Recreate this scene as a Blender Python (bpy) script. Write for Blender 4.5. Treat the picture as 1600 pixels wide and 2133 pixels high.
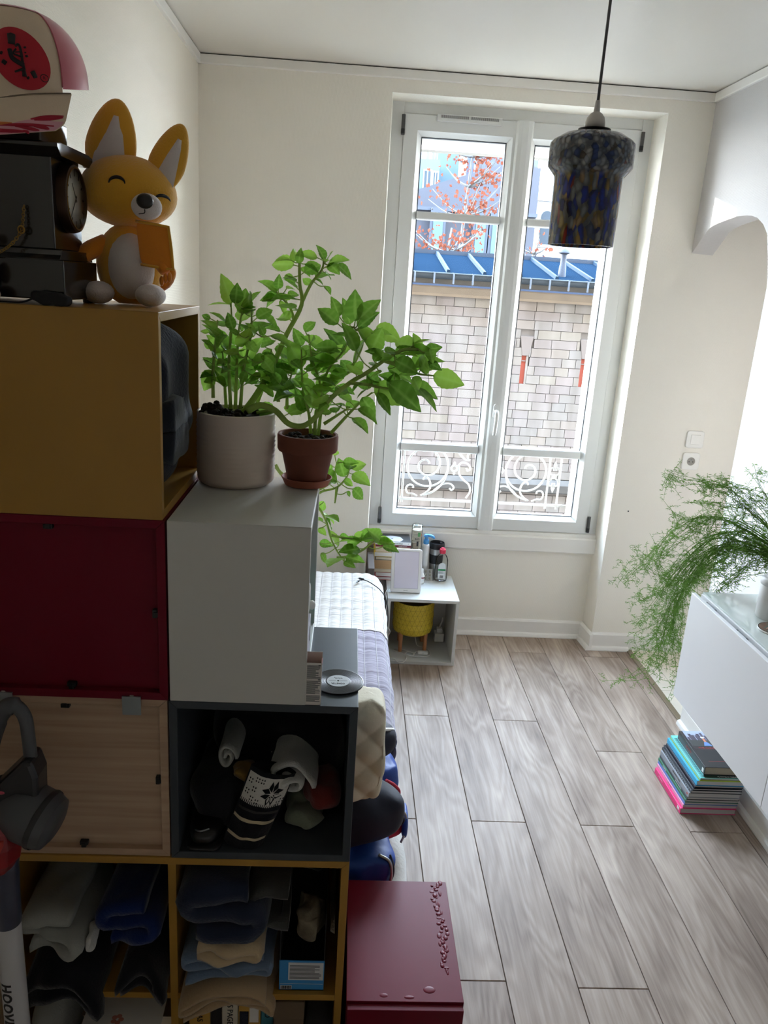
import bpy, bmesh, math, random
from mathutils import Vector, Matrix, Euler, noise
for o in list(bpy.data.objects): bpy.data.objects.remove(o)
SC = bpy.context.scene
COL = SC.collection
PI = math.pi
# ------------------------------------------------------------------ camera
cd = bpy.data.cameras.new('camera'); cam = bpy.data.objects.new('camera', cd); COL.objects.link(cam)
cam.location = (-0.04548, -1.30048, 1.81614)
cam.rotation_euler = (math.radians(73.64507), math.radians(-3.44155), math.radians(-2.09453))
cd.sensor_fit = 'HORIZONTAL'; cd.sensor_width = 36.0; cd.lens = 36.5089
cd.clip_start = 0.02; cd.clip_end = 400
SC.camera = cam
# ------------------------------------------------------------------ sky
w = bpy.data.worlds.new('sky'); SC.world = w; w.use_nodes = True
nt = w.node_tree; nt.nodes.clear()
out = nt.nodes.new('ShaderNodeOutputWorld'); bg = nt.nodes.new('ShaderNodeBackground')
geo = nt.nodes.new('ShaderNodeTexCoord'); sep = nt.nodes.new('ShaderNodeSeparateXYZ')
ramp = nt.nodes.new('ShaderNodeValToRGB')
ramp.color_ramp.elements[0].position = 0.42; ramp.color_ramp.elements[0].color = (0.62, 0.62, 0.62, 1)
ramp.color_ramp.elements[1].position = 0.95; ramp.color_ramp.elements[1].color = (0.50, 0.70, 1.0, 1)
e = ramp.color_ramp.elements.new(0.52); e.color = (0.86, 0.92, 1.0, 1)
mp = nt.nodes.new('ShaderNodeMath'); mp.operation = 'MULTIPLY_ADD'; mp.inputs[1].default_value = 0.5; mp.inputs[2].default_value = 0.5
nt.links.new(geo.outputs['Generated'], sep.inputs[0]); nt.links.new(sep.outputs['Z'], mp.inputs[0])
nt.links.new(mp.outputs[0], ramp.inputs[0]); nt.links.new(ramp.outputs[0], bg.inputs['Color'])
bg.inputs['Strength'].default_value = 26.0
nt.links.new(bg.outputs[0], out.inputs[0])
# ------------------------------------------------------------------ low winter sun, grazing in from the left
sl = bpy.data.lights.new('sun', 'SUN'); sl.energy = 12.0; sl.angle = math.radians(0.55); sl.color = (1.0, 0.96, 0.90)
sun = bpy.data.objects.new('sun', sl); COL.objects.link(sun)
sun.rotation_euler = Vector((0.784, -0.593, -0.184)).to_track_quat('-Z', 'Y').to_euler()
# sampling portal in the window opening (gives off no light of its own)
pl = bpy.data.lights.new('window_portal', 'AREA'); pl.shape = 'RECTANGLE'; pl.size = 1.05; pl.size_y = 1.9
pl.cycles.is_portal = True
po = bpy.data.objects.new('window_portal', pl); COL.objects.link(po); po.location = (0.70, 2.72, 1.58); po.rotation_euler = (-PI/2, 0, 0)
# ------------------------------------------------------------------ exposure
SC.view_settings.view_transform = 'Standard'; SC.view_settings.look = 'None'
SC.view_settings.gamma = 1.0; SC.view_settings.use_curve_mapping = False
SC.view_settings.exposure = 1.08
SC.cycles.max_bounces = 10; SC.cycles.diffuse_bounces = 7; SC.cycles.transparent_max_bounces = 16
SC.cycles.caustics_reflective = False; SC.cycles.caustics_refractive = False
SC.cycles.sample_clamp_indirect = 8.0

# ------------------------------------------------------------------ materials
MATS = {}
def s2l(c):
    return tuple(((x/255.0)/12.92 if x/255.0 <= 0.04045 else ((x/255.0+0.055)/1.055)**2.4) for x in c)
def mat(name, rgb, rough=0.6, metal=0.0, spec=0.5, bump=None, var=None, sheen=0.0, coat=0.0, alpha=1.0, trans=0.0, linear=False, scl=(1, 1, 1)):
    """principled material; bump=(scale, strength), var=(scale, amount) noise in object space; scl stretches the noise"""
    if name in MATS: return MATS[name]
    m = bpy.data.materials.new(name); m.use_nodes = True; MATS[name] = m
    t = m.node_tree; p = t.nodes['Principled BSDF']
    c = tuple(rgb) if linear else s2l(rgb)
    p.inputs['Base Color'].default_value = (*c, 1)
    p.inputs['Roughness'].default_value = rough; p.inputs['Metallic'].default_value = metal
    p.inputs['Specular IOR Level'].default_value = spec
    p.inputs['Sheen Weight'].default_value = sheen; p.inputs['Coat Weight'].default_value = coat
    p.inputs['Alpha'].default_value = alpha; p.inputs['Transmission Weight'].default_value = trans
    if bump or var:
        tc = t.nodes.new('ShaderNodeTexCoord'); mpn = t.nodes.new('ShaderNodeMapping'); mpn.inputs['Scale'].default_value = scl
        t.links.new(tc.outputs['Object'], mpn.inputs[0])
    if var:
        n = t.nodes.new('ShaderNodeTexNoise'); n.inputs['Scale'].default_value = var[0]; n.inputs['Detail'].default_value = 4
        t.links.new(mpn.outputs[0], n.inputs['Vector'])
        mx = t.nodes.new('ShaderNodeMix'); mx.data_type = 'RGBA'
        mx.inputs['A'].default_value = (*[x*(1-var[1]) for x in c], 1); mx.inputs['B'].default_value = (*[min(1, x*(1+var[1])) for x in c], 1)
        t.links.new(n.outputs['Fac'], mx.inputs['Factor']); t.links.new(mx.outputs['Result'], p.inputs['Base Color'])
    if bump:
        n = t.nodes.new('ShaderNodeTexNoise'); n.inputs['Scale'].default_value = bump[0]; n.inputs['Detail'].default_value = 3
        t.links.new(mpn.outputs[0], n.inputs['Vector'])
        b = t.nodes.new('ShaderNodeBump'); b.inputs['Strength'].default_value = bump[1]; b.inputs['Distance'].default_value = 0.004
        t.links.new(n.outputs['Fac'], b.inputs['Height']); t.links.new(b.outputs[0], p.inputs['Normal'])
    return m
def node(t, typ, **kw):
    n = t.nodes.new(typ)
    for k, v in kw.items(): setattr(n, k, v)
    return n

# ------------------------------------------------------------------ mesh builder
class B:
    def __init__(s): s.v = []; s.f = []; s.m = None
    def add(s, vs, fs):
        k = len(s.v)
        if s.m is not None: vs = [s.m @ Vector(q) for q in vs]
        s.v += [tuple(q) for q in vs]; s.f += [tuple(i+k for i in q) for q in fs]; return s
    def box(s, x0, x1, y0, y1, z0, z1):
        return s.add([(x0,y0,z0),(x1,y0,z0),(x1,y1,z0),(x0,y1,z0),(x0,y0,z1),(x1,y0,z1),(x1,y1,z1),(x0,y1,z1)],
                     [(0,3,2,1),(4,5,6,7),(0,1,5,4),(1,2,6,5),(2,3,7,6),(3,0,4,7)])
    def prism(s, pts, ax, a, b):
        """polygon pts in the two other axes (order xyz without ax), extruded along ax from a to b"""
        def mk(p, q): return {'x': (q, p[0], p[1]), 'y': (p[0], q, p[1]), 'z': (p[0], p[1], q)}[ax]
        n = len(pts)
        return s.add([mk(p, a) for p in pts]+[mk(p, b) for p in pts],
                     [tuple(range(n))[::-1], tuple(range(n, 2*n))]+[(i, (i+1) % n, n+(i+1) % n, n+i) for i in range(n)])
    def lathe(s, prof, n=32, c=(0, 0, 0), ax='z', caps=True):
        vs = []; fs = []
        for r, h in prof:
            for i in range(n):
                a = 2*PI*i/n; u, q = r*math.cos(a), r*math.sin(a)
                vs.append({'z': (c[0]+u, c[1]+q, c[2]+h), 'y': (c[0]+u, c[1]+h, c[2]+q), 'x': (c[0]+h, c[1]+u, c[2]+q)}[ax])
        for j in range(len(prof)-1):
            for i in range(n): fs.append((j*n+i, j*n+(i+1) % n, (j+1)*n+(i+1) % n, (j+1)*n+i))
        if caps:
            fs.append(tuple(range(n))[::-1]); fs.append(tuple((len(prof)-1)*n+i for i in range(n)))
        return s.add(vs, fs)
    def tube(s, pts, r, n=8, closed=False):
        pts = [Vector(p) for p in pts]; m = len(pts); rs = r if isinstance(r, (list, tuple)) else [r]*m
        vs = []; fs = []; up = None
        for i, p in enumerate(pts):
            d = (pts[(i+1) % m]-pts[i-1]) if closed else (pts[min(i+1, m-1)]-pts[max(i-1, 0)])
            d = d.normalized() if d.length > 1e-9 else Vector((0, 0, 1))
            if up is None: up = d.orthogonal().normalized()
            up = up-d*up.dot(d); up = up.normalized() if up.length > 1e-6 else d.orthogonal().normalized()
            sd = d.cross(up)
            for k in range(n):
                a = 2*PI*k/n; vs.append(p+(up*math.cos(a)+sd*math.sin(a))*rs[i])
        for i in range(m if closed else m-1):
            j = (i+1) % m
            for k in range(n): fs.append((i*n+k, i*n+(k+1) % n, j*n+(k+1) % n, j*n+k))
        if not closed: fs += [tuple(range(n))[::-1], tuple((m-1)*n+k for k in range(n))]
        return s.add(vs, fs)
    def ell(s, c, r, nu=20, nv=12, fn=None):
        vs = [(c[0], c[1], c[2]-r[2])]; fs = []
        for j in range(1, nv):
            t = -PI/2+PI*j/nv
            for i in range(nu):
                a = 2*PI*i/nu; vs.append((c[0]+r[0]*math.cos(t)*math.cos(a), c[1]+r[1]*math.cos(t)*math.sin(a), c[2]+r[2]*math.sin(t)))
        vs.append((c[0], c[1], c[2]+r[2])); k = len(vs)-1
        for i in range(nu):
            fs.append((0, 1+(i+1) % nu, 1+i)); q = 1+(nv-2)*nu; fs.append((k, q+i, q+(i+1) % nu))
        for j in range(nv-2):
            for i in range(nu): fs.append((1+j*nu+i, 1+j*nu+(i+1) % nu, 1+(j+1)*nu+(i+1) % nu, 1+(j+1)*nu+i))
        if fn: vs = [fn(Vector(q)) for q in vs]
        return s.add(vs, fs)
    def grid(s, fn, nu, nv):
        vs = [fn(i/nu, j/nv) for j in range(nv+1) for i in range(nu+1)]
        return s.add(vs, [(j*(nu+1)+i, j*(nu+1)+i+1, (j+1)*(nu+1)+i+1, (j+1)*(nu+1)+i) for j in range(nv) for i in range(nu)])
    def sbox(s, c, h, p=4.0, nu=24, nv=14, fn=None):
        """superellipsoid cushion / slab with rounded edges, half sizes h"""
        def q(x, e): return math.copysign(abs(x)**e, x)
        e = 2.0/p; k = Vector(c)
        def g(v): 
            v = v.normalized()
            t = (abs(v.x)**p+abs(v.y)**p+abs(v.z)**p)**(-1.0/p)
            w_ = Vector((k.x+v.x*t*h[0], k.y+v.y*t*h[1], k.z+v.z*t*h[2]))
            return fn(w_) if fn else w_
        # cube-sphere for an even mesh
        n = nv; vs = []; fs = []; idx = {}
        def vert(a):
            key = tuple(round(x, 5) for x in a)
            if key not in idx: idx[key] = len(vs); vs.append(g(Vector(a)))
            return idx[key]
        for ax in range(3):
            for sg in (-1, 1):
                for i in range(n):
                    for j in range(n):
                        qd = []
                        for di, dj in ((0, 0), (1, 0), (1, 1), (0, 1)):
                            a = [0, 0, 0]; a[ax] = sg; a[(ax+1) % 3] = math.tan((-1+2*(i+di)/n)*PI/4); a[(ax+2) % 3] = math.tan((-1+2*(j+dj)/n)*PI/4)
                            qd.append(vert(a))
                        fs.append(tuple(qd) if sg > 0 else tuple(qd[::-1]))
        return s.add(vs, fs)
    def mesh(s, name):
        me = bpy.data.meshes.new(name); me.from_pydata(s.v, [], s.f)
        bm = bmesh.new(); bm.from_mesh(me); bmesh.ops.recalc_face_normals(bm, faces=bm.faces); bm.to_mesh(me); bm.free(); return me
    def build(s, name, material, parent=None, smooth=False, bevel=0.0, sub=0, auto=False, loc=None, local=False):
        """world coordinates in, one mesh object out; parent's origin is taken off the vertices"""
        off = Vector((0, 0, 0))
        if loc is not None: off = Vector(loc)
        q = parent
        if not local:
            while q is not None: off += q.location; q = q.parent
        s.v = [tuple(Vector(v)-off) for v in s.v]
        me = s.mesh(name); me.materials.append(material)
        o = bpy.data.objects.new(name, me); COL.objects.link(o); o.parent = parent
        if loc is not None: o.location = loc
        if smooth or auto:
            me.polygons.foreach_set('use_smooth', [True]*len(me.polygons))
            if auto: me.set_sharp_from_angle(angle=math.radians(38))
        if bevel:
            md = o.modifiers.new('bevel', 'BEVEL'); md.width = bevel; md.segments = 2; md.limit_method = 'ANGLE'
        if sub:
            md = o.modifiers.new('sub', 'SUBSURF'); md.levels = sub; md.render_levels = sub
        return o
def tag(o, label=None, cat=None, group=None, kind=None):
    if label: o['label'] = label
    if cat: o['category'] = cat
    if group: o['group'] = group
    if kind: o['kind'] = kind
    return o
def thing(name, label, cat, loc=(0, 0, 0), group=None):
    o = bpy.data.objects.new(name, None); COL.objects.link(o); o.location = loc; o.empty_display_size = 0.05
    return tag(o, label, cat, group)
def setting(name, label=None):
    o = bpy.data.objects.new(name, None); COL.objects.link(o)
    return tag(o, label, None, None, 'structure')
def st(o, label=None): return tag(o, label, None, None, 'structure')
def inst(o, loc, rot=None, scale=None, parent=None):
    c = o.copy(); COL.objects.link(c); c.location = loc
    if rot is not None: c.rotation_euler = rot
    if scale is not None: c.scale = scale
    c.parent = parent if parent is not None else o.parent; return c
def text(name, body, size, loc, rot, material, parent=None, align='CENTER', extr=0.0002, xs=1.0, sp=1.0, fn=None, bold=0.0):
    """lettering as a real mesh; fn maps world points (to wrap letters round a surface)"""
    cu = bpy.data.curves.new('lettering_outline', 'FONT'); cu.body = body; cu.size = size; cu.align_x = align; cu.align_y = 'CENTER'; cu.extrude = extr
    cu.space_character = sp; cu.resolution_u = 3; cu.offset = bold
    q = bpy.data.objects.new('lettering_outline', cu); COL.objects.link(q); bpy.context.view_layer.update()
    me = bpy.data.meshes.new_from_object(q.evaluated_get(bpy.context.evaluated_depsgraph_get()))
    bpy.data.objects.remove(q); bpy.data.curves.remove(cu)
    if fn:
        bm = bmesh.new(); bm.from_mesh(me)
        for i in range(-5, 6): bmesh.ops.bisect_plane(bm, geom=bm.verts[:]+bm.edges[:]+bm.faces[:], plane_co=(0, i*size*0.075, 0), plane_no=(0, 1, 0))
        bm.to_mesh(me); bm.free()
    mx = Matrix.Translation(loc) @ Euler(rot).to_matrix().to_4x4() @ Matrix.Diagonal((xs, 1, 1, 1))
    off = Vector((0, 0, 0)); q = parent; yaw = 0.0
    while q is not None: off += q.location; q = q.parent
    for v in me.vertices:
        p = mx @ v.co
        if fn: p = fn(p)
        v.co = p-off
    me.name = name; me.materials.clear(); me.materials.append(material)
    o = bpy.data.objects.new(name, me); COL.objects.link(o); o.parent = parent; return o
def nz(x, y, z, f=1.0): return noise.noise(Vector((x*f, y*f, z*f)))
def spline(pts, n=6):
    """Catmull-Rom through pts"""
    P_ = [Vector(p) for p in pts]; P_ = [P_[0]*2-P_[1]]+P_+[P_[-1]*2-P_[-2]]; o = []
    for i in range(1, len(P_)-2):
        a, b, c, d = P_[i-1:i+3]
        for k in range(n):
            t = k/n; o.append(0.5*((2*b)+(c-a)*t+(2*a-5*b+4*c-d)*t*t+(3*b-a-3*c+d)*t**3))
    o.append(P_[-2]); return o
# ================================================================== ROOM SHELL
XL, XR, YB, YN, ZC, YF = -0.759, 1.52, 2.476, 2.61, 2.713, -2.6
def wallpaper(name, rgb, ax, rough=0.75):
    m = mat(name, rgb, rough); t = m.node_tree; p = t.nodes['Principled BSDF']
    tc = node(t, 'ShaderNodeTexCoord'); mp_ = node(t, 'ShaderNodeMapping'); mp_.inputs['Scale'].default_value = (1, 1, 1)
    wv = node(t, 'ShaderNodeTexWave'); wv.bands_direction = ax; wv.inputs['Scale'].default_value = 95; wv.inputs['Distortion'].default_value = 2.5
    wv.inputs['Detail'].default_value = 2; wv.inputs['Detail Scale'].default_value = 2.0
    n = node(t, 'ShaderNodeTexNoise'); n.inputs['Scale'].default_value = 60
    ad = node(t, 'ShaderNodeMath', operation='ADD'); b = node(t, 'ShaderNodeBump'); b.inputs['Strength'].default_value = 0.35; b.inputs['Distance'].default_value = 0.0015
    t.links.new(tc.outputs['Object'], mp_.inputs[0]); t.links.new(mp_.outputs[0], wv.inputs['Vector']); t.links.new(mp_.outputs[0], n.inputs['Vector'])
    t.links.new(wv.outputs['Fac'], ad.inputs[0]); t.links.new(n.outputs['Fac'], ad.inputs[1]); t.links.new(ad.outputs[0], b.inputs['Height']); t.links.new(b.outputs[0], p.inputs['Normal'])
    return m
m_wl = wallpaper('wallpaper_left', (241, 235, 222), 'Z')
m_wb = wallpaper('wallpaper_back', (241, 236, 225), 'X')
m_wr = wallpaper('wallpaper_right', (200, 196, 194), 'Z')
m_paint = mat('white_paint', (234, 232, 227), 0.42, bump=(18, 0.08))
m_trim = mat('trim_paint', (236, 233, 227), 0.38, bump=(30, 0.1))
m_ceil = mat('ceiling_paint', (222, 217, 208), 0.38, bump=(6, 0.05))
m_bounce = mat('bounce_paint', (232, 228, 220), 0.8)
m_pvc = mat('white_pvc', (222, 223, 221), 0.28, coat=0.2)
m_gasket = mat('grey_gasket', (96, 100, 106), 0.6)
m_hinge = mat('hinge_grey', (92, 92, 92), 0.35, metal=0.7)
m_dark = mat('black_plastic', (18, 18, 19), 0.45)
# glass: straight-through pane with a mirror-like skin
def glassmat(name, tint=(1, 1, 1), refl=0.08, rough=0.0):
    m = bpy.data.materials.new(name); m.use_nodes = True; t = m.node_tree; t.nodes.clear()
    o_ = node(t, 'ShaderNodeOutputMaterial'); mx = node(t, 'ShaderNodeMixShader'); tr = node(t, 'ShaderNodeBsdfTransparent'); gl = node(t, 'ShaderNodeBsdfGlossy')
    lw = node(t, 'ShaderNodeLayerWeight'); lw.inputs['Blend'].default_value = 0.25
    mu = node(t, 'ShaderNodeMath', operation='MULTIPLY'); mu.inputs[1].default_value = refl*3
    tr.inputs[0].default_value = (*tint, 1); gl.inputs['Roughness'].default_value = rough
    t.links.new(lw.outputs['Fresnel'], mu.inputs[0]); t.links.new(mu.outputs[0], mx.inputs[0]); t.links.new(tr.outputs[0], mx.inputs[1]); t.links.new(gl.outputs[0], mx.inputs[2]); t.links.new(mx.outputs[0], o_.inputs[0])
    return m
m_glass = glassmat('window_glass', (0.97, 0.985, 0.98))

# left wall
st(B().box(XL-0.12, XL, YF, YB+0.4, 0, ZC+0.1).build('wall_left', m_wl))
# wall behind the camera, unseen, set close and pale to bounce light
st(B().box(XL-0.12, XR+0.7, YF-0.12, YF, 0, ZC+0.1).build('wall_front', m_bounce))
# back wall: pier left, pier right (running on into the alcove), lintel, breast under the window
wb = setting('wall_back')
B().prism([(XL, YB), (0.082, YB), (0.092, 2.625), (0.155, 2.64), (0.20, 2.70), (0.20, 2.86), (XL, 2.86)], 'z', 0, ZC+0.1).build('pier', m_wb, wb)
B().prism([(1.314, YB), (2.25, YB), (2.25, 2.86), (1.225, 2.86), (1.215, 2.70), (1.25, 2.64), (1.300, 2.625)], 'z', 0, ZC+0.1).build('pier', m_wb, wb)
B().prism([(YB, 2.618), (2.625, 2.612), (2.64, 2.575), (2.70, 2.50), (2.72, 2.458), (2.86, 2.458), (2.86, ZC+0.1), (YB, ZC+0.1)], 'x', 0.082, 1.314).build('lintel', m_wb, wb)
B().box(0.05, 1.33, YN, 2.86, 0, 0.60).build('breast', m_wb, wb)
# ceiling
st(B().box(XL-0.12, XR+0.8, YF-0.1, YB+0.4, ZC, ZC+0.08).build('ceiling', m_ceil))
# right wall with the arched alcove beside the window
wr = setting('wall_right')
arch = [(1.727, 0.0), (1.727, 1.70), (1.7275, 1.887), (1.742, 1.945), (1.765, 2.005), (1.80, 2.085), (1.845, 2.123), (1.90, 2.150), (1.95, 2.162), (2.00, 2.167), (2.081, 2.169), (2.185, 2.160), (2.25, 2.153), (2.297, 2.146), (2.325, 2.138), (2.348, 2.128), (2.394, 2.095), (2.43, 2.069), (2.476, 2.037)]
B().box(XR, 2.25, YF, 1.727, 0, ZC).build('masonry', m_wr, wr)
bm_ = B()
up = [(y, ZC) for y, z in arch[1:]]
n_ = len(arch)-1
# face above the arch and the vault that rises behind it
vs = [(XR, y, z) for y, z in arch[1:]]+[(XR, y, ZC) for y, z in arch[1:]]
bm_.add(vs, [(i, i+1, n_+i+1, n_+i) for i in range(n_-1)])
def inner(y, z, t):
    k = min(1, max(0, (y-1.735)/0.74)); return (XR+0.11+0.40*t, y, z+(0.0 if t == 0 else 0.32))
v0 = [(XR, y, z) for y, z in arch[1:]]; v1 = [(XR+0.10, y, z-0.004) for y, z in arch[1:]]; v2 = [(XR+0.19, y, z+0.17) for y, z in arch[1:]]; v3 = [(XR+0.5, y, 2.42) for y, z in arch[1:]]
bm_.add(v0+v1+v2+v3, [(r*n_+i, r*n_+i+1, (r+1)*n_+i+1, (r+1)*n_+i) for r in range(3) for i in range(n_-1)])
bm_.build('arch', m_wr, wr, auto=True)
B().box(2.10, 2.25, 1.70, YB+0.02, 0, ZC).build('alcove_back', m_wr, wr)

# floor: dark underlay with separate oak laminate planks, tiled hearth in the alcove
fl = setting('floor')
B().box(XL-0.1, 2.2, YF, 2.64, -0.06, -0.012).build('underlay', mat('underlay', (45, 40, 36), 0.9), fl)
def plank_mat():
    m = mat('oak_laminate', (160, 146, 134), 0.5, spec=0.14); t = m.node_tree; p = t.nodes['Principled BSDF']
    oi = node(t, 'ShaderNodeObjectInfo'); tc = node(t, 'ShaderNodeTexCoord'); ad = node(t, 'ShaderNodeVectorMath', operation='ADD')
    sc_ = node(t, 'ShaderNodeVectorMath', operation='SCALE'); sc_.inputs['Scale'].default_value = 37.0
    cb = node(t, 'ShaderNodeCombineXYZ'); t.links.new(oi.outputs['Random'], cb.inputs[0]); t.links.new(oi.outputs['Random'], cb.inputs[1]); t.links.new(oi.outputs['Random'], cb.inputs[2])
    t.links.new(cb.outputs[0], sc_.inputs[0]); t.links.new(tc.outputs['Object'], ad.inputs[0]); t.links.new(sc_.outputs[0], ad.inputs[1])
    m1 = node(t, 'ShaderNodeMapping'); m1.inputs['Scale'].default_value = (4.2, 0.75, 1); t.links.new(ad.outputs[0], m1.inputs[0])
    n1 = node(t, 'ShaderNodeTexNoise'); n1.inputs['Scale'].default_value = 1.5; n1.inputs['Detail'].default_value = 2.5; n1.inputs['Roughness'].default_value = 0.45; t.links.new(m1.outputs[0], n1.inputs['Vector'])
    # growth rings: contour lines of the broad noise
    mu = node(t, 'ShaderNodeMath', operation='MULTIPLY'); mu.inputs[1].default_value = 26.0; t.links.new(n1.outputs['Fac'], mu.inputs[0])
    fr = node(t, 'ShaderNodeMath', operation='SINE'); 
    m6 = node(t, 'ShaderNodeMath', operation='MULTIPLY'); m6.inputs[1].default_value = 3.6; t.links.new(mu.outputs[0], m6.inputs[0]); t.links.new(m6.outputs[0], fr.inputs[0])
    m2 = node(t, 'ShaderNodeMapping'); m2.inputs['Scale'].default_value = (150, 5, 1); t.links.new(ad.outputs[0], m2.inputs[0])
    n2 = node(t, 'ShaderNodeTexNoise'); n2.inputs['Scale'].default_value = 1.0; n2.inputs['Detail'].default_value = 3; t.links.new(m2.outputs[0], n2.inputs['Vector'])
    m3 = node(t, 'ShaderNodeMapping'); m3.inputs['Scale'].default_value = (9, 2.2, 1); t.links.new(ad.outputs[0], m3.inputs[0])
    n3 = node(t, 'ShaderNodeTexNoise'); n3.inputs['Scale'].default_value = 1.0; n3.inputs['Detail'].default_value = 4; t.links.new(m3.outputs[0], n3.inputs['Vector'])
    def lin(a, k, b=None):
        q = node(t, 'ShaderNodeMath', operation='MULTIPLY_ADD'); q.inputs[1].default_value = k
        t.links.new(a, q.inputs[0])
        if b is None: q.inputs[2].default_value = 0.0
        else: t.links.new(b, q.inputs[2])
        return q.outputs[0]
    s = lin(fr.outputs[0], 0.062); s = lin(n2.outputs['Fac'], 0.38, s); s = lin(n3.outputs['Fac'], 0.92, s); s = lin(oi.outputs['Random'], 0.10, s)
    rp = node(t, 'ShaderNodeValToRGB'); rp.color_ramp.elements[0].position = 0.36; rp.color_ramp.elements[0].color = (*s2l((116, 99, 87)), 1)
    rp.color_ramp.elements[1].position = 1.0; rp.color_ramp.elements[1].color = (*s2l((190, 173, 158)), 1)
    e_ = rp.color_ramp.elements.new(0.68); e_.color = (*s2l((158, 140, 126)), 1)
    t.links.new(s, rp.inputs[0]); t.links.new(rp.outputs[0], p.inputs['Base Color'])
    b = node(t, 'ShaderNodeBump'); b.inputs['Strength'].default_value = 0.12; b.inputs['Distance'].default_value = 0.001; t.links.new(n2.outputs['Fac'], b.inputs['Height']); t.links.new(b.outputs[0], p.inputs['Normal'])
    return m
m_plank = plank_mat()
X0, PW, PL = 0.461, 0.197, 1.362
offs = {0: 1.037, 1: 1.717, 2: 1.03, 3: 1.50, 4: 1.01, 5: 1.62, -1: 1.735, -2: 1.04, -3: 1.6, -4: 1.2, -5: 1.7, -6: 1.0, -7: 1.4}
# column 0 lies between x=.461 and .658
for k in range(-7, 6):
    xa, xb = X0+k*PW, X0+(k+1)*PW
    xa = max(xa, XL-0.02); xb = min(xb, 1.512)
    if k == 5: xa, xb = 1.446, 1.512
    y = offs[k]-PL*4
    while y < 2.62:
        a, b = max(y, YF), min(y+PL, 2.625)
        y += PL
        if b-a < 0.02: continue
        cx, cy = (xa+xb)/2, (a+b)/2; g = 0.0011
        o = B().box(xa-cx+g, xb-cx-g, a-cy+g, b-cy-g, -0.012, 0.0).build('plank', m_plank, fl, local=True); o.location = (cx, cy, 0)
        md = o.modifiers.new('bevel', 'BEVEL'); md.width = 0.0012; md.segments = 1
m_tile = mat('hearth_tile', (222, 214, 198), 0.35, var=(7, 0.16), bump=(9, 0.1))
for i, (xa, xb) in enumerate([(1.535, 1.612), (1.614, 1.92), (1.922, 2.10)]):
    for ya, yb_ in ((1.735, 2.033), (2.035, 2.476)):
        o = B().box(xa, xb, ya, yb_, -0.012, 0.002).build('tile', m_tile, fl); md = o.modifiers.new('bevel', 'BEVEL'); md.width = 0.0015; md.segments = 1
st(B().box(1.508, 1.536, 1.74, 2.47, -0.01, 0.006).build('trim_1', mat('threshold', (150, 138, 118), 0.3, metal=0.6), bevel=0.002), 'metal threshold strip between laminate and hearth tiles')

# cornice, baseboards
def run(name, poly, p0, p1, m):
    """profile poly (out from wall, z) swept from p0 to p1 (xy); out is left of travel"""
    d = Vector((p1[0]-p0[0], p1[1]-p0[1], 0)).normalized(); nrm = Vector((-d.y, d.x, 0))
    vs = []
    for p in (p0, p1):
        for o_, z in poly: vs.append(Vector((p[0], p[1], z))+nrm*o_)
    n = len(poly)
    o = B().add(vs, [tuple(range(n))[::-1], tuple(range(n, 2*n))]+[(i, (i+1) % n, n+(i+1) % n, n+i) for i in range(n)]).build(name, m)
    return st(o)
cor = [(0, 2.672), (0.012, 2.672), (0.014, 2.676), (0.014, 2.708), (0, 2.708)]
run('trim_2', cor, (XL+0.0, YB), (XL, YF), m_trim); run('trim_3', cor, (XR, YB), (XL, YB), m_trim); run('trim_4', cor, (XR, YF), (XR, YB), m_trim)
run('trim_5', [(0, 2.708), (0.004, 2.708), (0.004, 2.713), (0, 2.713)], (XR, YB), (XL, YB), mat('painted_gap_shade', (60, 58, 54), 0.9))  # dark strip painted in as the shade over the cornice
run('trim_6', [(0, 2.708), (0.004, 2.708), (0.004, 2.713), (0, 2.713)], (XR, YF), (XR, YB), MATS['painted_gap_shade'])
bb = [(0, 0.0), (0.016, 0.0), (0.016, 0.086), (0.010, 0.094), (0, 0.096)]
qr = [(0.016, 0.0), (0.032, 0.0), (0.032, 0.006), (0.028, 0.017), (0.022, 0.022), (0.016, 0.023)]
def base(side, pts):
    run('baseboard_'+side, bb, pts[0], pts[1], m_trim); run('baseboard_'+side, qr, pts[0], pts[1], m_trim)
base('niche', ((1.302, YN), (0.09, YN)))
base('reveal', ((1.312, YB-0.03), (1.298, YN)))
base('pier', ((1.515, YB), (1.312, YB)))
run('baseboard_alcove', bb, (2.10, YB), (1.515, YB), m_trim)
base('left', ((XL, YB), (XL, YF))); base('back', ((0.082, YB), (XL, YB)))
base('right', ((1.47, YF), (1.522, 1.737)))
B().box(1.47, 1.53, YF, 1.73, 0, 0.0001)

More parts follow.
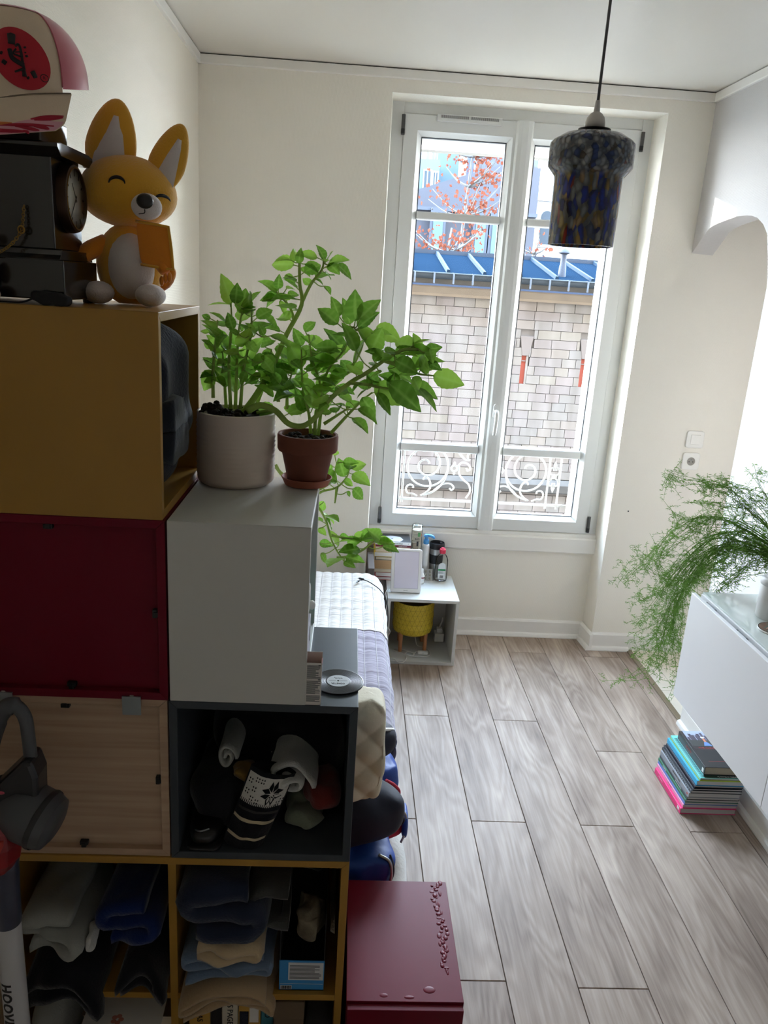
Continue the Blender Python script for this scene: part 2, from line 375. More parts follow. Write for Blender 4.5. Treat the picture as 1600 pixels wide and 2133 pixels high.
# window ------------------------------------------------------------
W = setting('window_1', 'white double casement window over the wrought iron balcony rail')
yf = 2.60
f = B()
f.box(0.088, 0.146, 2.612, 2.68, 0.585, 2.617); f.box(1.250, 1.308, 2.612, 2.68, 0.585, 2.617); f.box(0.146, 1.25, 2.612, 2.68, 2.566, 2.617); f.box(0.146, 1.25, 2.612, 2.68, 0.575, 0.612)
f.build('window_frame', m_pvc, W, bevel=0.003)
def sash(x0, x1, z0, z1, gx0, gx1, gz0, gz1):
    b = B()
    # mitred profile: outer flat, slope down to the glazing bead
    def ring(o, i): 
        n = len(b.v); vs = []
        for (xa, xb, za, zb, y) in (o, i): vs += [(xa, y, za), (xb, y, za), (xb, y, zb), (xa, y, zb)]
        b.add(vs, [(k, (k+1) % 4, 4+(k+1) % 4, 4+k) for k in range(4)])
    L = [(x0, x1, z0, z1, 2.665), (x0, x1, z0, z1, yf+0.003), (x0+0.003, x1-0.003, z0+0.003, z1-0.003, yf), (gx0-0.022, gx1+0.022, gz0-0.022, gz1+0.022, yf), (gx0-0.016, gx1+0.016, gz0-0.016, gz1+0.016, yf+0.008), (gx0-0.002, gx1+0.002, gz0-0.002, gz1+0.002, yf+0.024), (gx0, gx1, gz0, gz1, yf+0.028), (gx0, gx1, gz0, gz1, 2.665)]
    for a, c in zip(L, L[1:]): ring(a, c)
    ring(L[-1], L[0])
    s = b.build('sash', m_pvc, W)
    g = B(); 
    for (xa, xb, za, zb) in ((gx0, gx1, gz0, gz0+0.004), (gx0, gx1, gz1-0.004, gz1), (gx0, gx0+0.004, gz0, gz1), (gx1-0.004, gx1, gz0, gz1)): g.box(xa, xb, yf+0.027, yf+0.045, za, zb)
    g.build('gasket', m_gasket, s)
    B().box(gx0, gx1, 2.638, 2.642, gz0, gz1).build('pane', m_glass, s)
    for za, zb in ((1.002, 1.044), (2.117, 2.152)):
        B().prism([(yf+0.010, za+0.004), (yf+0.014, za), (2.662, za), (2.662, zb), (yf+0.014, zb), (yf+0.010, zb-0.004)], 'x', gx0, gx1).build('muntin', m_pvc, s)
    return s
SL = sash(0.147, 0.703, 0.604, 2.564, 0.232, 0.629, 0.690, 2.474)
SR = sash(0.705, 1.249, 0.604, 2.564, 0.762, 1.164, 0.686, 2.474)
B().prism([(0.664, yf), (0.664, yf-0.010), (0.672, yf-0.019), (0.690, yf-0.024), (0.716, yf-0.024), (0.734, yf-0.019), (0.742, yf-0.010), (0.742, yf)], 'z', 0.604, 2.564).build('mullion', m_pvc, SR)
hb = B().prism([(0.680+0.014+0.014*math.cos(a), 1.235+(0.022 if math.sin(a) > 0 else -0.022)+0.014*math.sin(a)) for a in [2*PI*i/20+0.01 for i in range(20)]], 'y', yf-0.034, yf-0.024).build('handle_plate', m_pvc, SR, bevel=0.002)
B().tube(spline([(0.694, yf-0.03, 1.235), (0.694, yf-0.055, 1.235), (0.694, yf-0.066, 1.222), (0.694, yf-0.067, 1.19), (0.693, yf-0.064, 1.15), (0.692, yf-0.060, 1.118)], 6), 0.0095, 10).build('handle', m_pvc, SR, smooth=True)
v = B(); v.box(0.294, 0.594, yf-0.016, yf, 2.538, 2.568); vent = v.build('vent', m_pvc, SL, bevel=0.003)
s_ = B()
for i in range(62):
    if i in (30, 31): continue
    x = 0.312+i*0.0043; s_.box(x, x+0.0019, yf-0.0168, yf-0.0155, 2.552, 2.564)
tag(s_.build('slot', m_dark, vent), kind='stuff')
for x in (0.143, 1.252):
    for za, zb in ((0.614, 0.700), (2.472, 2.556)):
        h = B().lathe([(0.0085, 0), (0.0085, zb-za)], 12, (x, yf-0.006, za)).build('hinge', m_hinge, W, auto=True)
        B().lathe([(0.009, 0), (0.009, 0.02)], 12, (x, yf-0.006, za+0.005)).build('hinge_pin', m_dark, h, auto=True)
# sill trim band
st(B().prism([(YN, 0.494), (2.588, 0.494), (2.584, 0.50), (2.584, 0.572), (2.590, 0.578), (2.60, 0.580), (2.60, 0.597), (2.63, 0.604), (2.63, 0.494)], 'x', 0.088, 1.303).build('trim_7', m_trim), 'painted sill band under the casement window')
# the street front of this building, unseen, added tall and dark to shade the building opposite, with the window opening left free
fw = setting('wall_street_shading')
m_front = mat('shading_render', (120, 114, 106), 0.9)
for a in ((-30, XL-0.12, 2.60, 2.95, -9, 26), (XR+0.74, 30, 2.60, 2.95, -9, 26), (XL-0.12, XR+0.74, 2.861, 2.95, 2.459, 26), (XL-0.12, XR+0.74, 2.861, 2.95, -9, 0.56), (XL-0.12, 0.20, 2.861, 2.95, 0.56, 2.459), (1.225, XR+0.74, 2.861, 2.95, 0.56, 2.459)):
    B().box(*a).build('shading_facade', m_front, fw)
# outside sill
st(B().prism([(2.66, 0.60), (2.86, 0.585), (2.86, 0.50), (2.66, 0.50)], 'x', 0.195, 1.23).build('trim_8', mat('stone_sill', (205, 200, 190), 0.8)))
# ================================================================== OUTSIDE
random.seed(7)
m_iron = mat('pale_iron', (104, 101, 96), 0.55)
m_stone = mat('limestone', (93, 84, 77), 0.9, var=(1.6, 0.25), bump=(20, 0.2))
def stone_mat():
    m = mat('limestone_block', (93, 84, 77), 0.9); t = m.node_tree; p = t.nodes['Principled BSDF']
    oi = node(t, 'ShaderNodeObjectInfo'); rp = node(t, 'ShaderNodeValToRGB'); cr = rp.color_ramp
    cr.elements[0].color = (*s2l((88, 80, 76)), 1); cr.elements[1].color = (*s2l((95, 87, 78)), 1); cr.elements[1].position = 0.985
    for ps, c in ((0.25, (94, 84, 79)), (0.5, (89, 83, 78)), (0.75, (94, 86, 79)), (0.93, (93, 83, 76))):
        e_ = cr.elements.new(ps); e_.color = (*s2l(c), 1)
    geo_ = node(t, 'ShaderNodeNewGeometry'); mp_ = node(t, 'ShaderNodeMapping'); mp_.inputs['Scale'].default_value = (2.2, 1, 0.35)
    n = node(t, 'ShaderNodeTexNoise'); n.inputs['Scale'].default_value = 1.6; n.inputs['Detail'].default_value = 5
    mx = node(t, 'ShaderNodeMix'); mx.data_type = 'RGBA'; mx.blend_type = 'MULTIPLY'; mx.inputs['Factor'].default_value = 0.75
    r2 = node(t, 'ShaderNodeValToRGB'); r2.color_ramp.elements[0].color = (0.72, 0.68, 0.62, 1); r2.color_ramp.elements[0].position = 0.35; r2.color_ramp.elements[1].color = (1.1, 1.1, 1.1, 1); r2.color_ramp.elements[1].position = 0.62
    ta = node(t, 'ShaderNodeAttribute'); ta.attribute_name = 'tint'; ad_ = node(t, 'ShaderNodeMath', operation='ADD'); fr_ = node(t, 'ShaderNodeMath', operation='FRACT'); t.links.new(oi.outputs['Random'], ad_.inputs[0]); t.links.new(ta.outputs['Fac'], ad_.inputs[1]); t.links.new(ad_.outputs[0], fr_.inputs[0])
    t.links.new(fr_.outputs[0], rp.inputs[0]); t.links.new(geo_.outputs['Position'], mp_.inputs[0]); t.links.new(mp_.outputs[0], n.inputs['Vector'])
    t.links.new(n.outputs['Fac'], r2.inputs[0]); t.links.new(rp.outputs[0], mx.inputs['A']); t.links.new(r2.outputs[0], mx.inputs['B']); t.links.new(mx.outputs['Result'], p.inputs['Base Color'])
    return m
m_block = stone_mat()
m_joint = mat('joint_mortar', (93, 86, 81), 0.95)
m_zinc = mat('zinc_sky_tint', (14, 24, 34), 1.0, spec=0.0, var=(0.6, 0.12))  # blue of the reflected sky put into the base colour
m_batten = mat('zinc_batten', (19, 31, 42), 0.9, spec=0.1)
m_gut = mat('gutter_zinc', (36, 41, 45), 0.9, var=(5, 0.2))
m_brick = mat('brick_infill', (112, 44, 26), 0.85, var=(14, 0.2))
m_far = mat('far_glass', (26, 37, 46), 0.2)
st(B().box(-60, 80, 3.2, 120, -9.2, -9.0).build('ground', mat('street', (94, 93, 91), 0.9)))
SB = thing('stone_building', 'low pale stone building with zinc roof tinted with sky reflection across the street', 'building', (3.5, 18.7, -9))
YS = 18.7
B().box(-4, 14, YS+0.03, 22.2, -9, 1.62).build('core', m_joint, SB)
# slit windows
slits = [(4.295, 4.46), (5.835, 6.0)]; SZ0, SZ1 = -0.45, 0.27
blocks = []
CH = 0.226
z = 1.60-CH; r = 0
while z > -9.0:
    x = -4.0+random.uniform(-0.4, 0)
    while x < 14:
        L_ = random.choice((0.36, 0.42, 0.46, 0.52))*(1.25 if z > 0.4 else 1.0)
        blocks.append((x, min(x+L_, 14), z, z+CH)); x += L_
    z -= CH; r += 1
def clash(b): return any(b[1] > a+0.0 and b[0] < c and b[3] > SZ0 and b[2] < 0.76 for a, c in slits)
def cut(b):
    out_ = [b]
    for a, c in slits:
        za, zb = (a-0.09, c+0.09) if b[2] > SZ1-0.02 else (a, c)
        nx = []
        for q in out_:
            if q[3] > SZ0+0.02 and q[2] < 0.70 and q[1] > za and q[0] < zb:
                if za-q[0] > 0.05: nx.append((q[0], za, q[2], q[3]))
                if q[1]-zb > 0.05: nx.append((zb, q[1], q[2], q[3]))
            else: nx.append(q)
        out_ = nx
    return out_
allb = [q for b in blocks if not (-3.32 < b[2]+CH/2 < -2.95) for q in cut(b)]
def near(b): return 1.15 < b[0] and b[1] < 6.6 and -4.25 < b[2]
vis = sorted([b for b in allb if near(b)], key=lambda b: abs((b[0]+b[1])/2-3.7)+abs(b[2]+1.2)*0.6)[:296]
vs_ = set(vis); g = 0.006; rest = B()
for b in allb:
    dp = random.uniform(0.0, 0.012)
    if b in vs_:
        o = B().box(-(b[1]-b[0])/2+g, (b[1]-b[0])/2-g, -0.04, 0.03, g-CH/2, CH/2-g).build('stone_block', m_block, SB, local=True)
        o.location = ((b[0]+b[1])/2-3.5, dp-0.006, (b[2]+b[3])/2+9)
    else: rest.box(b[0]+g, b[1]-g, YS-0.04+dp, YS+0.03, b[2]+g, b[3]-g)
o = tag(rest.build('stone_courses', m_block, SB), kind='stuff')
tn = []
for i in range(len(o.data.polygons)//6): tn += [random.random()]*6
at = o.data.attributes.new('tint', 'FLOAT', 'FACE'); at.data.foreach_set('value', tn)
for a, c in slits:
    s = B().box(a-0.01, c+0.01, YS+0.0, YS+0.02, SZ0-0.01, SZ1+0.01).build('slit_window', m_brick, SB)
    B().box(c-0.05, c+0.0, YS-0.035, YS+0.03, SZ0, SZ1).build('reveal', m_stone, s)
    B().box(a, c-0.05, YS-0.02, YS+0.01, SZ1-0.14, SZ1-0.12).build('head_bar', m_joint, s)
    B().prism([(a, SZ1), (c, SZ1), (c+0.088, 0.755), (a-0.088, 0.755)], 'y', YS-0.05, YS+0.02).build('keystone', mat('keystone', (84, 74, 68), 0.9, var=(3, 0.1)), SB, bevel=0.01)
B().prism([(YS, -3.32), (YS-0.16, -3.26), (YS-0.20, -3.05), (YS-0.08, -2.95), (YS, -2.93)], 'x', -4, 14).build('string_course', mat('sooty_stone', (61, 57, 53), 0.95, var=(6, 0.5)), SB)
B().prism([(YS, 1.59), (YS-0.14, 1.60), (YS-0.16, 1.66), (YS-0.30, 1.80), (YS-0.30, 1.84), (YS, 1.84)], 'x', -4, 14).build('cornice', mat('cornice_stone', (97, 83, 68), 0.9, var=(2.5, 0.25)), SB)
B().box(-4, 14, YS-0.38, YS+0.1, 1.84, 1.885).build('flashing', mat('flashing_zinc', (34, 45, 65), 0.9), SB)
B().box(-4, 14, YS-0.18, 22.0, 1.885, 2.14).build('eave', mat('eave_stone', (89, 84, 78), 0.9, var=(4, 0.3)), SB)
gt = B()
pts = [(0.13*math.cos(PI+PI*i/10), 0.13*math.sin(PI+PI*i/10)) for i in range(11)]
poly = [(YS-0.32+a, 2.13+b) for a, b in pts]+[(YS-0.32+0.115*math.cos(2*PI-PI*i/10), 2.13+0.115*math.sin(2*PI-PI*i/10)) for i in range(11)]
gt.prism(poly, 'x', -4, 14); gt.tube([(-4, YS-0.45, 2.135), (14, YS-0.45, 2.135)], 0.02, 8)
gt.build('gutter', m_gut, SB, auto=True)
k = 0; x = -3.77
while x < 14:
    pr = B().tube([(x, YS-0.47, 2.15), (x, YS-0.47, 1.9)], 0.022, 6).box(x-0.02, x+0.02, YS-0.47, YS-0.20, 2.14, 2.16)
    pr.build('gutter_bracket', mat('bracket_zinc', (60, 65, 72), 0.8), SB); x += 0.47
# zinc roof in trays between battens
xs = [2.223+0.892*i for i in range(-7, 14)]
def rz(y): return 2.17+(y-18.5)*(2.70-2.17)/3.1
for a, b in zip(xs, xs[1:]):
    B().add([(a, 18.45, rz(18.45)), (b, 18.45, rz(18.45)), (b, 21.6, rz(21.6)), (a, 21.6, rz(21.6)), (a, 18.45, rz(18.45)-0.04), (b, 18.45, rz(18.45)-0.04), (b, 21.6, rz(21.6)-0.04), (a, 21.6, rz(21.6)-0.04)],
            [(0, 1, 2, 3), (4, 7, 6, 5), (0, 4, 5, 1), (1, 5, 6, 2), (2, 6, 7, 3), (3, 7, 4, 0)]).build('roof_tray', m_zinc, SB)
for a in xs: B().prism([(a-0.045, 0), (a+0.045, 0), (a+0.03, 0.075), (a-0.03, 0.075)], 'y', 0, 1)
for a in xs:
    bb_ = B(); vs = []
    for y in (18.43, 21.6): vs += [(a-0.05, y, rz(y)-0.01), (a+0.05, y, rz(y)-0.01), (a+0.032, y, rz(y)+0.075), (a-0.032, y, rz(y)+0.075)]
    bb_.add(vs, [(0, 1, 2, 3), (7, 6, 5, 4)]+[(i, (i+1) % 4, 4+(i+1) % 4, 4+i) for i in range(4)]).build('roof_batten', m_batten, SB)
B().box(-4, 14, 21.55, 22.1, 2.5, 2.80).build('ridge', mat('ridge_zinc', (29, 36, 47), 0.9, var=(3, 0.15)), SB)
vt = B().lathe([(0.105, -0.05), (0.085, 0.25), (0.072, 0.29), (0.072, 0.52), (0.16, 0.56), (0.15, 0.60), (0.06, 0.68), (0.02, 0.70)], 16, (5.15, 19.0, rz(19.0)))
vt.build('roof_vent', mat('vent_zinc', (42, 46, 55), 0.9), SB, auto=True)

# iron balcony rail just outside the window
R = thing('balcony_railing', 'pale wrought iron balcony railing with scrolls outside the window', 'railing', (0.7, 3.0, 0.60))
YR = 3.0
def scroll(pts, r=0.0058, name='scroll'): B().tube(spline(pts, 7), r, 8).build(name, m_iron, R, smooth=True)
def circ(cx, cz, r0, r1, a0, a1, n=16): return [(cx+(r0+(r1-r0)*i/n)*math.cos(a0+(a1-a0)*i/n), YR, cz+(r0+(r1-r0)*i/n)*math.sin(a0+(a1-a0)*i/n)) for i in range(n+1)]
def motif(cx, sg):
    q = lambda L_: [(cx+sg*(p[0]-cx), p[1], p[2]) for p in L_]
    # big C with inner spiral
    scroll(q(circ(cx, 0.838, 0.118, 0.116, -2.6, -PI/2+4.9-2.6+1.2, 18)))
    scroll(q(circ(cx-0.008, 0.845, 0.116, 0.016, PI*1.28, PI*1.28-PI*3.15, 30)), 0.0055)
    # tail to the base and its small volute
    scroll(q([(cx+0.112, YR, 0.80), (cx+0.09, YR, 0.74), (cx+0.04, YR, 0.69), (cx-0.02, YR, 0.665)]))
    scroll(q([(cx-0.02, YR, 0.757), (cx-0.012, YR, 0.772), (cx+0.004, YR, 0.77), (cx+0.020, YR, 0.745), (cx+0.022, YR, 0.71), (cx-0.002, YR, 0.68), (cx-0.03, YR, 0.663)]), 0.0052)
    scroll(q(circ(cx-0.085, 0.705, 0.010, 0.036, 0.2, PI*1.35, 12)+[(cx-0.075, YR, 0.672), (cx-0.05, YR, 0.660)]), 0.0052)
    scroll(q([(cx+0.04, YR, 0.692), (cx+0.075, YR, 0.725), (cx+0.11, YR, 0.742), (cx+0.142, YR, 0.738), (cx+0.158, YR, 0.718), (cx+0.145, YR, 0.703), (cx+0.134, YR, 0.714)]), 0.005)
motif(0.42, 1); motif(0.985, -1)
for x in (0.262, 0.284, 1.118, 1.182): B().tube([(x, YR, 0.62), (x, YR, 0.965)], 0.0062, 8).build('post', m_iron, R)
B().box(0.19, 1.24, YR-0.008, YR+0.008, 0.636, 0.648).build('bottom_rail', m_iron, R)
B().box(0.17, 1.27, YR-0.02, YR+0.02, 0.962, 0.975).build('handrail', m_iron, R)
for cx in (0.572, 0.835):
    B().tube(circ(cx, 0.832, 0.017, 0.017, 0, 2*PI, 14)[:-1], 0.006, 8, closed=True).build('ring', m_iron, R, smooth=True)
    B().ell((cx, YR, 0.860), (0.007, 0.007, 0.012), 8, 6).ell((cx, YR, 0.804), (0.007, 0.007, 0.012), 8, 6).build('bud', m_iron, R, smooth=True)
for sg in (-1, 1):
    c = 0.703
    scroll([(c+sg*0.118, YR, 0.838), (c+sg*0.09, YR, 0.868), (c+sg*0.055, YR, 0.860), (c+sg*0.04, YR, 0.835), (c+sg*0.055, YR, 0.822), (c+sg*0.062, YR, 0.838)], 0.0055)
    scroll([(c+sg*0.105, YR, 0.845), (c+sg*0.10, YR, 0.80), (c+sg*0.07, YR, 0.765), (c+sg*0.04, YR, 0.74), (c+sg*0.03, YR, 0.70), (c+sg*0.05, YR, 0.66)], 0.0052)
    scroll([(c+sg*0.115, YR, 0.93), (c+sg*0.095, YR, 0.905), (c+sg*0.07, YR, 0.885), (c+sg*0.045, YR, 0.885)], 0.006)
    scroll([(c+sg*0.055, YR, 0.88), (c+sg*0.06, YR, 0.91), (c+sg*0.04, YR, 0.94), (c+sg*0.01, YR, 0.955)], 0.0055)
fle = B(); cx = 1.150
for sg in (-1, 1):
    for z0, s_ in ((0.845, 1), (0.775, -1)):
        fle.tube(spline([(cx, YR, z0-0.03*s_), (cx+sg*0.024, YR, z0-0.015*s_), (cx+sg*0.026, YR, z0+0.012*s_), (cx+sg*0.008, YR, z0+0.018*s_), (cx+sg*0.006, YR, z0+0.002*s_)], 5), 0.0048, 6)
fle.ell((cx, YR, 0.812), (0.014, 0.007, 0.016), 8, 6)
for z0, s_ in ((0.875, 1), (0.745, -1)): fle.lathe([(0.003, -0.012*s_), (0.012, 0), (0.003, 0.024*s_), (0.0005, 0.03*s_)], 8, (cx, YR, z0))
fle.build('rosette', m_iron, R, smooth=True)
B().box(1.13, 1.14, YR-0.003, YR+0.003, 0.65, 0.7)

# buildings far behind
def block(name, label, x0, x1, y0, y1, z1, m, wins, trim=None, roof=None, z0=-9.0):
    t = thing(name, label, 'building', ((x0+x1)/2, (y0+y1)/2, z0))
    B().box(x0, x1, y0, y1, z0, z1).build('wall', m, t)
    for (a, b, c, d) in wins:
        fr = B().box(a-0.08, b+0.08, y0-0.05, y0+0.02, c-0.08, d+0.08).build('window', trim or mat('far_frame', (90, 98, 102), 0.7), t)
        B().box(a, (a+b)/2-0.03, y0-0.06, y0, c, d).build('pane', m_far, fr); B().box((a+b)/2+0.03, b, y0-0.06, y0, c, d).build('pane', m_far, fr)
    if roof: roof(t)
    return t
m_fa = mat('far_facade_blue', (50, 65, 73), 0.9, var=(0.3, 0.08)); m_fb = mat('far_gable', (45, 48, 58), 0.9, var=(0.4, 0.06)); m_fc = mat('far_sunlit_white', (131, 132, 134), 0.9)  # the white is much paler, with sunlight put into its colour
m_slate = mat('slate_roof', (16, 20, 32), 0.6, var=(2, 0.2))
def pots(xs_, y, z):
    def f_(t):
        for x in xs_: B().lathe([(0.09, 0), (0.07, 0.45)], 8, (x, y, z)).build('chimney_pot', mat('pot_grey', (50, 57, 68), 0.8), t)
        B().prism([(z-0.6, 0), (z, 0), (z, 0)], 'x', 0, 0.1)
    return f_
block('apartment_building', 'pale blue rendered house with chimney pots at the upper left of the window', -2, 4.25, 44, 52, 8.35, m_fa, [(3.45, 3.78, 6.4, 7.75), (3.95, 4.15, 6.6, 7.7), (2.6, 2.95, 6.4, 7.7)], roof=pots([2.6, 2.9, 3.2, 3.6, 3.9, 4.1], 44.6, 8.35))
block('apartment_building', 'tall blank pale blue house wall left of the dark chimney stack', 4.25, 5.5, 46, 52, 13, m_fa, [])
ck = thing('chimney_stack', 'tall dark blue chimney stack between two bands of sky', 'chimney', (6.03, 45, -9))
B().box(5.87, 6.19, 44.8, 45.4, -9, 13).build('stack', mat('stack_blue', (17, 27, 45), 0.8), ck); B().box(5.82, 6.24, 44.75, 45.45, 7.6, 7.75).build('band', m_slate, ck)
block('apartment_building', 'big blank lavender gable wall at the right of the upper window panes', 6.95, 10.2, 47, 60, 16, m_fb, [])
def mansard(t):
    B().prism([(2.4, 5.9), (6.6, 7.35), (8.1, 7.2), (8.1, 2.0), (2.4, 2.0)], 'y', 36.4, 43).build('roof', m_slate, t)
    for x in (3.6, 5.55, 6.3):
        d = B().box(x-0.35, x+0.35, 36.0, 37, 3.2, 5.2).build('dormer', mat('dormer_zinc', (22, 30, 42), 0.6), t)
        B().box(x-0.22, x+0.22, 35.96, 36.0, 3.4, 4.9).build('pane', mat('dormer_pane', (49, 71, 81), 0.3), d)
    B().box(2.4, 8.1, 36.1, 36.5, 5.1, 5.25).build('ledge', mat('dormer_zinc', (22, 30, 42), 0.6), t)
block('town_house', 'slate blue mansard roof with pale dormer windows behind the orange tree', 2.4, 8.1, 36.5, 43, 2.2, m_fb, [], roof=mansard)
def arches(t):
    for x in (8.72, 9.72, 10.7):
        pts = [(x-0.24, 4.0), (x+0.24, 4.0)]+[(x+0.24*math.cos(a), 5.25+0.24*math.sin(a)) for a in [PI*i/10 for i in range(11)]]
        a_ = B().prism(pts, 'y', 36.9, 37.05).build('arched_window', m_far, t)
        B().box(x-0.3, x+0.3, 36.85, 37.02, 3.9, 4.0).build('ledge', m_fc, a_)
    B().prism([(8.15, 6.0), (9.6, 7.2), (14, 7.6), (14, 6.0)], 'y', 37.0, 44).build('gable', m_fc, t)
    B().box(8.15, 14, 36.85, 37.0, 5.9, 6.05).build('ledge', m_fc, t)
    for x in (8.4, 8.95, 9.45, 9.95, 10.45):
        f_ = B().box(x-0.19, x+0.19, 36.9, 37.02, 2.45, 3.45).build('window', mat('brick_frame', (54, 32, 29), 0.85), t)
        B().box(x-0.07, x+0.07, 36.88, 36.95, 2.5, 3.3).build('pane', m_far, f_)
        B().lathe([(0.13, 0), (0.13, 0.03)], 10, (x, 36.87, 3.1), 'y').build('roundel', m_fc, f_)
block('arcaded_building', 'white building coloured sunlit bright with arched windows and brick framed windows below', 8.15, 14, 37, 46, 6.0, m_fc, [], roof=arches)
# autumn trees beyond the zinc roof
m_bark = mat('plane_bark', (67, 67, 66), 0.9, var=(3, 0.3))
def leafmat(name, c, k=0.5):
    m = bpy.data.materials.new(name); m.use_nodes = True; t = m.node_tree; t.nodes.clear()
    o_ = node(t, 'ShaderNodeOutputMaterial'); d = node(t, 'ShaderNodeBsdfDiffuse'); tr = node(t, 'ShaderNodeBsdfTranslucent'); mx = node(t, 'ShaderNodeMixShader'); mx.inputs[0].default_value = k
    d.inputs[0].default_value = (*s2l(c), 1); tr.inputs[0].default_value = (*s2l(c), 1)
    t.links.new(d.outputs[0], mx.inputs[1]); t.links.new(tr.outputs[0], mx.inputs[2]); t.links.new(mx.outputs[0], o_.inputs[0]); return m
m_fall = leafmat('autumn_leaf', (82, 46, 35))
def tree(label, x, y, z0, h, wd, nleaf, seed, lean=0.0):
    rnd = random.Random(seed)
    t = thing('plane_tree', label, 'tree', (x, y, z0), 'autumn trees beyond the zinc roof')
    tips = []; tb = B()
    trunk = spline([(x, y, z0), (x+0.1, y, z0+h*0.35), (x+lean*0.5-0.1, y, z0+h*0.7), (x+lean, y, z0+h)], 5)
    tb.tube(trunk, [0.16*(1-0.85*i/(len(trunk)-1)) for i in range(len(trunk))], 7); tb.build('trunk', m_bark, t, smooth=True)
    for i in range(24):
        k = rnd.uniform(0.42, 1.0); k = 0.62+k*0.38; p = trunk[min(len(trunk)-1, int(k*(len(trunk)-1)))]; k = (k-0.62)/0.38
        a = rnd.uniform(0, 2*PI); L_ = wd*rnd.uniform(0.5, 1.0)*(1.25-0.8*k)
        e_ = Vector((p.x+math.cos(a)*L_, p.y+math.sin(a)*L_*0.6, p.z+L_*rnd.uniform(0.25, 0.9)))
        md_ = (p+e_)/2+Vector((0, 0, -0.1*L_)); q = spline([p, md_, e_], 4)
        B().tube(q, [0.045*(1-0.8*j/(len(q)-1)) for j in range(len(q))], 5).build('branch', m_bark, t, smooth=True)
        for j in range(2, len(q)): tips.append(q[j])
    lv = B()
    for i in range(nleaf):
        c = rnd.choice(tips)+Vector((rnd.gauss(0, 0.25), rnd.gauss(0, 0.25), rnd.gauss(0, 0.22))); s_ = rnd.uniform(0.05, 0.095)
        lv.m = Matrix.Translation(c) @ Euler((rnd.uniform(0, 6), rnd.uniform(0, 6), rnd.uniform(0, 6))).to_matrix().to_4x4()
        lv.add([(0, -s_*0.6, 0), (s_*0.9, -s_*0.3, 0.02), (s_*0.5, s_*0.1, 0), (s_*0.7, s_*0.8, 0.03), (0, s_*1.1, 0), (-s_*0.7, s_*0.8, 0.03), (-s_*0.5, s_*0.1, 0), (-s_*0.9, -s_*0.3, 0.02)], [(0, 1, 2, 3, 4, 5, 6, 7)])
    lv.m = None
    tag(lv.build('foliage', m_fall, t), kind='stuff')
    bl = B()
    for i in range(26):
        c = rnd.choice(tips); bl.ell((c.x, c.y, c.z-0.2), (0.035, 0.035, 0.035), 6, 4)
    tag(bl.build('seed_balls', mat('seed_ball', (32, 32, 37), 0.9), t), kind='stuff')
tree('tall orange leaved plane tree reaching up in the left upper panes', 3.5, 27, -9, 16.0, 2.2, 520, 3, 0.25)
tree('lower spreading orange plane tree just behind the zinc roof ridge', 2.4, 24.4, -9, 12.6, 2.4, 420, 11, 0.5)
tree('sparse plane tree with dark seed balls at the right of the mullion', 6.1, 27.5, -9, 12.9, 1.5, 60, 21, 0.2)
# ================================================================== CUBE CABINETS
def lacquer(name, rgb, rough=0.38, spec=0.5): return mat(name, rgb, rough, spec=spec, bump=(45, 0.03))
m_yel = lacquer('golden_lacquer', (166, 124, 48)); m_red = lacquer('red_lacquer', (108, 13, 35), 0.42, 0.18); m_lg = lacquer('pale_grey_lacquer', (202, 202, 198), 0.42)
m_dg = lacquer('dark_grey_lacquer', (64, 70, 76), 0.36, 0.28); m_wht = mat('white_lacquer', (230, 230, 232), 0.3)
def oakmat():
    m = mat('stained_oak', (186, 158, 132), 0.55); t = m.node_tree; p = t.nodes['Principled BSDF']
    tc = node(t, 'ShaderNodeTexCoord'); mp_ = node(t, 'ShaderNodeMapping'); mp_.inputs['Scale'].default_value = (2.5, 30, 60)
    n = node(t, 'ShaderNodeTexNoise'); n.inputs['Scale'].default_value = 1.6; n.inputs['Detail'].default_value = 5
    rp = node(t, 'ShaderNodeValToRGB'); rp.color_ramp.elements[0].position = 0.3; rp.color_ramp.elements[0].color = (*s2l((174, 144, 118)), 1); rp.color_ramp.elements[1].position = 0.7; rp.color_ramp.elements[1].color = (*s2l((194, 166, 138)), 1)
    t.links.new(tc.outputs['Object'], mp_.inputs[0]); t.links.new(mp_.outputs[0], n.inputs['Vector']); t.links.new(n.outputs['Fac'], rp.inputs[0]); t.links.new(rp.outputs[0], p.inputs['Base Color'])
    return m
m_oak = oakmat()
T = 0.0155
def cabinet(label, x0, x1, y0, y1, z0, z1, face, m, inset=0.004, mback=None, back=True, name='cube_cabinet'):
    """face: side that is open, '-y', '+y' or '+x'; panels mitred at the corners"""
    t = thing(name, label, 'cabinet', ((x0+x1)/2, (y0+y1)/2, z0), 'stacked cube cabinets')
    e = 0.0003
    if face in ('-y', '+y'):
        a0, a1, ax, s0, s1 = x0, x1, 'y', y0, y1
    else:
        a0, a1, ax, s0, s1 = y0, y1, 'x', x0, x1
    def pan(nm, pts): B().prism(pts, ax, s0, s1).build(nm, m, t, bevel=0.0009)
    pan('top_panel', [(a0, z1), (a1, z1), (a1-T, z1-T), (a0+T, z1-T)]); pan('bottom_panel', [(a0, z0), (a1, z0), (a1-T, z0+T), (a0+T, z0+T)])
    pan('side_panel', [(a0, z0+e), (a0+T, z0+T+e), (a0+T, z1-T-e), (a0, z1-e)]); pan('side_panel', [(a1, z0+e), (a1-T, z0+T+e), (a1-T, z1-T-e), (a1, z1-e)])
    if back:
        bk = {'-y': (x0+T, x1-T, y1-inset-0.006, y1-inset), '+y': (x0+T, x1-T, y0+inset, y0+inset+0.006), '+x': (x0+inset, x0+inset+0.006, y0+T, y1-T)}[face]
        B().box(*bk, z0+T, z1-T).build('back_panel', mback or m, t)
    return t
D = 0.348
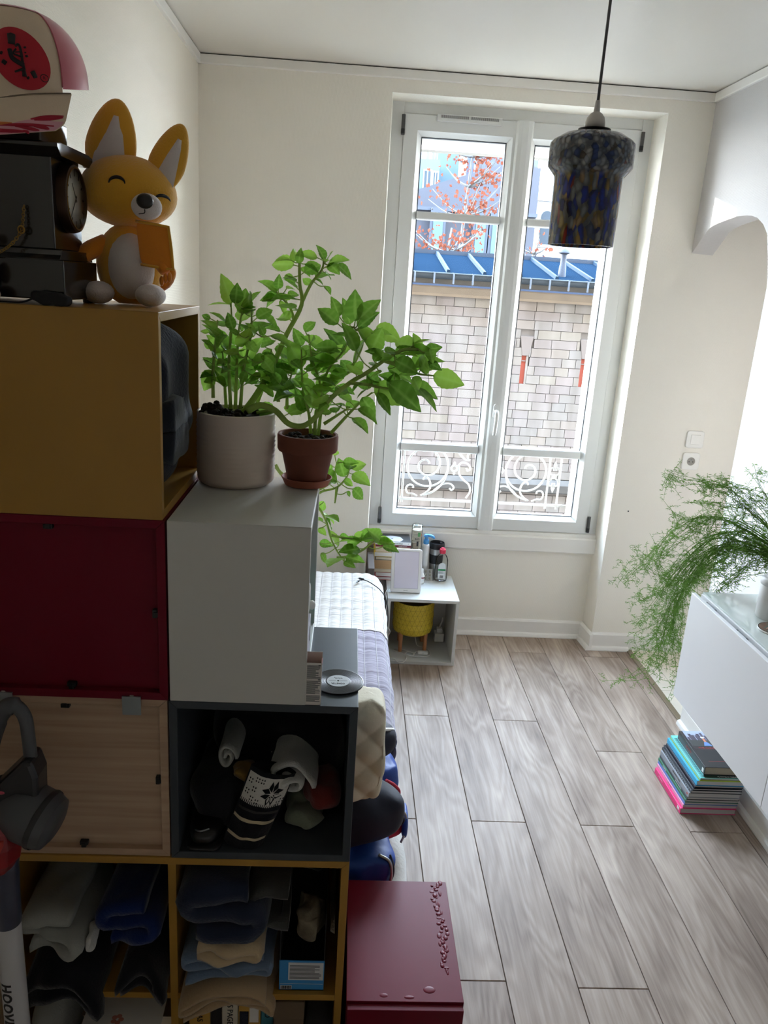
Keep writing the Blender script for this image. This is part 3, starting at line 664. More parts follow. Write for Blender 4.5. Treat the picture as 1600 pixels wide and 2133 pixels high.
# tall golden unit with four compartments on the floor
SU = thing('shelf_unit', 'golden brown four compartment shelf unit under the stacked cubes', 'shelf unit', (-0.353, 0.17, 0), 'stacked cube cabinets')
x0, x1, z1 = -0.706, 0.0, 0.70
for nm, pts in (('top_panel', [(x0, z1), (x1, z1), (x1-T, z1-T), (x0+T, z1-T)]), ('bottom_panel', [(x0, 0), (x1, 0), (x1-T, T), (x0+T, T)]), ('side_panel', [(x0, 0), (x0+T, T), (x0+T, z1-T), (x0, z1)]), ('side_panel', [(x1, 0), (x1-T, T), (x1-T, z1-T), (x1, z1)])):
    B().prism(pts, 'y', 0, D).build(nm, m_yel, SU, bevel=0.0009)
B().box(-0.361, -0.345, 0.001, D-0.01, T, z1-T).build('divider', m_yel, SU, bevel=0.0008)
for a, b in ((x0+T, -0.361), (-0.345, x1-T)): B().box(a, b, 0.001, D-0.01, 0.343, 0.358).build('shelf', m_yel, SU, bevel=0.0008)
B().box(x0+T, x1-T, D-0.008, D-0.002, T, z1-T).build('back_panel', m_yel, SU)
DK = cabinet('dark grey cube cabinet full of clothes, open to the front', -0.353, 0.0, 0, D, 0.7005, 1.05, '-y', m_dg)
OK_ = cabinet('oak cube cabinet turned round to show its recessed back', -0.706, -0.356, 0.004, D, 0.7005, 1.05, '+y', m_oak, inset=0.013)
RB = cabinet('dark red cube cabinet turned round, between oak and golden cubes', -0.706, -0.3535, 0.0, D, 1.0505, 1.40, '+y', m_red, inset=0.014)
WC = cabinet('pale grey cube cabinet with two plant pots on top', -0.350, -0.100, 0, D, 1.0505, 1.40, '+x', m_lg)
YC = cabinet('golden brown cube cabinet on top with dark clothing inside', -0.706, -0.357, 0, D, 1.4005, 1.75, '+x', m_yel)
LR = cabinet('low dark red cube on the floor with scuffed blistered top', 0.010, 0.262, -0.005, 0.345, 0, 0.350, '-y', m_red, back=True)
BT = cabinet('pale grey open cube used as bedside table under the window', 0.190, 0.542, 2.210, 2.555, 0, 0.350, '-y', m_lg, name='bedside_table')
# low red cube: closed by a drawer front, blistered varnish along the outer edge
for o in list(LR.children):
    if o.name.startswith('back'): o.location = (0, 0, 0)
B().box(0.012, 0.260, -0.022, -0.006, 0.002, 0.345).build('door', m_red, LR, bevel=0.001)
rnd = random.Random(5); bl = B()
for i in range(46):
    t_ = i/45; y = 0.34-0.27*t_; x = 0.235-0.006*math.sin(t_*9)-0.012*math.sin(t_*PI)+rnd.uniform(-0.005, 0.008)
    bl.ell((x+rnd.uniform(0, 0.012), y, 0.3497), (rnd.uniform(0.003, 0.007), rnd.uniform(0.004, 0.010), rnd.uniform(0.0008, 0.0022)), 10, 6)
bl.ell((0.19, 0.025, 0.3497), (0.014, 0.010, 0.0014), 14, 6); bl.ell((0.145, 0.006, 0.3497), (0.012, 0.005, 0.0012), 12, 6); bl.ell((0.09, 0.01, 0.3497), (0.01, 0.006, 0.001), 12, 6); bl.ell((0.225, 0.33, 0.3497), (0.004, 0.004, 0.002), 10, 6)
tag(bl.build('blisters', m_red, LR, smooth=True), kind='stuff')
# black clips round the recessed backs, and steel hanging rails
def clip(x, y, z, p, rot=0):
    b = B(); b.m = Matrix.Translation((x, y, z)) @ Matrix.Rotation(rot, 4, 'Y')
    b.box(-0.008, 0.008, -0.004, 0.006, -0.006, 0.002); b.box(-0.0045, 0.0045, -0.006, 0.006, -0.004, 0.006); b.m = None
    b.build('clip', m_dark, p, bevel=0.001)
clip(-0.555, 0.008, 1.380, RB); clip(-0.3735, 0.008, 1.222, RB, PI/2); clip(-0.530, 0.008, 1.072, RB, PI)
clip(-0.545, 0.010, 1.030, OK_); clip(-0.376, 0.010, 0.872, OK_, PI/2); clip(-0.525, 0.010, 0.722, OK_, PI)
m_steel = mat('zinc_steel', (150, 158, 162), 0.35, metal=0.8)
for x in (-0.652, -0.420):
    b = B().prism([(-0.003, 1.0560), (-0.0015, 1.0560), (-0.0015, 1.020), (-0.0035, 1.020), (-0.0035, 1.0575), (0.012, 1.0575), (0.012, 1.056)], 'x', x-0.017, x+0.017)
    o = b.build('steel_bracket', m_steel, OK_)
    B().lathe([(0.006, 0), (0.005, 0.002), (0.003, 0.0024)], 16, (x, 0.004, 1.0575)).build('screw', mat('screw', (190, 186, 176), 0.3, metal=0.9), o, auto=True)
# ================================================================== FURNITURE AND FITTINGS
random.seed(11)
# wall mounted media bench on the right
BN = thing('media_bench', 'white wall mounted media bench with glass top on the right wall', 'bench', (1.32, 0.44, 0.53))
b0, b1 = -0.16, 1.04
B().box(1.135, 1.515, b0, b1, 0.532, 0.550).build('bottom_panel', m_wht, BN, bevel=0.001)
B().box(1.142, 1.515, b0, b1, 0.884, 0.902).build('top_panel', m_wht, BN, bevel=0.001)
for y in (b0, b1-0.018): B().box(1.135, 1.515, y, y+0.018, 0.550, 0.884).build('side_panel', m_wht, BN)
B().box(1.507, 1.515, b0, b1, 0.550, 0.884).build('back_panel', m_wht, BN)
for ya, yb_ in ((b0+0.002, 0.439), (0.441, b1-0.001)): B().box(1.108, 1.122, ya, yb_, 0.530, 0.905).build('door', m_wht, BN, bevel=0.0012)
B().box(1.146, 1.515, b0, b1, 0.9022, 0.908).build('glass_top', mat('greenish_glass_top', (206, 214, 210), 0.06, coat=0.5), BN, bevel=0.001)
for y in (0.955, 0.75, 0.30): 
    h = B().box(1.1225, 1.1405, y-0.035, y+0.035, 0.880, 0.893).build('hinge', m_dark, BN); B().box(1.127, 1.137, y-0.028, y+0.02, 0.893, 0.895).build('hinge_plate', m_steel, h)
B().box(1.125, 1.515, b0-0.001, b1+0.0, 0.5295, 0.5315).build('edge_strip', mat('satin_aluminium', (200, 204, 208), 0.3, metal=0.8), BN)
# light switch and socket on the pier
SW = thing('light_switch', 'white square rocker light switch above the socket', 'switch', (1.687, YB, 1.163))
m_sw = mat('switch_plastic', (236, 234, 228), 0.3)
B().sbox((1.687, YB-0.005, 1.163), (0.044, 0.006, 0.043), 9, nv=10).build('plate', m_sw, SW, smooth=True)
B().prism([(YB-0.010, 1.138), (YB-0.013, 1.140), (YB-0.016, 1.187), (YB-0.010, 1.188)], 'x', 1.664, 1.711).build('rocker', m_sw, SW, bevel=0.001)
SK = thing('wall_socket', 'white round pin wall socket under the light switch', 'socket', (1.684, YB, 1.052))
B().sbox((1.684, YB-0.005, 1.052), (0.044, 0.006, 0.043), 9, nv=10).build('plate', m_sw, SK, smooth=True)
B().lathe([(0.0225, -0.0125), (0.0215, -0.0125), (0.0205, -0.011), (0.0205, -0.0112)], 28, (1.684, YB, 1.052), 'y', caps=False).build('rim', m_sw, SK, auto=True)
B().lathe([(0.0205, -0.0112), (0.0205, -0.0114)], 28, (1.684, YB, 1.052), 'y').build('well', mat('socket_well', (150, 146, 138), 0.5), SK)
for dx in (-0.0095, 0.0095): B().lathe([(0.0028, -0.0118), (0.0028, -0.0113)], 12, (1.684+dx, YB, 1.050), 'y').build('pin_hole', m_dark, SK)
B().lathe([(0.0024, -0.019), (0.0024, -0.011)], 12, (1.684, YB, 1.0605), 'y').build('earth_pin', m_steel, SK)
tag(B().lathe([(0.004, -0.003), (0.003, 0)], 12, (1.408, YB, 0.775), 'y').build('wall_plug', m_dark), 'small dark wall plug hole in the pier beside the window', 'wall plug')

# pendant lamp ------------------------------------------------------
PX, PY = 0.421, 0.40
PD = thing('pendant_lamp', 'mottled blue and grey glass pendant lamp on a grey cord', 'lamp', (PX, PY, ZC))
m_cord = mat('grey_cord', (92, 92, 94), 0.6); m_sock = mat('socket_white', (206, 204, 200), 0.35)
B().lathe([(0.003, 2.185), (0.003, ZC-0.02)], 10, (PX, PY, 0)).build('cord', m_cord, PD, smooth=True)
B().lathe([(0.05, ZC), (0.05, ZC-0.012), (0.04, ZC-0.022), (0.006, ZC-0.028)], 28, (PX, PY, 0)).build('ceiling_rose', m_sock, PD, auto=True)
B().lathe([(0.0065, 2.166), (0.0062, 2.172), (0.0045, 2.188), (0.0042, 2.190)], 16, (PX, PY, 0)).build('strain_relief', m_sock, PD, auto=True)
B().lathe([(0.0200, 2.1395), (0.0198, 2.150), (0.0172, 2.159), (0.0115, 2.166), (0.0066, 2.169)], 28, (PX, PY, 0)).build('lamp_holder', m_sock, PD, smooth=True)
B().lathe([(0.0200, 2.1335), (0.0315, 2.1345), (0.0325, 2.1375), (0.0200, 2.1395)], 32, (PX, PY, 0)).build('collar', m_dark, PD, auto=True)
def mottled():
    m = bpy.data.materials.new('mottled_glass'); m.use_nodes = True; t = m.node_tree; p = t.nodes['Principled BSDF']
    tc = node(t, 'ShaderNodeTexCoord'); sp = node(t, 'ShaderNodeSeparateXYZ'); t.links.new(tc.outputs['Object'], sp.inputs[0])
    mr = node(t, 'ShaderNodeMapRange'); mr.inputs['From Min'].default_value = -0.67; mr.inputs['From Max'].default_value = -0.655; mr.inputs['To Min'].default_value = 0; mr.inputs['To Max'].default_value = 1
    t.links.new(sp.outputs['Z'], mr.inputs['Value'])
    def cells(scale, st_):
        mp_ = node(t, 'ShaderNodeMapping'); mp_.inputs['Scale'].default_value = st_; mp_.inputs['Rotation'].default_value = (0.0, 0.25, 0)
        nn = node(t, 'ShaderNodeTexNoise'); nn.inputs['Scale'].default_value = 26; nn.inputs['Detail'].default_value = 2
        ad = node(t, 'ShaderNodeMix'); ad.data_type = 'RGBA'; ad.inputs['Factor'].default_value = 0.018
        v_ = node(t, 'ShaderNodeTexVoronoi'); v_.inputs['Scale'].default_value = scale
        t.links.new(tc.outputs['Object'], mp_.inputs[0]); t.links.new(tc.outputs['Object'], nn.inputs['Vector'])
        t.links.new(mp_.outputs[0], ad.inputs['A']); t.links.new(nn.outputs['Color'], ad.inputs['B']); t.links.new(ad.outputs['Result'], v_.inputs['Vector'])
        return v_
    va = cells(104, (1, 1, 0.85)); vb = cells(108, (1, 1, 0.34))
    def ramp_(cols):
        r = node(t, 'ShaderNodeValToRGB'); r.color_ramp.interpolation = 'CONSTANT'
        r.color_ramp.elements[0].color = (*s2l(cols[0][1]), 1); r.color_ramp.elements[1].position = cols[1][0]; r.color_ramp.elements[1].color = (*s2l(cols[1][1]), 1)
        for ps, c in cols[2:]: e_ = r.color_ramp.elements.new(ps); e_.color = (*s2l(c), 1)
        return r
    ra = ramp_([(0, (140, 147, 156)), (0.40, (104, 116, 134)), (0.58, (166, 168, 170)), (0.72, (48, 66, 118)), (0.86, (86, 78, 72)), (0.95, (110, 62, 58))])
    rb = ramp_([(0, (22, 46, 150)), (0.24, (128, 132, 134)), (0.44, (150, 124, 64)), (0.54, (60, 74, 110)), (0.72, (148, 124, 92)), (0.87, (140, 44, 38)), (0.91, (16, 30, 96))])
    for v_, r in ((va, ra), (vb, rb)):
        s1 = node(t, 'ShaderNodeSeparateColor'); t.links.new(v_.outputs['Color'], s1.inputs[0]); t.links.new(s1.outputs[0], r.inputs[0])
    mx = node(t, 'ShaderNodeMix'); mx.data_type = 'RGBA'; t.links.new(mr.outputs[0], mx.inputs['Factor']); t.links.new(rb.outputs[0], mx.inputs['A']); t.links.new(ra.outputs[0], mx.inputs['B'])
    # dark hairlines round the chips
    dm = node(t, 'ShaderNodeMapRange'); dm.inputs['From Min'].default_value = 0.25; dm.inputs['From Max'].default_value = 0.62; dm.inputs['To Min'].default_value = 1.0; dm.inputs['To Max'].default_value = 0.35
    dd = node(t, 'ShaderNodeMix'); t.links.new(mr.outputs[0], dd.inputs['Factor']); t.links.new(vb.outputs['Distance'], dd.inputs['A']); t.links.new(va.outputs['Distance'], dd.inputs['B']); t.links.new(dd.outputs[0], dm.inputs['Value'])
    mm = node(t, 'ShaderNodeMix'); mm.data_type = 'RGBA'; mm.blend_type = 'MULTIPLY'; mm.inputs['Factor'].default_value = 1.0
    t.links.new(mx.outputs['Result'], mm.inputs['A']); t.links.new(dm.outputs[0], mm.inputs['B']); t.links.new(mm.outputs['Result'], p.inputs['Base Color'])
    p.inputs['Roughness'].default_value = 0.22; p.inputs['Coat Weight'].default_value = 0.3
    o_ = t.nodes['Material Output']; tl = node(t, 'ShaderNodeBsdfTranslucent'); ms = node(t, 'ShaderNodeMixShader'); ms.inputs[0].default_value = 0.12
    t.links.new(mm.outputs['Result'], tl.inputs[0]); t.links.new(p.outputs[0], ms.inputs[1]); t.links.new(tl.outputs[0], ms.inputs[2]); t.links.new(ms.outputs[0], o_.inputs[0])
    return m
prof = [(0.0205, 2.1340), (0.030, 2.1325), (0.058, 2.1275), (0.079, 2.1155), (0.0838, 2.110), (0.0845, 2.104), (0.0852, 2.072), (0.0845, 2.066), (0.074, 2.0535), (0.0695, 2.048), (0.0685, 2.043), (0.0668, 1.917), (0.0662, 1.915), (0.0632, 1.915), (0.0628, 1.917), (0.0648, 2.045), (0.070, 2.056), (0.0808, 2.070), (0.0802, 2.106), (0.056, 2.123), (0.0205, 2.130)]
B().lathe(prof, 48, (PX, PY, 0), caps=False).build('glass_shade', mottled(), PD, auto=True)
bb_ = B().ell((PX, PY, 2.062), (0.028, 0.028, 0.032), 20, 12); bb_.lathe([(0.0135, 2.085), (0.0135, 2.134)], 18, (PX, PY, 0)).build('bulb', mat('opal_bulb', (236, 234, 228), 0.2), PD, smooth=True)

# bed ---------------------------------------------------------------
BD = thing('bed', 'single bed under a pintucked white and lilac coverlet', 'bed', (-0.30, 1.5, 0))
B().box(-0.745, 0.125, 0.82, 2.14, 0.10, 0.26).build('bed_base', mat('bed_base', (74, 68, 64), 0.9), BD, bevel=0.01)
B().sbox((-0.31, 1.48, 0.37), (0.435, 0.66, 0.115), 12, nv=16).build('mattress', mat('mattress_ticking', (220, 218, 212), 0.9), BD, smooth=True)
for x in (-0.70, 0.08):
    for y in (0.88, 2.08): B().box(x-0.025, x+0.025, y-0.025, y+0.025, 0, 0.10).build('leg', m_oak, BD)
B().box(0.085, 0.117, 2.20, 2.44, 0.0, 0.505).build('headboard_end', mat('taupe_headboard', (74, 64, 58), 0.85), BD, bevel=0.004)
def quilt_mat(name, rgb):
    m = mat(name, rgb, 0.92, sheen=0.3); t = m.node_tree; p = t.nodes['Principled BSDF']
    tc = node(t, 'ShaderNodeTexCoord'); mp_ = node(t, 'ShaderNodeMapping'); mp_.inputs['Scale'].default_value = (9, 62, 9)
    n = node(t, 'ShaderNodeTexNoise'); n.inputs['Scale'].default_value = 1.0; n.inputs['Detail'].default_value = 3; b = node(t, 'ShaderNodeBump'); b.inputs['Strength'].default_value = 0.75; b.inputs['Distance'].default_value = 0.006
    t.links.new(tc.outputs['Object'], mp_.inputs[0]); t.links.new(mp_.outputs[0], n.inputs['Vector']); t.links.new(n.outputs['Fac'], b.inputs['Height']); t.links.new(b.outputs[0], p.inputs['Normal']); return m
QX1, QR = 0.152, 0.055
def quilt_pt(s, y, lift=0.0):
    """s: distance across the bed from the wall, folding over the right edge; y along it"""
    ye = 2.185; x_edge = QX1
    k = y-(ye-0.10)
    if k > 0: x_edge -= 0.10-math.sqrt(max(0, 0.01-k*k))
    d_end = max(0.0, y-(ye-QR)); zt = 0.50
    if d_end > 0: zt -= QR-math.sqrt(max(0, QR*QR-min(d_end, QR)**2))
    flat = x_edge-QR-(-0.752); arc = QR*PI/2
    wr_ = 0.004*nz(s*7+3, y*26, 1.3)+0.006*nz(s*2, y*6, 7.7)+0.0045*abs(math.sin(PI*(s+0.02)/0.046))
    if s < flat: return Vector((-0.752+s, y, zt+wr_+lift))
    if s < flat+arc:
        a = (s-flat)/QR; return Vector((x_edge-QR+math.sin(a)*(QR+wr_+lift), y, zt-QR+math.cos(a)*(QR+wr_+lift)))
    return Vector((x_edge+wr_+lift-0.01*(s-flat-arc), y, zt-QR-(s-flat-arc)))
CV = thing('coverlet', 'pintucked coverlet spread on the bed, white with lilac foot half', 'coverlet', (-0.30, 1.5, 0.5))
SM = 0.85+0.26
def panel(nm, ya, yb_, m, nv):
    b = B(); b.grid(lambda u, v: quilt_pt(u*SM, ya+(yb_-ya)*v), 170, nv)
    if yb_ > 2.1: # far hem hangs down
        b.grid(lambda u, v: quilt_pt(u*SM, 2.185)-Vector((0, 0, 0.25*v*(1 if u*SM < 0.9 else 0.4))), 60, 4)
    b.build(nm, m, CV, smooth=True)
panel('white_panel', 1.512, 2.185, quilt_mat('white_quilt', (186, 181, 174)), 120)
panel('lilac_panel', 0.815, 1.512, quilt_mat('lilac_quilt', (128, 120, 134)), 110)
stc = B()
for i in range(23):
    s = 0.046*i+0.026
    if s > SM: break
    stc.tube([quilt_pt(s, 0.82+(2.17-0.82)*j/50, 0.0015) for j in range(51)], 0.0013, 4)
stc.tube([quilt_pt(SM*j/80, 1.512, 0.001) for j in range(81)], 0.0018, 4)
tag(stc.build('stitching', mat('quilt_thread', (190, 186, 188), 0.9), CV, smooth=True), kind='stuff')
# charging cable lying on the bed and hanging beside it
CB = thing('charging_cable', 'black charging cable with two plugs lying on the white bedspread', 'cable', (0.06, 2.0, 0.505))
B().tube(spline([(0.058, 2.02, 0.517), (0.080, 2.005, 0.515), (0.105, 1.975, 0.512), (0.135, 1.93, 0.505), (0.160, 1.90, 0.478), (0.172, 1.89, 0.42), (0.178, 1.93, 0.33), (0.176, 2.02, 0.22), (0.172, 2.10, 0.12), (0.170, 2.12, 0.02)], 8), 0.0024, 8).build('cord', m_dark, CB, smooth=True)
for (p, q, r) in (((0.060, 2.019, 0.518), (0.036, 2.034, 0.517), 0.0052), ((0.040, 2.008, 0.515), (0.028, 1.992, 0.514), 0.0048)):
    o = B().tube([p, Vector(p).lerp(Vector(q), 0.75)], r, 10).build('plug', m_dark, CB, auto=True)
    B().tube([Vector(p).lerp(Vector(q), 0.75), q], r*0.7, 8).build('connector', m_steel, o, auto=True)
B().tube(spline([(0.058, 2.017, 0.517), (0.050, 2.012, 0.516), (0.040, 2.008, 0.515)], 5), 0.0018, 6).build('strap', m_dark, CB)
# ================================================================== BEDSIDE TABLE AND ITS THINGS
ZT = 0.3503
def book(name, label, x0, x1, y0, y1, z0, z1, cover, pages=None, spine='-x', rot=0.0, group=None, cat='book', extra=None, ct=0.0012):
    """closed book: cover boards and spine are one part, the page block another"""
    t = thing(name, label, cat, ((x0+x1)/2, (y0+y1)/2, z0), group); hx, hy, h = (x1-x0)/2, (y1-y0)/2, z1-z0
    c = B().box(-hx, hx, -hy, hy, 0, ct).box(-hx, hx, -hy, hy, h-ct, h)
    if spine == '-x': c.box(-hx, -hx+ct, -hy, hy, ct, h-ct); pg = (-hx+ct, hx-0.003, -hy+0.003, hy-0.003)
    elif spine == '-y': c.box(-hx, hx, -hy, -hy+ct, ct, h-ct); pg = (-hx+0.003, hx-0.003, -hy+ct, hy-0.003)
    elif spine == '+y': c.box(-hx, hx, hy-ct, hy, ct, h-ct); pg = (-hx+0.003, hx-0.003, -hy+0.003, hy-ct)
    else: c.box(hx-ct, hx, -hy, hy, ct, h-ct); pg = (-hx+0.003, hx-ct, -hy+0.003, hy-0.003)
    c.build('cover', cover, t, local=True, bevel=0.0006); B().box(*pg, ct+0.0002, h-ct-0.0002).build('pages', pages or m_pages, t, local=True)
    t.rotation_euler = (0, 0, rot); return t
def pagemat(name, rgb):
    m = mat(name, rgb, 0.9); t = m.node_tree; p = t.nodes['Principled BSDF']; tc = node(t, 'ShaderNodeTexCoord'); mp_ = node(t, 'ShaderNodeMapping'); mp_.inputs['Scale'].default_value = (3, 3, 900)
    n = node(t, 'ShaderNodeTexNoise'); n.inputs['Scale'].default_value = 1.0; mx = node(t, 'ShaderNodeMix'); mx.data_type = 'RGBA'; c = s2l(rgb)
    mx.inputs['A'].default_value = (*[x*0.72 for x in c], 1); mx.inputs['B'].default_value = (*[min(1, x*1.15) for x in c], 1)
    t.links.new(tc.outputs['Object'], mp_.inputs[0]); t.links.new(mp_.outputs[0], n.inputs['Vector']); t.links.new(n.outputs['Fac'], mx.inputs['Factor']); t.links.new(mx.outputs['Result'], p.inputs['Base Color']); return m
m_pages = pagemat('pages_cream', (222, 206, 180)); m_pgw = pagemat('pages_white', (232, 226, 216)); m_pgt = pagemat('pages_tan', (198, 158, 112))
m_k = mat('cover_black', (24, 24, 26), 0.4); m_w = mat('cover_white', (234, 232, 228), 0.45); m_r = mat('cover_red', (176, 34, 30), 0.45); m_ink = mat('ink_black', (20, 20, 22), 0.6); m_mar = mat('cover_maroon', (110, 22, 34), 0.45)
m_inkw = mat('ink_white', (236, 234, 230), 0.6); m_crm = mat('cover_cream', (222, 206, 176), 0.5); m_yl = mat('cover_yellow', (214, 176, 40), 0.5)
G = 'paperbacks stacked on the bedside table'
z = ZT
BS = [('thin red paperback at the bottom of the bedside stack', 0.018, m_r, m_pgw, 0.130, 0.300), ('red edged paperback second from the bottom of the bedside stack', 0.024, m_r, m_pgw, 0.134, 0.296), ('tan paperback third from the bottom of the bedside stack', 0.017, m_crm, m_pages, 0.126, 0.300),
      ('thick paperback with orange brown pages in the bedside stack', 0.050, m_crm, m_pgt, 0.122, 0.300), ('cream paperback above a dark gap in the bedside stack', 0.017, m_k, m_pages, 0.128, 0.302), ('paperback with yellow spine edge in the bedside stack', 0.026, m_yl, m_pgw, 0.122, 0.298),
      ('beige paperback third from the top of the bedside stack', 0.030, m_crm, m_pages, 0.128, 0.303)]
for lb, h, cv, pg, xa, xb in BS:
    book('paperback', lb, xa, xb, 2.452, 2.588, z, z+h-0.0004, cv, pg, '-x' if cv is not m_k else '+y', group=G); z += h
t1 = book('paperback', 'maroon spined paperback second from the top of the bedside stack', 0.126, 0.306, 2.448, 2.585, z, z+0.0115, m_mar, m_pgw, '-y', group=G); zb = z; z += 0.012
text('lettering', 'MARIUS VAN', 0.0075, (0.265, 2.4475, zb+0.0058), (PI/2, 0, 0), m_inkw, t1)
t2 = book('paperback', 'black and white photo paperback on top of the bedside stack', 0.124, 0.306, 2.447, 2.585, z, z+0.0155, m_w, m_pgw, '-y', group=G)
B().box(0.1245, 0.3055, 2.449, 2.5845, z+0.0156, z+0.0160).build('cover_photo', mat('photo_dark', (40, 42, 44), 0.3, var=(38, 0.9)), t2)
B().prism([(0.158, 2.46), (0.25, 2.455), (0.268, 2.49), (0.255, 2.535), (0.205, 2.548), (0.165, 2.53)], 'z', z+0.0161, z+0.0164).build('cover_print', mat('photo_grey', (176, 178, 182), 0.3, var=(30, 0.3)), t2)
B().prism([(0.204, 2.497), (0.214, 2.500), (0.218, 2.508), (0.21, 2.505)], 'z', z+0.0165, z+0.0167).build('cover_print', m_ink, t2); B().box(0.148, 0.153, 2.47, 2.56, z+0.0165, z+0.0168).build('cover_print', m_inkw, t2)
text('lettering', 'BIRDS IN MIND', 0.0085, (0.235, 2.4465, z+0.0078), (PI/2, 0, 0), m_ink, t2); text('lettering', '4', 0.009, (0.292, 2.4465, z+0.0078), (PI/2, 0, 0), m_ink, t2)
# daylight therapy panel
DP = thing('daylight_lamp', 'white framed flat daylight lamp leaning on the bedside table', 'lamp', (0.281, 2.285, ZT))
tl = math.radians(18)
def on_panel(b): b.m = Matrix.Translation((0.2805, 2.283, ZT+0.002)) @ Matrix.Rotation(-tl, 4, 'X'); return b
pts = []
for cx, cz, a0 in ((0.066, 0.208, 0), (-0.066, 0.208, 1), (-0.066, 0.012, 2), (0.066, 0.012, 3)):
    for i in range(6): a = a0*PI/2+PI/2*i/5; pts.append((cx+0.010*math.cos(a), cz+0.010*math.sin(a)))
on_panel(B()).prism(pts, 'y', 0.0, 0.016).build('frame', mat('lamp_white', (238, 238, 240), 0.3), DP, bevel=0.003)
on_panel(B()).box(-0.0585, 0.0585, -0.0004, 0.001, 0.023, 0.205).build('diffuser', mat('lamp_diffuser', (226, 222, 240), 0.55), DP)
g_ = on_panel(B())
for a in ((-0.0605, -0.0585, 0.021, 0.207), (0.0585, 0.0605, 0.021, 0.207), (-0.0605, 0.0605, 0.205, 0.207), (-0.0605, 0.0605, 0.021, 0.023)): g_.box(a[0], a[1], -0.0008, 0.002, a[2], a[3])
g_.build('inner_rim', mat('lamp_rim', (190, 188, 200), 0.5), DP)
on_panel(B()).prism([(0.016, 0.09), (0.020, 0.10), (0.075, 0.012), (0.070, 0.006)], 'x', -0.02, 0.02).build('stand', MATS['lamp_white'], DP)
o = text('lettering', 'beurer', 0.0075, (0.2805, 2.2855, ZT+0.0145), (PI/2-tl, 0, 0), mat('grey_ink', (110, 110, 118), 0.5), DP)
tag(B().tube(spline([(0.215, 2.305, 0.375), (0.196, 2.30, 0.362), (0.186, 2.285, 0.36), (0.182, 2.265, 0.352), (0.184, 2.20, 0.34), (0.186, 2.195, 0.26), (0.188, 2.19, 0.22), (0.208, 2.19, 0.19), (0.206, 2.188, 0.17), (0.186, 2.188, 0.145), (0.187, 2.19, 0.07), (0.19, 2.18, 0.004)], 7), 0.0019, 7).build('lamp_lead', mat('white_cable', (224, 222, 216), 0.45), smooth=True), 'thin white lead running from the flat daylight lamp down beside the bed', 'cable')
# bottles -----------------------------------------------------------
m_clear = glassmat('clear_plastic', (0.93, 0.95, 0.95), 0.35, 0.05)
CT = thing('cotton_pad_tube', 'tall clear printed tube of cotton pads beside the paperbacks', 'tube', (0.337, 2.50, ZT))
B().lathe([(0.0265, ZT), (0.0275, ZT+0.004), (0.0275, ZT+0.262), (0.0262, ZT+0.29), (0.0248, ZT+0.293), (0.006, ZT+0.290)], 28, (0.337, 2.50, 0), caps=False).build('sleeve', m_clear, CT, smooth=True)
cp = B()
for i in range(34): cp.lathe([(0.0240, ZT+0.003+i*0.0078), (0.0255, ZT+0.0055+i*0.0078), (0.0240, ZT+0.0098+i*0.0078)], 20, (0.337, 2.50, 0))
tag(cp.build('cotton_pads', mat('cotton', (236, 226, 208), 0.95), CT, smooth=True), kind='stuff')
def arcbox(nm, m, c, r, a0, a1, z0, z1, p):
    b = B(); n = 8; vs = []
    for i in range(n+1):
        a = math.radians(a0+(a1-a0)*i/n); vs += [(c[0]+r*math.cos(a), c[1]+r*math.sin(a), z0), (c[0]+r*math.cos(a), c[1]+r*math.sin(a), z1)]
    b.add(vs, [(2*i, 2*i+2, 2*i+3, 2*i+1) for i in range(n)]); return b.build(nm, m, p, smooth=True)
cc = (0.337, 2.50)
arcbox('label', mat('label_green', (96, 160, 96), 0.5), cc, 0.0279, -84, -56, ZT+0.236, ZT+0.258, CT)
arcbox('label', mat('label_taupe', (150, 134, 112), 0.5), cc, 0.0279, -128, -70, ZT+0.05, ZT+0.20, CT); arcbox('label', m_ink, cc, 0.0280, -92, -72, ZT+0.185, ZT+0.21, CT)
arcbox('label', mat('label_violet', (96, 84, 150), 0.5), cc, 0.0279, -34, -14, ZT+0.03, ZT+0.17, CT); arcbox('label', mat('label_orange', (222, 130, 60), 0.5), cc, 0.0279, -38, -30, ZT+0.236, ZT+0.25, CT)
text('lettering', 'BIO', 0.014, (0.337, 2.4718, ZT+0.222), (PI/2, 0, 0), m_ink, CT)
text('lettering', 'COTONS', 0.011, (0.3445, 2.4725, ZT+0.13), (PI/2, -PI/2, 0.25), m_ink, CT)
PB = thing('pump_bottle', 'white pump bottle with light blue dispenser head', 'bottle', (0.392, 2.535, ZT))
B().lathe([(0.018, ZT), (0.0205, ZT+0.003), (0.0205, ZT+0.168), (0.017, ZT+0.179), (0.010, ZT+0.182)], 26, (0.392, 2.535, 0)).build('body', m_w, PB, smooth=True)
m_lb = mat('light_blue_plastic', (86, 160, 218), 0.35)
pm = B().lathe([(0.0145, ZT+0.181), (0.0145, ZT+0.200), (0.012, ZT+0.203), (0.008, ZT+0.204), (0.008, ZT+0.216), (0.013, ZT+0.218), (0.014, ZT+0.224), (0.010, ZT+0.231), (0.004, ZT+0.233)], 22, (0.392, 2.535, 0))
pm.tube(spline([(0.392, 2.535, ZT+0.226), (0.412, 2.525, ZT+0.227), (0.426, 2.518, ZT+0.222), (0.431, 2.515, ZT+0.215)], 5), [0.008]*10+[0.0075, 0.007, 0.0062, 0.0055, 0.005, 0.0045], 10)
pm.build('pump', m_lb, PB, auto=True)
TM = thing('travel_mug', 'steel travel mug with black lid and black grip band', 'mug', (0.452, 2.548, ZT))
cx, cy = 0.452, 2.548
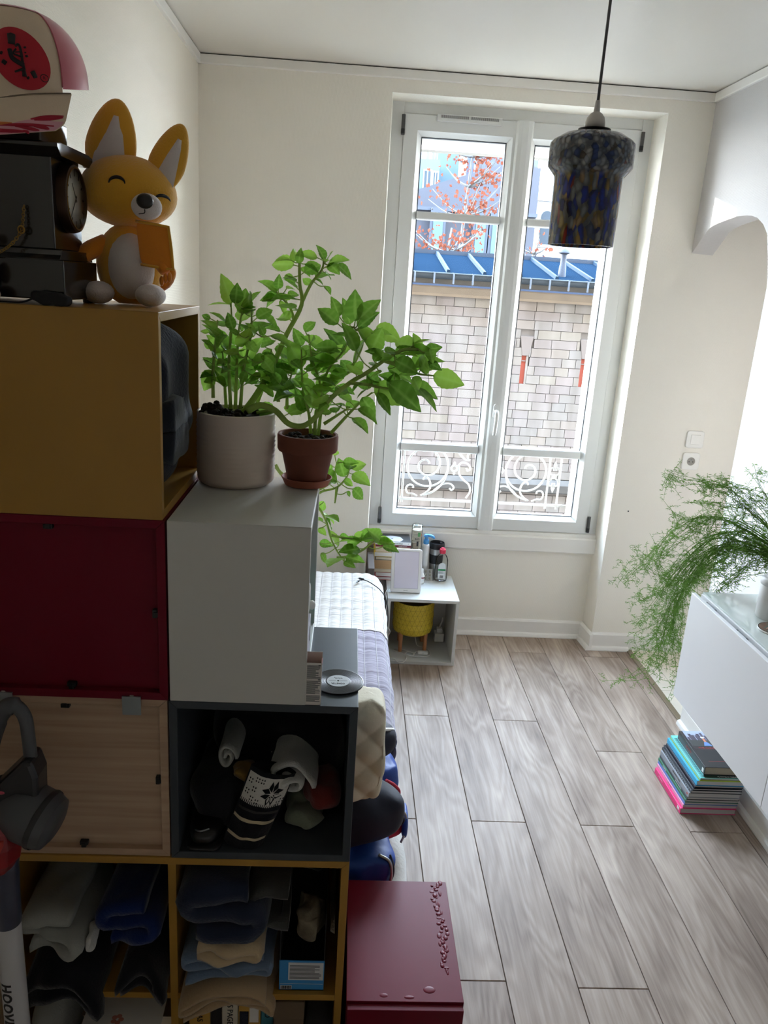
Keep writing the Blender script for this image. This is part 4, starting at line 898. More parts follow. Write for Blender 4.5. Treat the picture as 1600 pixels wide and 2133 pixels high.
B().lathe([(0.030, ZT), (0.0315, ZT+0.002), (0.0345, ZT+0.075)], 30, (cx, cy, 0)).build('steel_base', mat('brushed_steel', (170, 168, 164), 0.28, metal=0.9), TM, auto=True)
B().lathe([(0.0350, ZT+0.075), (0.0366, ZT+0.125)], 30, (cx, cy, 0)).build('grip', m_dark, TM, auto=True)
B().lathe([(0.0360, ZT+0.125), (0.0375, ZT+0.158)], 30, (cx, cy, 0)).build('steel_collar', MATS['brushed_steel'], TM, auto=True)
ld = B().lathe([(0.0395, ZT+0.156), (0.0405, ZT+0.160), (0.0405, ZT+0.178), (0.0380, ZT+0.186), (0.0350, ZT+0.186), (0.0330, ZT+0.176), (0.004, ZT+0.174)], 30, (cx, cy, 0))
ld.box(cx+0.014, cx+0.026, cy-0.02, cy+0.01, ZT+0.174, ZT+0.187); ld.build('lid', m_dark, TM, auto=True)
RC = thing('liquid_bottle', 'clear flat bottle of liquid with pink red cap and green striped label', 'bottle', (0.475, 2.478, ZT))
cx, cy = 0.475, 2.478
def flat(z, r, k): return [(cx+math.copysign(abs(math.cos(a))**0.75, math.cos(a))*r, cy+math.sin(a)*r*k, ZT+z) for a in [2*PI*i/28 for i in range(28)]]
b = B(); L_ = [flat(0.000, 0.026, 0.55), flat(0.004, 0.0305, 0.58), flat(0.02, 0.0328, 0.58), flat(0.09, 0.0328, 0.58), flat(0.118, 0.031, 0.58), flat(0.136, 0.025, 0.62), flat(0.146, 0.016, 0.8), flat(0.150, 0.011, 1.0), flat(0.156, 0.011, 1.0)]
b.add([q for r in L_ for q in r], [tuple(range(28))[::-1]]+[(j*28+i, j*28+(i+1) % 28, (j+1)*28+(i+1) % 28, (j+1)*28+i) for j in range(len(L_)-1) for i in range(28)]); b.build('body', m_clear, RC, smooth=True)
b = B().lathe([(0.0155, ZT+0.152), (0.0165, ZT+0.154), (0.0165, ZT+0.170), (0.0150, ZT+0.174), (0.009, ZT+0.175), (0.009, ZT+0.180), (0.004, ZT+0.181)], 24, (cx, cy, 0)); b.build('cap', mat('pink_red_plastic', (206, 42, 72), 0.35), RC, auto=True)
yl = cy-0.0196
lp = [(cx-0.018, ZT+0.018), (cx+0.020, ZT+0.018), (cx+0.020, ZT+0.086)]+[(cx+0.001+0.019*math.cos(a), ZT+0.086+0.019*math.sin(a)) for a in [PI*i/10 for i in range(11)]]+[(cx-0.018, ZT+0.086)]
lab = B().prism(lp, 'y', yl, yl+0.0006).build('label', mat('label_white', (214, 216, 216), 0.5), RC)
B().box(cx-0.018, cx+0.020, yl-0.0004, yl, ZT+0.062, ZT+0.071).build('label_stripe', mat('label_deep_green', (28, 128, 72), 0.5), lab)
pr = B()
for i in range(5): pr.box(cx-0.016, cx+0.012-0.003*(i % 3), yl-0.0004, yl, ZT+0.046+0.0028*i, ZT+0.0468+0.0028*i)
for i in range(11): pr.box(cx-0.008+0.0017*i, cx-0.0072+0.0017*i+0.0005*(i % 2), yl-0.0004, yl, ZT+0.022, ZT+0.036)
tag(pr.build('label_print', mat('print_grey', (96, 100, 104), 0.6), lab), kind='stuff')
VB = thing('pill_bottle', 'tiny white pill bottle with maroon band half behind the daylight lamp', 'bottle', (0.372, 2.430, ZT))
B().lathe([(0.012, ZT), (0.0135, ZT+0.002), (0.0135, ZT+0.042), (0.007, ZT+0.056), (0.006, ZT+0.060), (0.0055, ZT+0.078), (0.002, ZT+0.080)], 22, (0.372, 2.43, 0)).build('body', m_w, VB, smooth=True)
B().lathe([(0.0138, ZT+0.030), (0.0138, ZT+0.036)], 22, (0.372, 2.43, 0)).build('band', m_mar, VB)
BL = thing('blister_pack', 'silver blister pack of tablets leaning on the travel mug', 'tablets', (0.405, 2.478, ZT))
b = B(); b.m = Matrix.Translation((0.408, 2.468, ZT)) @ Matrix.Rotation(-0.42, 4, 'X'); b.box(-0.024, 0.024, 0, 0.0006, 0, 0.062); b.m = None
foil = b.build('foil', mat('blister_foil', (186, 184, 178), 0.35, metal=0.5), BL)
for i in range(2):
    for j in range(3):
        b = B(); b.m = Matrix.Translation((0.408, 2.468, ZT)) @ Matrix.Rotation(-0.42, 4, 'X'); b.ell((-0.011+0.022*i, -0.001, 0.013+0.018*j), (0.0062, 0.0035, 0.0075), 12, 8); b.m = None; b.build('pocket', mat('blister_pocket', (170, 166, 150), 0.25), BL, smooth=True)
# yellow faceted planter lamp on wooden legs, inside the cube
YL = thing('planter_lamp', 'yellow faceted drum lamp on wooden legs inside the bedside cube', 'lamp', (0.338, 2.385, T))
cx, cy = 0.338, 2.385
b = B(); n, rows = 26, 6; vs = []; fs = []
for j in range(rows+1):
    for i in range(n):
        a = 2*PI*(i+0.5*(j % 2))/n; r = 0.103+(0.0018 if j % 2 else -0.0012)-(0.004 if j == 0 else 0); vs.append((cx+r*math.cos(a), cy+r*math.sin(a), 0.118+0.165*j/rows))
for j in range(rows):
    for i in range(n):
        a_, b_, c_, d_ = j*n+i, j*n+(i+1) % n, (j+1)*n+i, (j+1)*n+(i+1) % n
        fs += ([(a_, b_, c_), (b_, d_, c_)] if j % 2 == 0 else [(a_, d_, c_), (a_, b_, d_)])
b.add(vs, fs)
b.build('drum', mat('yellow_ceramic', (212, 184, 52), 0.5), YL)
gr = B()
for q in {tuple(sorted((f[k], f[(k+1) % 3]))) for f in fs for k in range(3)}:
    p0, p1 = Vector(vs[q[0]]), Vector(vs[q[1]])
    o_ = lambda p: Vector((cx, cy, p.z))+(p-Vector((cx, cy, p.z)))*1.002
    gr.tube([o_(p0), o_(p1)], 0.0006, 3)
tag(gr.build('relief_lines', mat('ochre_line', (150, 124, 24), 0.6), YL), kind='stuff')
B().lathe([(0.099, 0.2835), (0.099, 0.125), (0.002, 0.122)], 40, (cx, cy, 0), caps=False).build('inside', mat('drum_inside', (120, 96, 36), 0.7), YL, smooth=True)
B().lathe([(0.085, 0.108), (0.099, 0.118), (0.002, 0.117)], 40, (cx, cy, 0)).build('underside', MATS['yellow_ceramic'], YL)
B().ell((cx, cy, 0.19), (0.026, 0.026, 0.032), 16, 10).build('bulb', mat('amber_bulb', (206, 170, 140), 0.2), YL, smooth=True)
m_leg = mat('beech_leg', (176, 118, 76), 0.55)
for a in (-2.35, -0.75, 0.8, 2.3):
    x, y = cx+0.088*math.cos(a), cy+0.088*math.sin(a); B().lathe([(0.0095, T), (0.0115, 0.135), (0.010, 0.138)], 16, (x, y, 0)).build('leg', m_leg, YL, auto=True)
tag(B().tube(spline([(0.345, 2.40, 0.11), (0.36, 2.40, 0.05), (0.372, 2.39, T+0.003), (0.405, 2.37, T+0.003), (0.43, 2.33, T+0.003), (0.425, 2.28, T+0.003), (0.385, 2.262, T+0.003), (0.33, 2.268, T+0.004), (0.275, 2.30, T+0.003), (0.245, 2.325, T+0.003), (0.262, 2.345, T+0.003), (0.31, 2.315, T+0.008), (0.345, 2.28, T+0.010), (0.335, 2.255, T+0.009), (0.305, 2.265, T+0.012), (0.312, 2.30, T+0.008), (0.35, 2.30, T+0.004), (0.36, 2.315, T+0.003), (0.40, 2.325, T+0.003)], 8), 0.0024, 7).build('lamp_flex', MATS['white_cable'], smooth=True), 'looped white flex knotted on the floor of the bedside cube', 'cable')
IL = thing('inline_switch', 'small white inline switch on the looped flex under the drum lamp', 'switch', (0.392, 2.298, T))
B().sbox((0.392, 2.296, T+0.009), (0.026, 0.009, 0.0085), 6, nv=8).build('housing', m_sw, IL, smooth=True); B().box(0.386, 0.398, 2.2865, 2.290, T+0.004, T+0.013).build('slider', mat('white_cable', (224, 222, 216)), IL)
tag(B().tube(spline([(0.206, 2.235, T+0.004), (0.232, 2.232, T+0.003), (0.248, 2.222, T+0.003), (0.262, 2.206, 0.012), (0.285, 2.203, 0.012), (0.30, 2.222, T+0.003), (0.306, 2.245, T+0.003), (0.303, 2.257, T+0.003)], 7), 0.0026, 7).build('cable_end', MATS['white_cable'], smooth=True), 'white cable trailing over the front edge of the bedside cube', 'cable')
AD = thing('plug_adapter', 'white cube plug adapter with a plug on top in the bedside cube corner', 'adapter', (0.492, 2.470, T))
B().box(0.465, 0.515, 2.445, 2.495, T, T+0.047).build('housing', m_sw, AD, bevel=0.003); q = B().box(0.476, 0.506, 2.455, 2.485, T+0.047, T+0.072).build('plug', m_sw, AD, bevel=0.003)
B().tube(spline([(0.491, 2.47, T+0.072), (0.495, 2.47, T+0.088), (0.503, 2.475, T+0.105), (0.506, 2.49, T+0.12)], 5), 0.0045, 8).build('flex', MATS['white_cable'], q, smooth=True)
# ================================================================== PLANTS
LEAVES = {'T': [(-175,384,1849,-208,368,1853), (-168,394,1851,-177,380,1874), (-161,374,1846,-156,370,1875), (-112,425,1857,-125,437,1889), (-104,416,1854,-95,405,1876), (-149,402,1845,-117,393,1830), (-98,380,1848,-76,365,1829), (-81,383,1847,-48,400,1822), (-107,420,1831,-93,432,1818), (-158,418,1837,-137,406,1824), (-124,389,1815,-107,394,1807), (-137,414,1805,-156,428,1817), (-106,423,1803,-93,406,1789), (-208,406,1786,-243,413,1812), (-204,400,1793,-201,387,1820), (-189,398,1820,-168,382,1807), (-188,426,1794,-170,441,1795), (-206,403,1780,-239,395,1767), (-211,425,1772,-235,427,1753), (-184,423,1781,-161,437,1784), (-199,401,1767,-185,397,1738), (-174,406,1750,-162,403,1751)],
  'L': [(-279,248,1763,-293,240,1816), (-293,339,1756,-336,320,1759), (-268,231,1764,-263,237,1801), (-260,264,1746,-253,266,1792), (-249,291,1767,-228,285,1788), (-239,365,1740,-193,352,1718), (-259,283,1745,-236,271,1760), (-300,314,1724,-328,305,1744), (-279,275,1713,-290,285,1744), (-311,270,1708,-336,272,1731), (-317,352,1665,-337,336,1695), (-262,234,1706,-278,223,1716), (-269,332,1706,-273,337,1724), (-233,258,1706,-247,251,1730), (-215,250,1707,-225,248,1728), (-262,231,1671,-293,239,1672), (-233,350,1685,-204,369,1689), (-226,328,1664,-195,346,1644), (-198,228,1708,-158,219,1695), (-203,360,1671,-163,371,1653), (-224,282,1624,-251,300,1617), (-329,312,1682,-352,325,1676), (-316,266,1643,-333,254,1654), (-316,287,1611,-333,273,1608), (-318,278,1627,-342,297,1586), (-293,271,1701,-308,252,1681), (-244,231,1693,-228,218,1677), (-246,335,1651,-237,329,1626), (-252,266,1632,-260,250,1608), (-296,362,1642,-307,359,1611), (-265,254,1647,-244,236,1657), (-212,233,1659,-192,219,1640), (-293,320,1676,-276,306,1652), (-297,231,1704,-315,230,1717), (-316,260,1665,-305,280,1650)],
  'M': [(-75,247,1737,-114,248,1766), (-74,338,1747,-89,335,1786), (-51,368,1732,-63,367,1782), (-40,264,1745,-45,260,1801), (-31,235,1750,4,232,1790), (-32,265,1731,3,280,1768), (-59,346,1680,-102,346,1723), (-37,234,1690,-61,225,1742), (-16,264,1711,-50,252,1656), (-32,262,1728,0,277,1689), (-5,250,1691,12,232,1732), (7,360,1728,62,363,1701), (-103,369,1679,-148,365,1704), (-149,356,1682,-166,362,1718), (-141,341,1713,-122,351,1736), (-118,299,1658,-71,283,1662), (-118,260,1607,-71,274,1608), (-158,356,1585,-146,373,1547), (-186,277,1612,-206,283,1636), (-146,342,1603,-122,348,1592), (-143,344,1626,-162,345,1617), (-115,322,1634,-124,329,1659), (-97,268,1615,-68,284,1625), (-130,364,1671,-147,347,1652), (-110,366,1652,-117,384,1619), (-61,324,1636,-83,305,1611), (-178,356,1626,-185,341,1650), (-186,366,1590,-167,372,1598), (-87,238,1582,-104,225,1572), (-75,319,1590,-56,322,1614), (-46,335,1640,-67,352,1660), (-160,261,1660,-140,241,1648), (-177,359,1555,-163,340,1539), (-121,353,1555,-106,337,1578), (-50,343,1561,-24,355,1576), (-145,353,1558,-152,355,1533)],
  'R': [(88,265,1688,75,253,1727), (101,249,1694,131,242,1706), (81,266,1658,107,277,1695), (105,233,1674,135,234,1661), (103,197,1701,108,178,1681), (121,243,1648,183,242,1634), (31,264,1655,89,269,1632), (42,206,1676,85,201,1658), (7,256,1618,72,257,1588), (33,196,1631,101,209,1584), (78,261,1625,135,245,1605), (91,238,1622,132,234,1582), (-18,258,1594,10,250,1560), (10,214,1610,40,213,1571), (-34,272,1550,-1,256,1530), (-25,204,1580,16,209,1560), (-9,266,1642,15,266,1621), (20,230,1691,48,244,1691), (44,257,1679,67,240,1703), (23,266,1669,59,253,1676), (-1,219,1673,17,233,1694), (15,229,1651,-9,241,1638), (76,208,1646,95,223,1620), (-9,209,1620,-33,195,1603), (-23,235,1627,-44,228,1608), (41,238,1648,26,255,1620)],
  'H': [(-71,433,1436,-67,413,1453), (-48,409,1395,-62,411,1434), (-32,419,1413,2,428,1423), (-27,419,1398,12,402,1382), (-47,405,1387,-25,419,1372), (-25,411,1365,0,422,1337), (-39,449,1348,-30,454,1335), (-64,431,1375,-79,435,1382), (-91,409,1332,-97,425,1304), (-90,418,1298,-62,434,1276), (-83,408,1292,-67,423,1261), (-53,437,1221,-77,442,1260), (-100,417,1266,-82,402,1254), (-97,436,1224,-66,431,1222), (-17,430,1248,20,415,1246), (40,395,1253,17,381,1284), (38,439,1234,70,426,1244), (53,444,1219,93,439,1211), (-50,425,1248,-30,419,1247), (-32,427,1230,-2,411,1246), (-27,414,1225,-11,432,1206), (-93,401,1209,-77,407,1184), (-34,410,1201,9,402,1199), (-38,391,1196,-12,372,1191), (20,447,1253,-10,460,1245), (-78,438,1412,-86,450,1391)],
  }
STEMS = [('P1', 0, [(-286,300,1551),(-290,300,1648),(-285,300,1711),(-286,300,1759)]),
  ('P1', 0, [(-278,310,1550),(-275,310,1648),(-273,310,1700),(-266,310,1746)]),
  ('P1', 0, [(-318,280,1575),(-318,280,1627),(-312,280,1700),(-309,280,1728)]),
  ('P1', 0, [(-298,320,1547),(-302,320,1608),(-306,320,1664)]),
  ('P1', 0, [(-265,290,1553),(-259,290,1633),(-245,290,1703),(-245,290,1760)]),
  ('P1', 1, [(-261,310,1543),(-236,325,1581),(-208,340,1634),(-180,355,1703),(-152,370,1763),(-158,385,1804),(-161,400,1848)]),
  ('P1', 0, [(-154,400,1766),(-136,400,1805),(-114,400,1836),(-111,400,1858)]),
  ('P1', 0, [(-169,400,1731),(-179,400,1757),(-201,400,1779)]),
  ('P1', 0, [(-236,330,1560),(-218,330,1612),(-208,330,1673)]),
  ('P1', 1, [(-248,270,1554),(-222,267,1567),(-191,264,1558),(-164,260,1534),(-134,257,1532),(-109,254,1553),(-84,251,1588),(-45,248,1624),(-10,245,1648),(25,241,1676),(57,238,1695),(85,235,1697)]),
  ('P1', 0, [(19,250,1671),(63,250,1659),(90,250,1649),(120,250,1647)]),
  ('P1', 0, [(-45,240,1625),(-8,240,1623),(29,240,1618),(76,240,1624)]),
  ('P1', 0, [(-233,300,1546),(-202,300,1551),(-179,300,1541),(-171,300,1530)]),
  ('P2', 0, [(-113,300,1506),(-111,300,1553),(-101,300,1603),(-88,300,1645),(-59,300,1684),(-43,300,1729)]),
  ('P2', 0, [(-106,310,1504),(-102,310,1559),(-106,310,1613),(-123,310,1657),(-132,310,1708)]),
  ('P2', 0, [(-79,300,1512),(-49,300,1548),(-20,300,1581),(2,300,1601)]),
  ('P2', 0, [(-94,290,1532),(-65,290,1553),(-43,290,1569)]),
  ('P2', 0, [(-121,310,1507),(-127,310,1550),(-140,310,1596),(-146,310,1678)]),
  ('P2', 0, [(-174,330,1552),(-173,330,1591),(-165,330,1630)]),
  ('P2', 0, [(-191,320,1568),(-192,320,1591),(-191,320,1630)]),
  ('P2', 0, [(-46,300,1640),(-26,300,1686),(-20,300,1715)]),
  ('P2', 0, [(-203,420,1410),(-186,420,1389),(-118,420,1349),(-92,420,1355),(-63,420,1365),(-43,420,1388),(-36,420,1410)]),
  ('P2', 0, [(-63,420,1365),(-66,420,1327)]),
  ('P2', 0, [(-203,420,1406),(-178,420,1377),(-108,420,1319),(-85,420,1284),(-71,420,1240),(-57,420,1213),(-38,420,1186)]),
  ('P2', 0, [(-56,420,1194),(-26,420,1200),(8,420,1220),(33,420,1245),(50,420,1250)]),
  ('P2', 0, [(-71,420,1249),(-45,420,1245),(-15,420,1242)]),
  ('P2', 0, [(-118,420,1349),(-76,420,1378),(-66,420,1421)])]
FRONDS = [[(1400,920,1050),(1217,992,1210),(1143,1118,1251),(1073,1180,1248),(1031,1205,1265)],
  [(1400,920,1050),(1254,992,1258),(1240,1055,1335)],
  [(1400,920,1050),(1232,1030,1231),(1175,1118,1253),(1146,1180,1252)],
  [(1400,920,1050),(1228,1118,1141),(1151,1243,1046),(1114,1305,952),(1093,1305,914),(1135,1305,823)],
  [(1400,920,1050),(1196,1118,1139),(1114,1243,1062),(1095,1330,960),(1053,1368,861),(968,1368,828)],
  [(1400,920,1050),(1238,1118,1091),(1183,1243,959),(1138,1305,861),(1064,1368,909),(1037,1368,963)],
  [(1400,920,1050),(1244,1118,1058),(1193,1243,905),(1177,1305,730),(1160,1305,613),(1158,1305,514)],
  [(1400,920,1050),(1247,1118,1041),(1188,1255,864),(1205,1305,674),(1222,1305,517),(1252,1305,376)],
  [(1400,920,1050),(1262,1080,1038),(1208,1255,846),(1214,1293,699),(1224,1293,583),(1257,1293,445)],
  [(1400,920,1050),(1208,1118,1073),(1155,1305,861),(1149,1368,721),(1103,1368,660),(1068,1368,649)],
  [(1400,920,1050),(1214,1118,1040),(1183,1305,806),(1162,1330,660),(1131,1355,568),(1099,1355,536)],
  [(1400,920,1050),(1230,1055,1144),(1165,1180,1102),(1126,1243,1089),(1096,1280,1103)],
  [(1400,920,1050),(1261,1055,1145),(1218,1118,1023),(1199,1180,912),(1188,1218,870)],
  [(1400,920,1050),(1255,992,1101),(1223,1055,1012),(1200,1118,936),(1187,1180,884)],
  [(1400,920,1050),(1258,955,1066),(1230,992,986),(1211,1055,901),(1198,1118,857)],
  [(1400,920,1050),(1270,992,1021),(1240,1030,947),(1197,1055,892)],
  [(1400,920,1050),(1236,992,1195),(1202,1055,1207),(1155,1118,1187),(1135,1180,1176)],
  [(1400,920,1050),(1276,1118,1060),(1193,1280,891),(1177,1330,680),(1186,1330,462),(1233,1330,403)],
  [(1400,920,1050),(1250,1180,1002),(1200,1305,807),(1200,1330,603),(1132,1355,446),(1043,1355,412)],
  [(1400,920,1050),(1254,955,1238),(1205,1055,1271),(1172,1118,1269)],
  [(1400,920,1050),(1400,920,1050),(1224,955,1313)],
  [(1400,920,1050),(1254,1118,1092),(1194,1243,995),(1141,1330,794),(1100,1368,738),(1070,1368,756)]]
random.seed(21)
# white embossed pot ------------------------------------------------
m_soil = mat('potting_soil', (38, 28, 22), 0.95, bump=(60, 0.6))
m_pot = mat('blush_ceramic', (222, 206, 194), 0.6, var=(9, 0.06))
P1 = thing('potted_plant', 'bushy green plant in a blush embossed ceramic pot beside the golden cube', 'plant', (-0.274, 0.297, 1.40), 'leafy plants on the pale grey cube')
cx, cy, R_ = -0.2735, 0.296, 0.079
b = B(); n, rows = 90, 46; zs = [1.4005+0.147*j/rows for j in range(rows+1)]; vs = []; fs = []
for j, z in enumerate(zs):
    for i in range(n):
        a = 2*PI*i/n; r = R_-(0.010*max(0, 1-(z-1.4005)/0.012)**2)
        k = j % 3 == 1 and (i+(j//3) % 2) % 2 == 0 and 4 < j < 42
        vs.append((cx+(r+(0.0017 if k else 0))*math.cos(a), cy+(r+(0.0017 if k else 0))*math.sin(a), z))
b.add(vs, [(j*n+i, j*n+(i+1) % n, (j+1)*n+(i+1) % n, (j+1)*n+i) for j in range(rows) for i in range(n)])
b.lathe([(R_, 1.5475), (R_-0.0015, 1.549), (R_-0.005, 1.549), (R_-0.006, 1.547), (R_-0.006, 1.43), (0.001, 1.42)], n, (cx, cy, 0), caps=False)
b.lathe([(R_-0.010, 1.4005), (0.001, 1.4005)], n, (cx, cy, 0), caps=False)
b.build('pot', m_pot, P1, smooth=True)
b = B().lathe([(0.0725, 1.505), (0.072, 1.532), (0.05, 1.538), (0.001, 1.540)], 40, (cx, cy, 0))
for i in range(70): a, r = random.uniform(0, 6.28), 0.07*random.random()**0.5; s_ = random.uniform(0.003, 0.009); b.ell((cx+r*math.cos(a), cy+r*math.sin(a), 1.538+random.uniform(0, 0.008)), (s_, s_, s_*0.7), 6, 4)
for i in range(24): s_ = random.uniform(0.004, 0.008); b.ell((cx-0.045+random.gauss(0, 0.013), cy-0.02+random.gauss(0, 0.012), 1.548+random.uniform(0, 0.016)), (s_, s_, s_*0.8), 6, 4)
b.build('soil', m_soil, P1, smooth=True)
# terracotta pot and saucer -----------------------------------------
m_ter = mat('terracotta', (120, 68, 52), 0.8, var=(26, 0.28), bump=(40, 0.08)); m_sau = mat('terracotta_saucer', (161, 94, 73), 0.75, var=(20, 0.1))
P2 = thing('potted_plant', 'leafy green plant in a dark terracotta pot on a saucer, reaching to the window', 'plant', (-0.126, 0.297, 1.40), 'leafy plants on the pale grey cube')
c2 = (-0.126, 0.297, 0)
B().lathe([(0.036, 1.4005), (0.046, 1.402), (0.0515, 1.414), (0.0535, 1.4175), (0.0515, 1.4185), (0.044, 1.406), (0.001, 1.405)], 44, c2).build('saucer', m_sau, P2, auto=True)
B().lathe([(0.036, 1.4055), (0.039, 1.406), (0.0535, 1.471), (0.0545, 1.473), (0.0605, 1.474), (0.0625, 1.478), (0.0632, 1.505), (0.0620, 1.509), (0.0570, 1.509), (0.0555, 1.506), (0.0545, 1.48), (0.001, 1.478)], 48, c2, caps=False).build('pot', m_ter, P2, auto=True)
b = B().lathe([(0.055, 1.482), (0.0555, 1.494), (0.03, 1.499), (0.001, 1.501)], 36, c2)
for i in range(50): a, r = random.uniform(0, 6.28), 0.052*random.random()**0.5; s_ = random.uniform(0.003, 0.007); b.ell((c2[0]+r*math.cos(a), c2[1]+r*math.sin(a), 1.499+random.uniform(0, 0.005)), (s_, s_, s_*0.7), 6, 4)
b.build('soil', m_soil, P2, smooth=True)
# stems and leaves --------------------------------------------------
def plantleaf():
    m = bpy.data.materials.new('plant_leaf'); m.use_nodes = True; t = m.node_tree; p = t.nodes['Principled BSDF']; o_ = t.nodes['Material Output']
    oi = node(t, 'ShaderNodeObjectInfo'); rp = node(t, 'ShaderNodeValToRGB'); rp.color_ramp.elements[0].color = (*s2l((83, 128, 32)), 1); rp.color_ramp.elements[1].color = (*s2l((135, 176, 59)), 1)
    e_ = rp.color_ramp.elements.new(0.5); e_.color = (*s2l((106, 152, 42)), 1)
    at = node(t, 'ShaderNodeAttribute'); at.attribute_name = 'vein'; mx = node(t, 'ShaderNodeMix'); mx.data_type = 'RGBA'; mx.inputs['B'].default_value = (*s2l((150, 190, 90)), 1)
    mu = node(t, 'ShaderNodeMath', operation='MULTIPLY'); mu.inputs[1].default_value = 0.45; t.links.new(at.outputs['Fac'], mu.inputs[0]); t.links.new(mu.outputs[0], mx.inputs['Factor'])
    t.links.new(oi.outputs['Random'], rp.inputs[0]); t.links.new(rp.outputs[0], mx.inputs['A']); t.links.new(mx.outputs['Result'], p.inputs['Base Color'])
    p.inputs['Roughness'].default_value = 0.38; p.inputs['Specular IOR Level'].default_value = 0.35
    tl = node(t, 'ShaderNodeBsdfTranslucent'); ms = node(t, 'ShaderNodeMixShader'); ms.inputs[0].default_value = 0.52
    hs = node(t, 'ShaderNodeHueSaturation'); hs.inputs['Value'].default_value = 1.6; hs.inputs['Saturation'].default_value = 0.95; t.links.new(mx.outputs['Result'], hs.inputs['Color']); t.links.new(hs.outputs[0], tl.inputs[0])
    t.links.new(p.outputs[0], ms.inputs[1]); t.links.new(tl.outputs[0], ms.inputs[2]); t.links.new(ms.outputs[0], o_.inputs[0]); return m
m_leaf = plantleaf(); m_stem = leafmat('plant_stem', (178, 198, 120), 0.45)
def leafmesh(k):
    """unit leaf along +y, serrated, cupped about the midrib, with raised side veins"""
    rnd = random.Random(k); nu, nvv = 8, 14; vs = []; fs = []; vein = []
    for j in range(nvv+1):
        t_ = j/nvv; wd = 0.29*math.sin(PI*min(1, t_**0.78))**0.85*(1-0.28*t_)*1.25 if 0 < t_ < 1 else 0.004
        wd *= 1+(0.05 if j % 2 else -0.02)
        for i in range(nu+1):
            u = -1+2*i/nu; x = u*wd; y = t_-0.05*abs(u)*(1-t_)
            z = 0.10*abs(u)**1.5*math.sin(PI*t_)*(0.6+0.3*k)-0.22*(0.35+0.25*k)*t_*t_+0.012*math.sin(PI*7*t_-abs(u)*2.4)*abs(u)*(1-abs(u)*0.4)
            vs.append((x, y, z)); vein.append(1.0 if abs(u) < 0.05 else (0.35 if (j % 3 == 0) else 0.0))
    for j in range(nvv):
        for i in range(nu): a = j*(nu+1)+i; fs.append((a, a+1, a+nu+2, a+nu+1))
    me = bpy.data.meshes.new('leaf'); me.from_pydata(vs, [], fs); me.materials.append(m_leaf)
    at = me.attributes.new('vein', 'FLOAT', 'POINT'); at.data.foreach_set('value', vein); me.polygons.foreach_set('use_smooth', [True]*len(me.polygons)); return me
LM = [leafmesh(i) for i in range(4)]
def put_leaf(plant, a, b, roll=0.0, k=None, wide=1.0):
    a, b = Vector(a), Vector(b)
    if min(a.x, b.x) < -0.342 and min(a.y, b.y) < 0.365 and b.z < 1.76:
        if b.x < -0.342 < a.x: b = a.lerp(b, max(0.3, (a.x+0.342)/(a.x-b.x)))
        else: return None
    d = b-a; L_ = d.length; y = d.normalized()
    up = Vector((0.0, -0.55, 0.84))+Vector((random.uniform(-.4, .4), random.uniform(-.5, .3), 0)); x = y.cross(up).normalized(); z = x.cross(y)
    m = Matrix((x, y, z)).transposed().to_4x4() @ Matrix.Rotation(roll, 4, 'Y')
    o = bpy.data.objects.new('leaf', LM[random.randrange(4) if k is None else k]); COL.objects.link(o); o.parent = plant
    m = Matrix.Translation(a-plant.location) @ m @ Matrix.Diagonal((L_*wide, L_, L_, 1)); o.matrix_basis = m; return o
PL_ = {'P1': P1, 'P2': P2}; stem_pts = []
for k, th, pts in STEMS:
    q = spline([Vector(p)/1000 for p in pts], 5); n = len(q); r0 = 0.0072 if th else 0.0038
    B().tube(q, [max(0.0013, r0*(1-0.62*i/(n-1))) for i in range(n)], 8).build('stem', m_stem, PL_[k], smooth=True)
    stem_pts += [(p, k) for p in q]
for k, L_ in LEAVES.items():
    for q in L_:
        a, b_ = Vector(q[:3])/1000, Vector(q[3:])/1000; pl = P1 if k in 'TLR' else P2
        d = b_-a; lift = Vector((0, random.uniform(-0.25, 0.25)*d.length, 0))
        put_leaf(pl, a, b_+lift, random.uniform(-0.5, 0.5), wide=random.uniform(0.95, 1.2))
        # leaf stalk back to the nearest stem
        p, kk = min(stem_pts, key=lambda s: (s[0]-a).length+(0.06 if s[0].z > a.z+0.01 else 0))
        if 0.004 < (p-a).length < 0.13:
            md = (p+a)/2+Vector((0, 0, -0.12*(p-a).length)); B().tube(spline([p, md, a], 3), 0.0012, 5).build('leaf_stalk', m_stem, pl, smooth=True)
# smaller leaves all along the upper stems
for k, th, pts in STEMS:
    q = spline([Vector(p)/1000 for p in pts], 5); n = len(q)
    if q[0].z < 1.5: rng = range(10, n, 3)
    else: rng = range(int(n*0.42), n, 2)
    for i in rng:
        if random.random() < 0.25: continue
        a = random.uniform(0, 2*PI); d = Vector((math.cos(a), math.sin(a)*0.8, random.uniform(0.1, 0.7))).normalized(); L_ = random.uniform(0.030, 0.062)
        s0 = q[i]+d*0.016; put_leaf(PL_[k], s0, s0+d*L_+Vector((0, 0, -0.006)), random.uniform(-0.6, 0.6)); B().tube([q[i], s0], 0.0011, 5).build('leaf_stalk', m_stem, PL_[k])
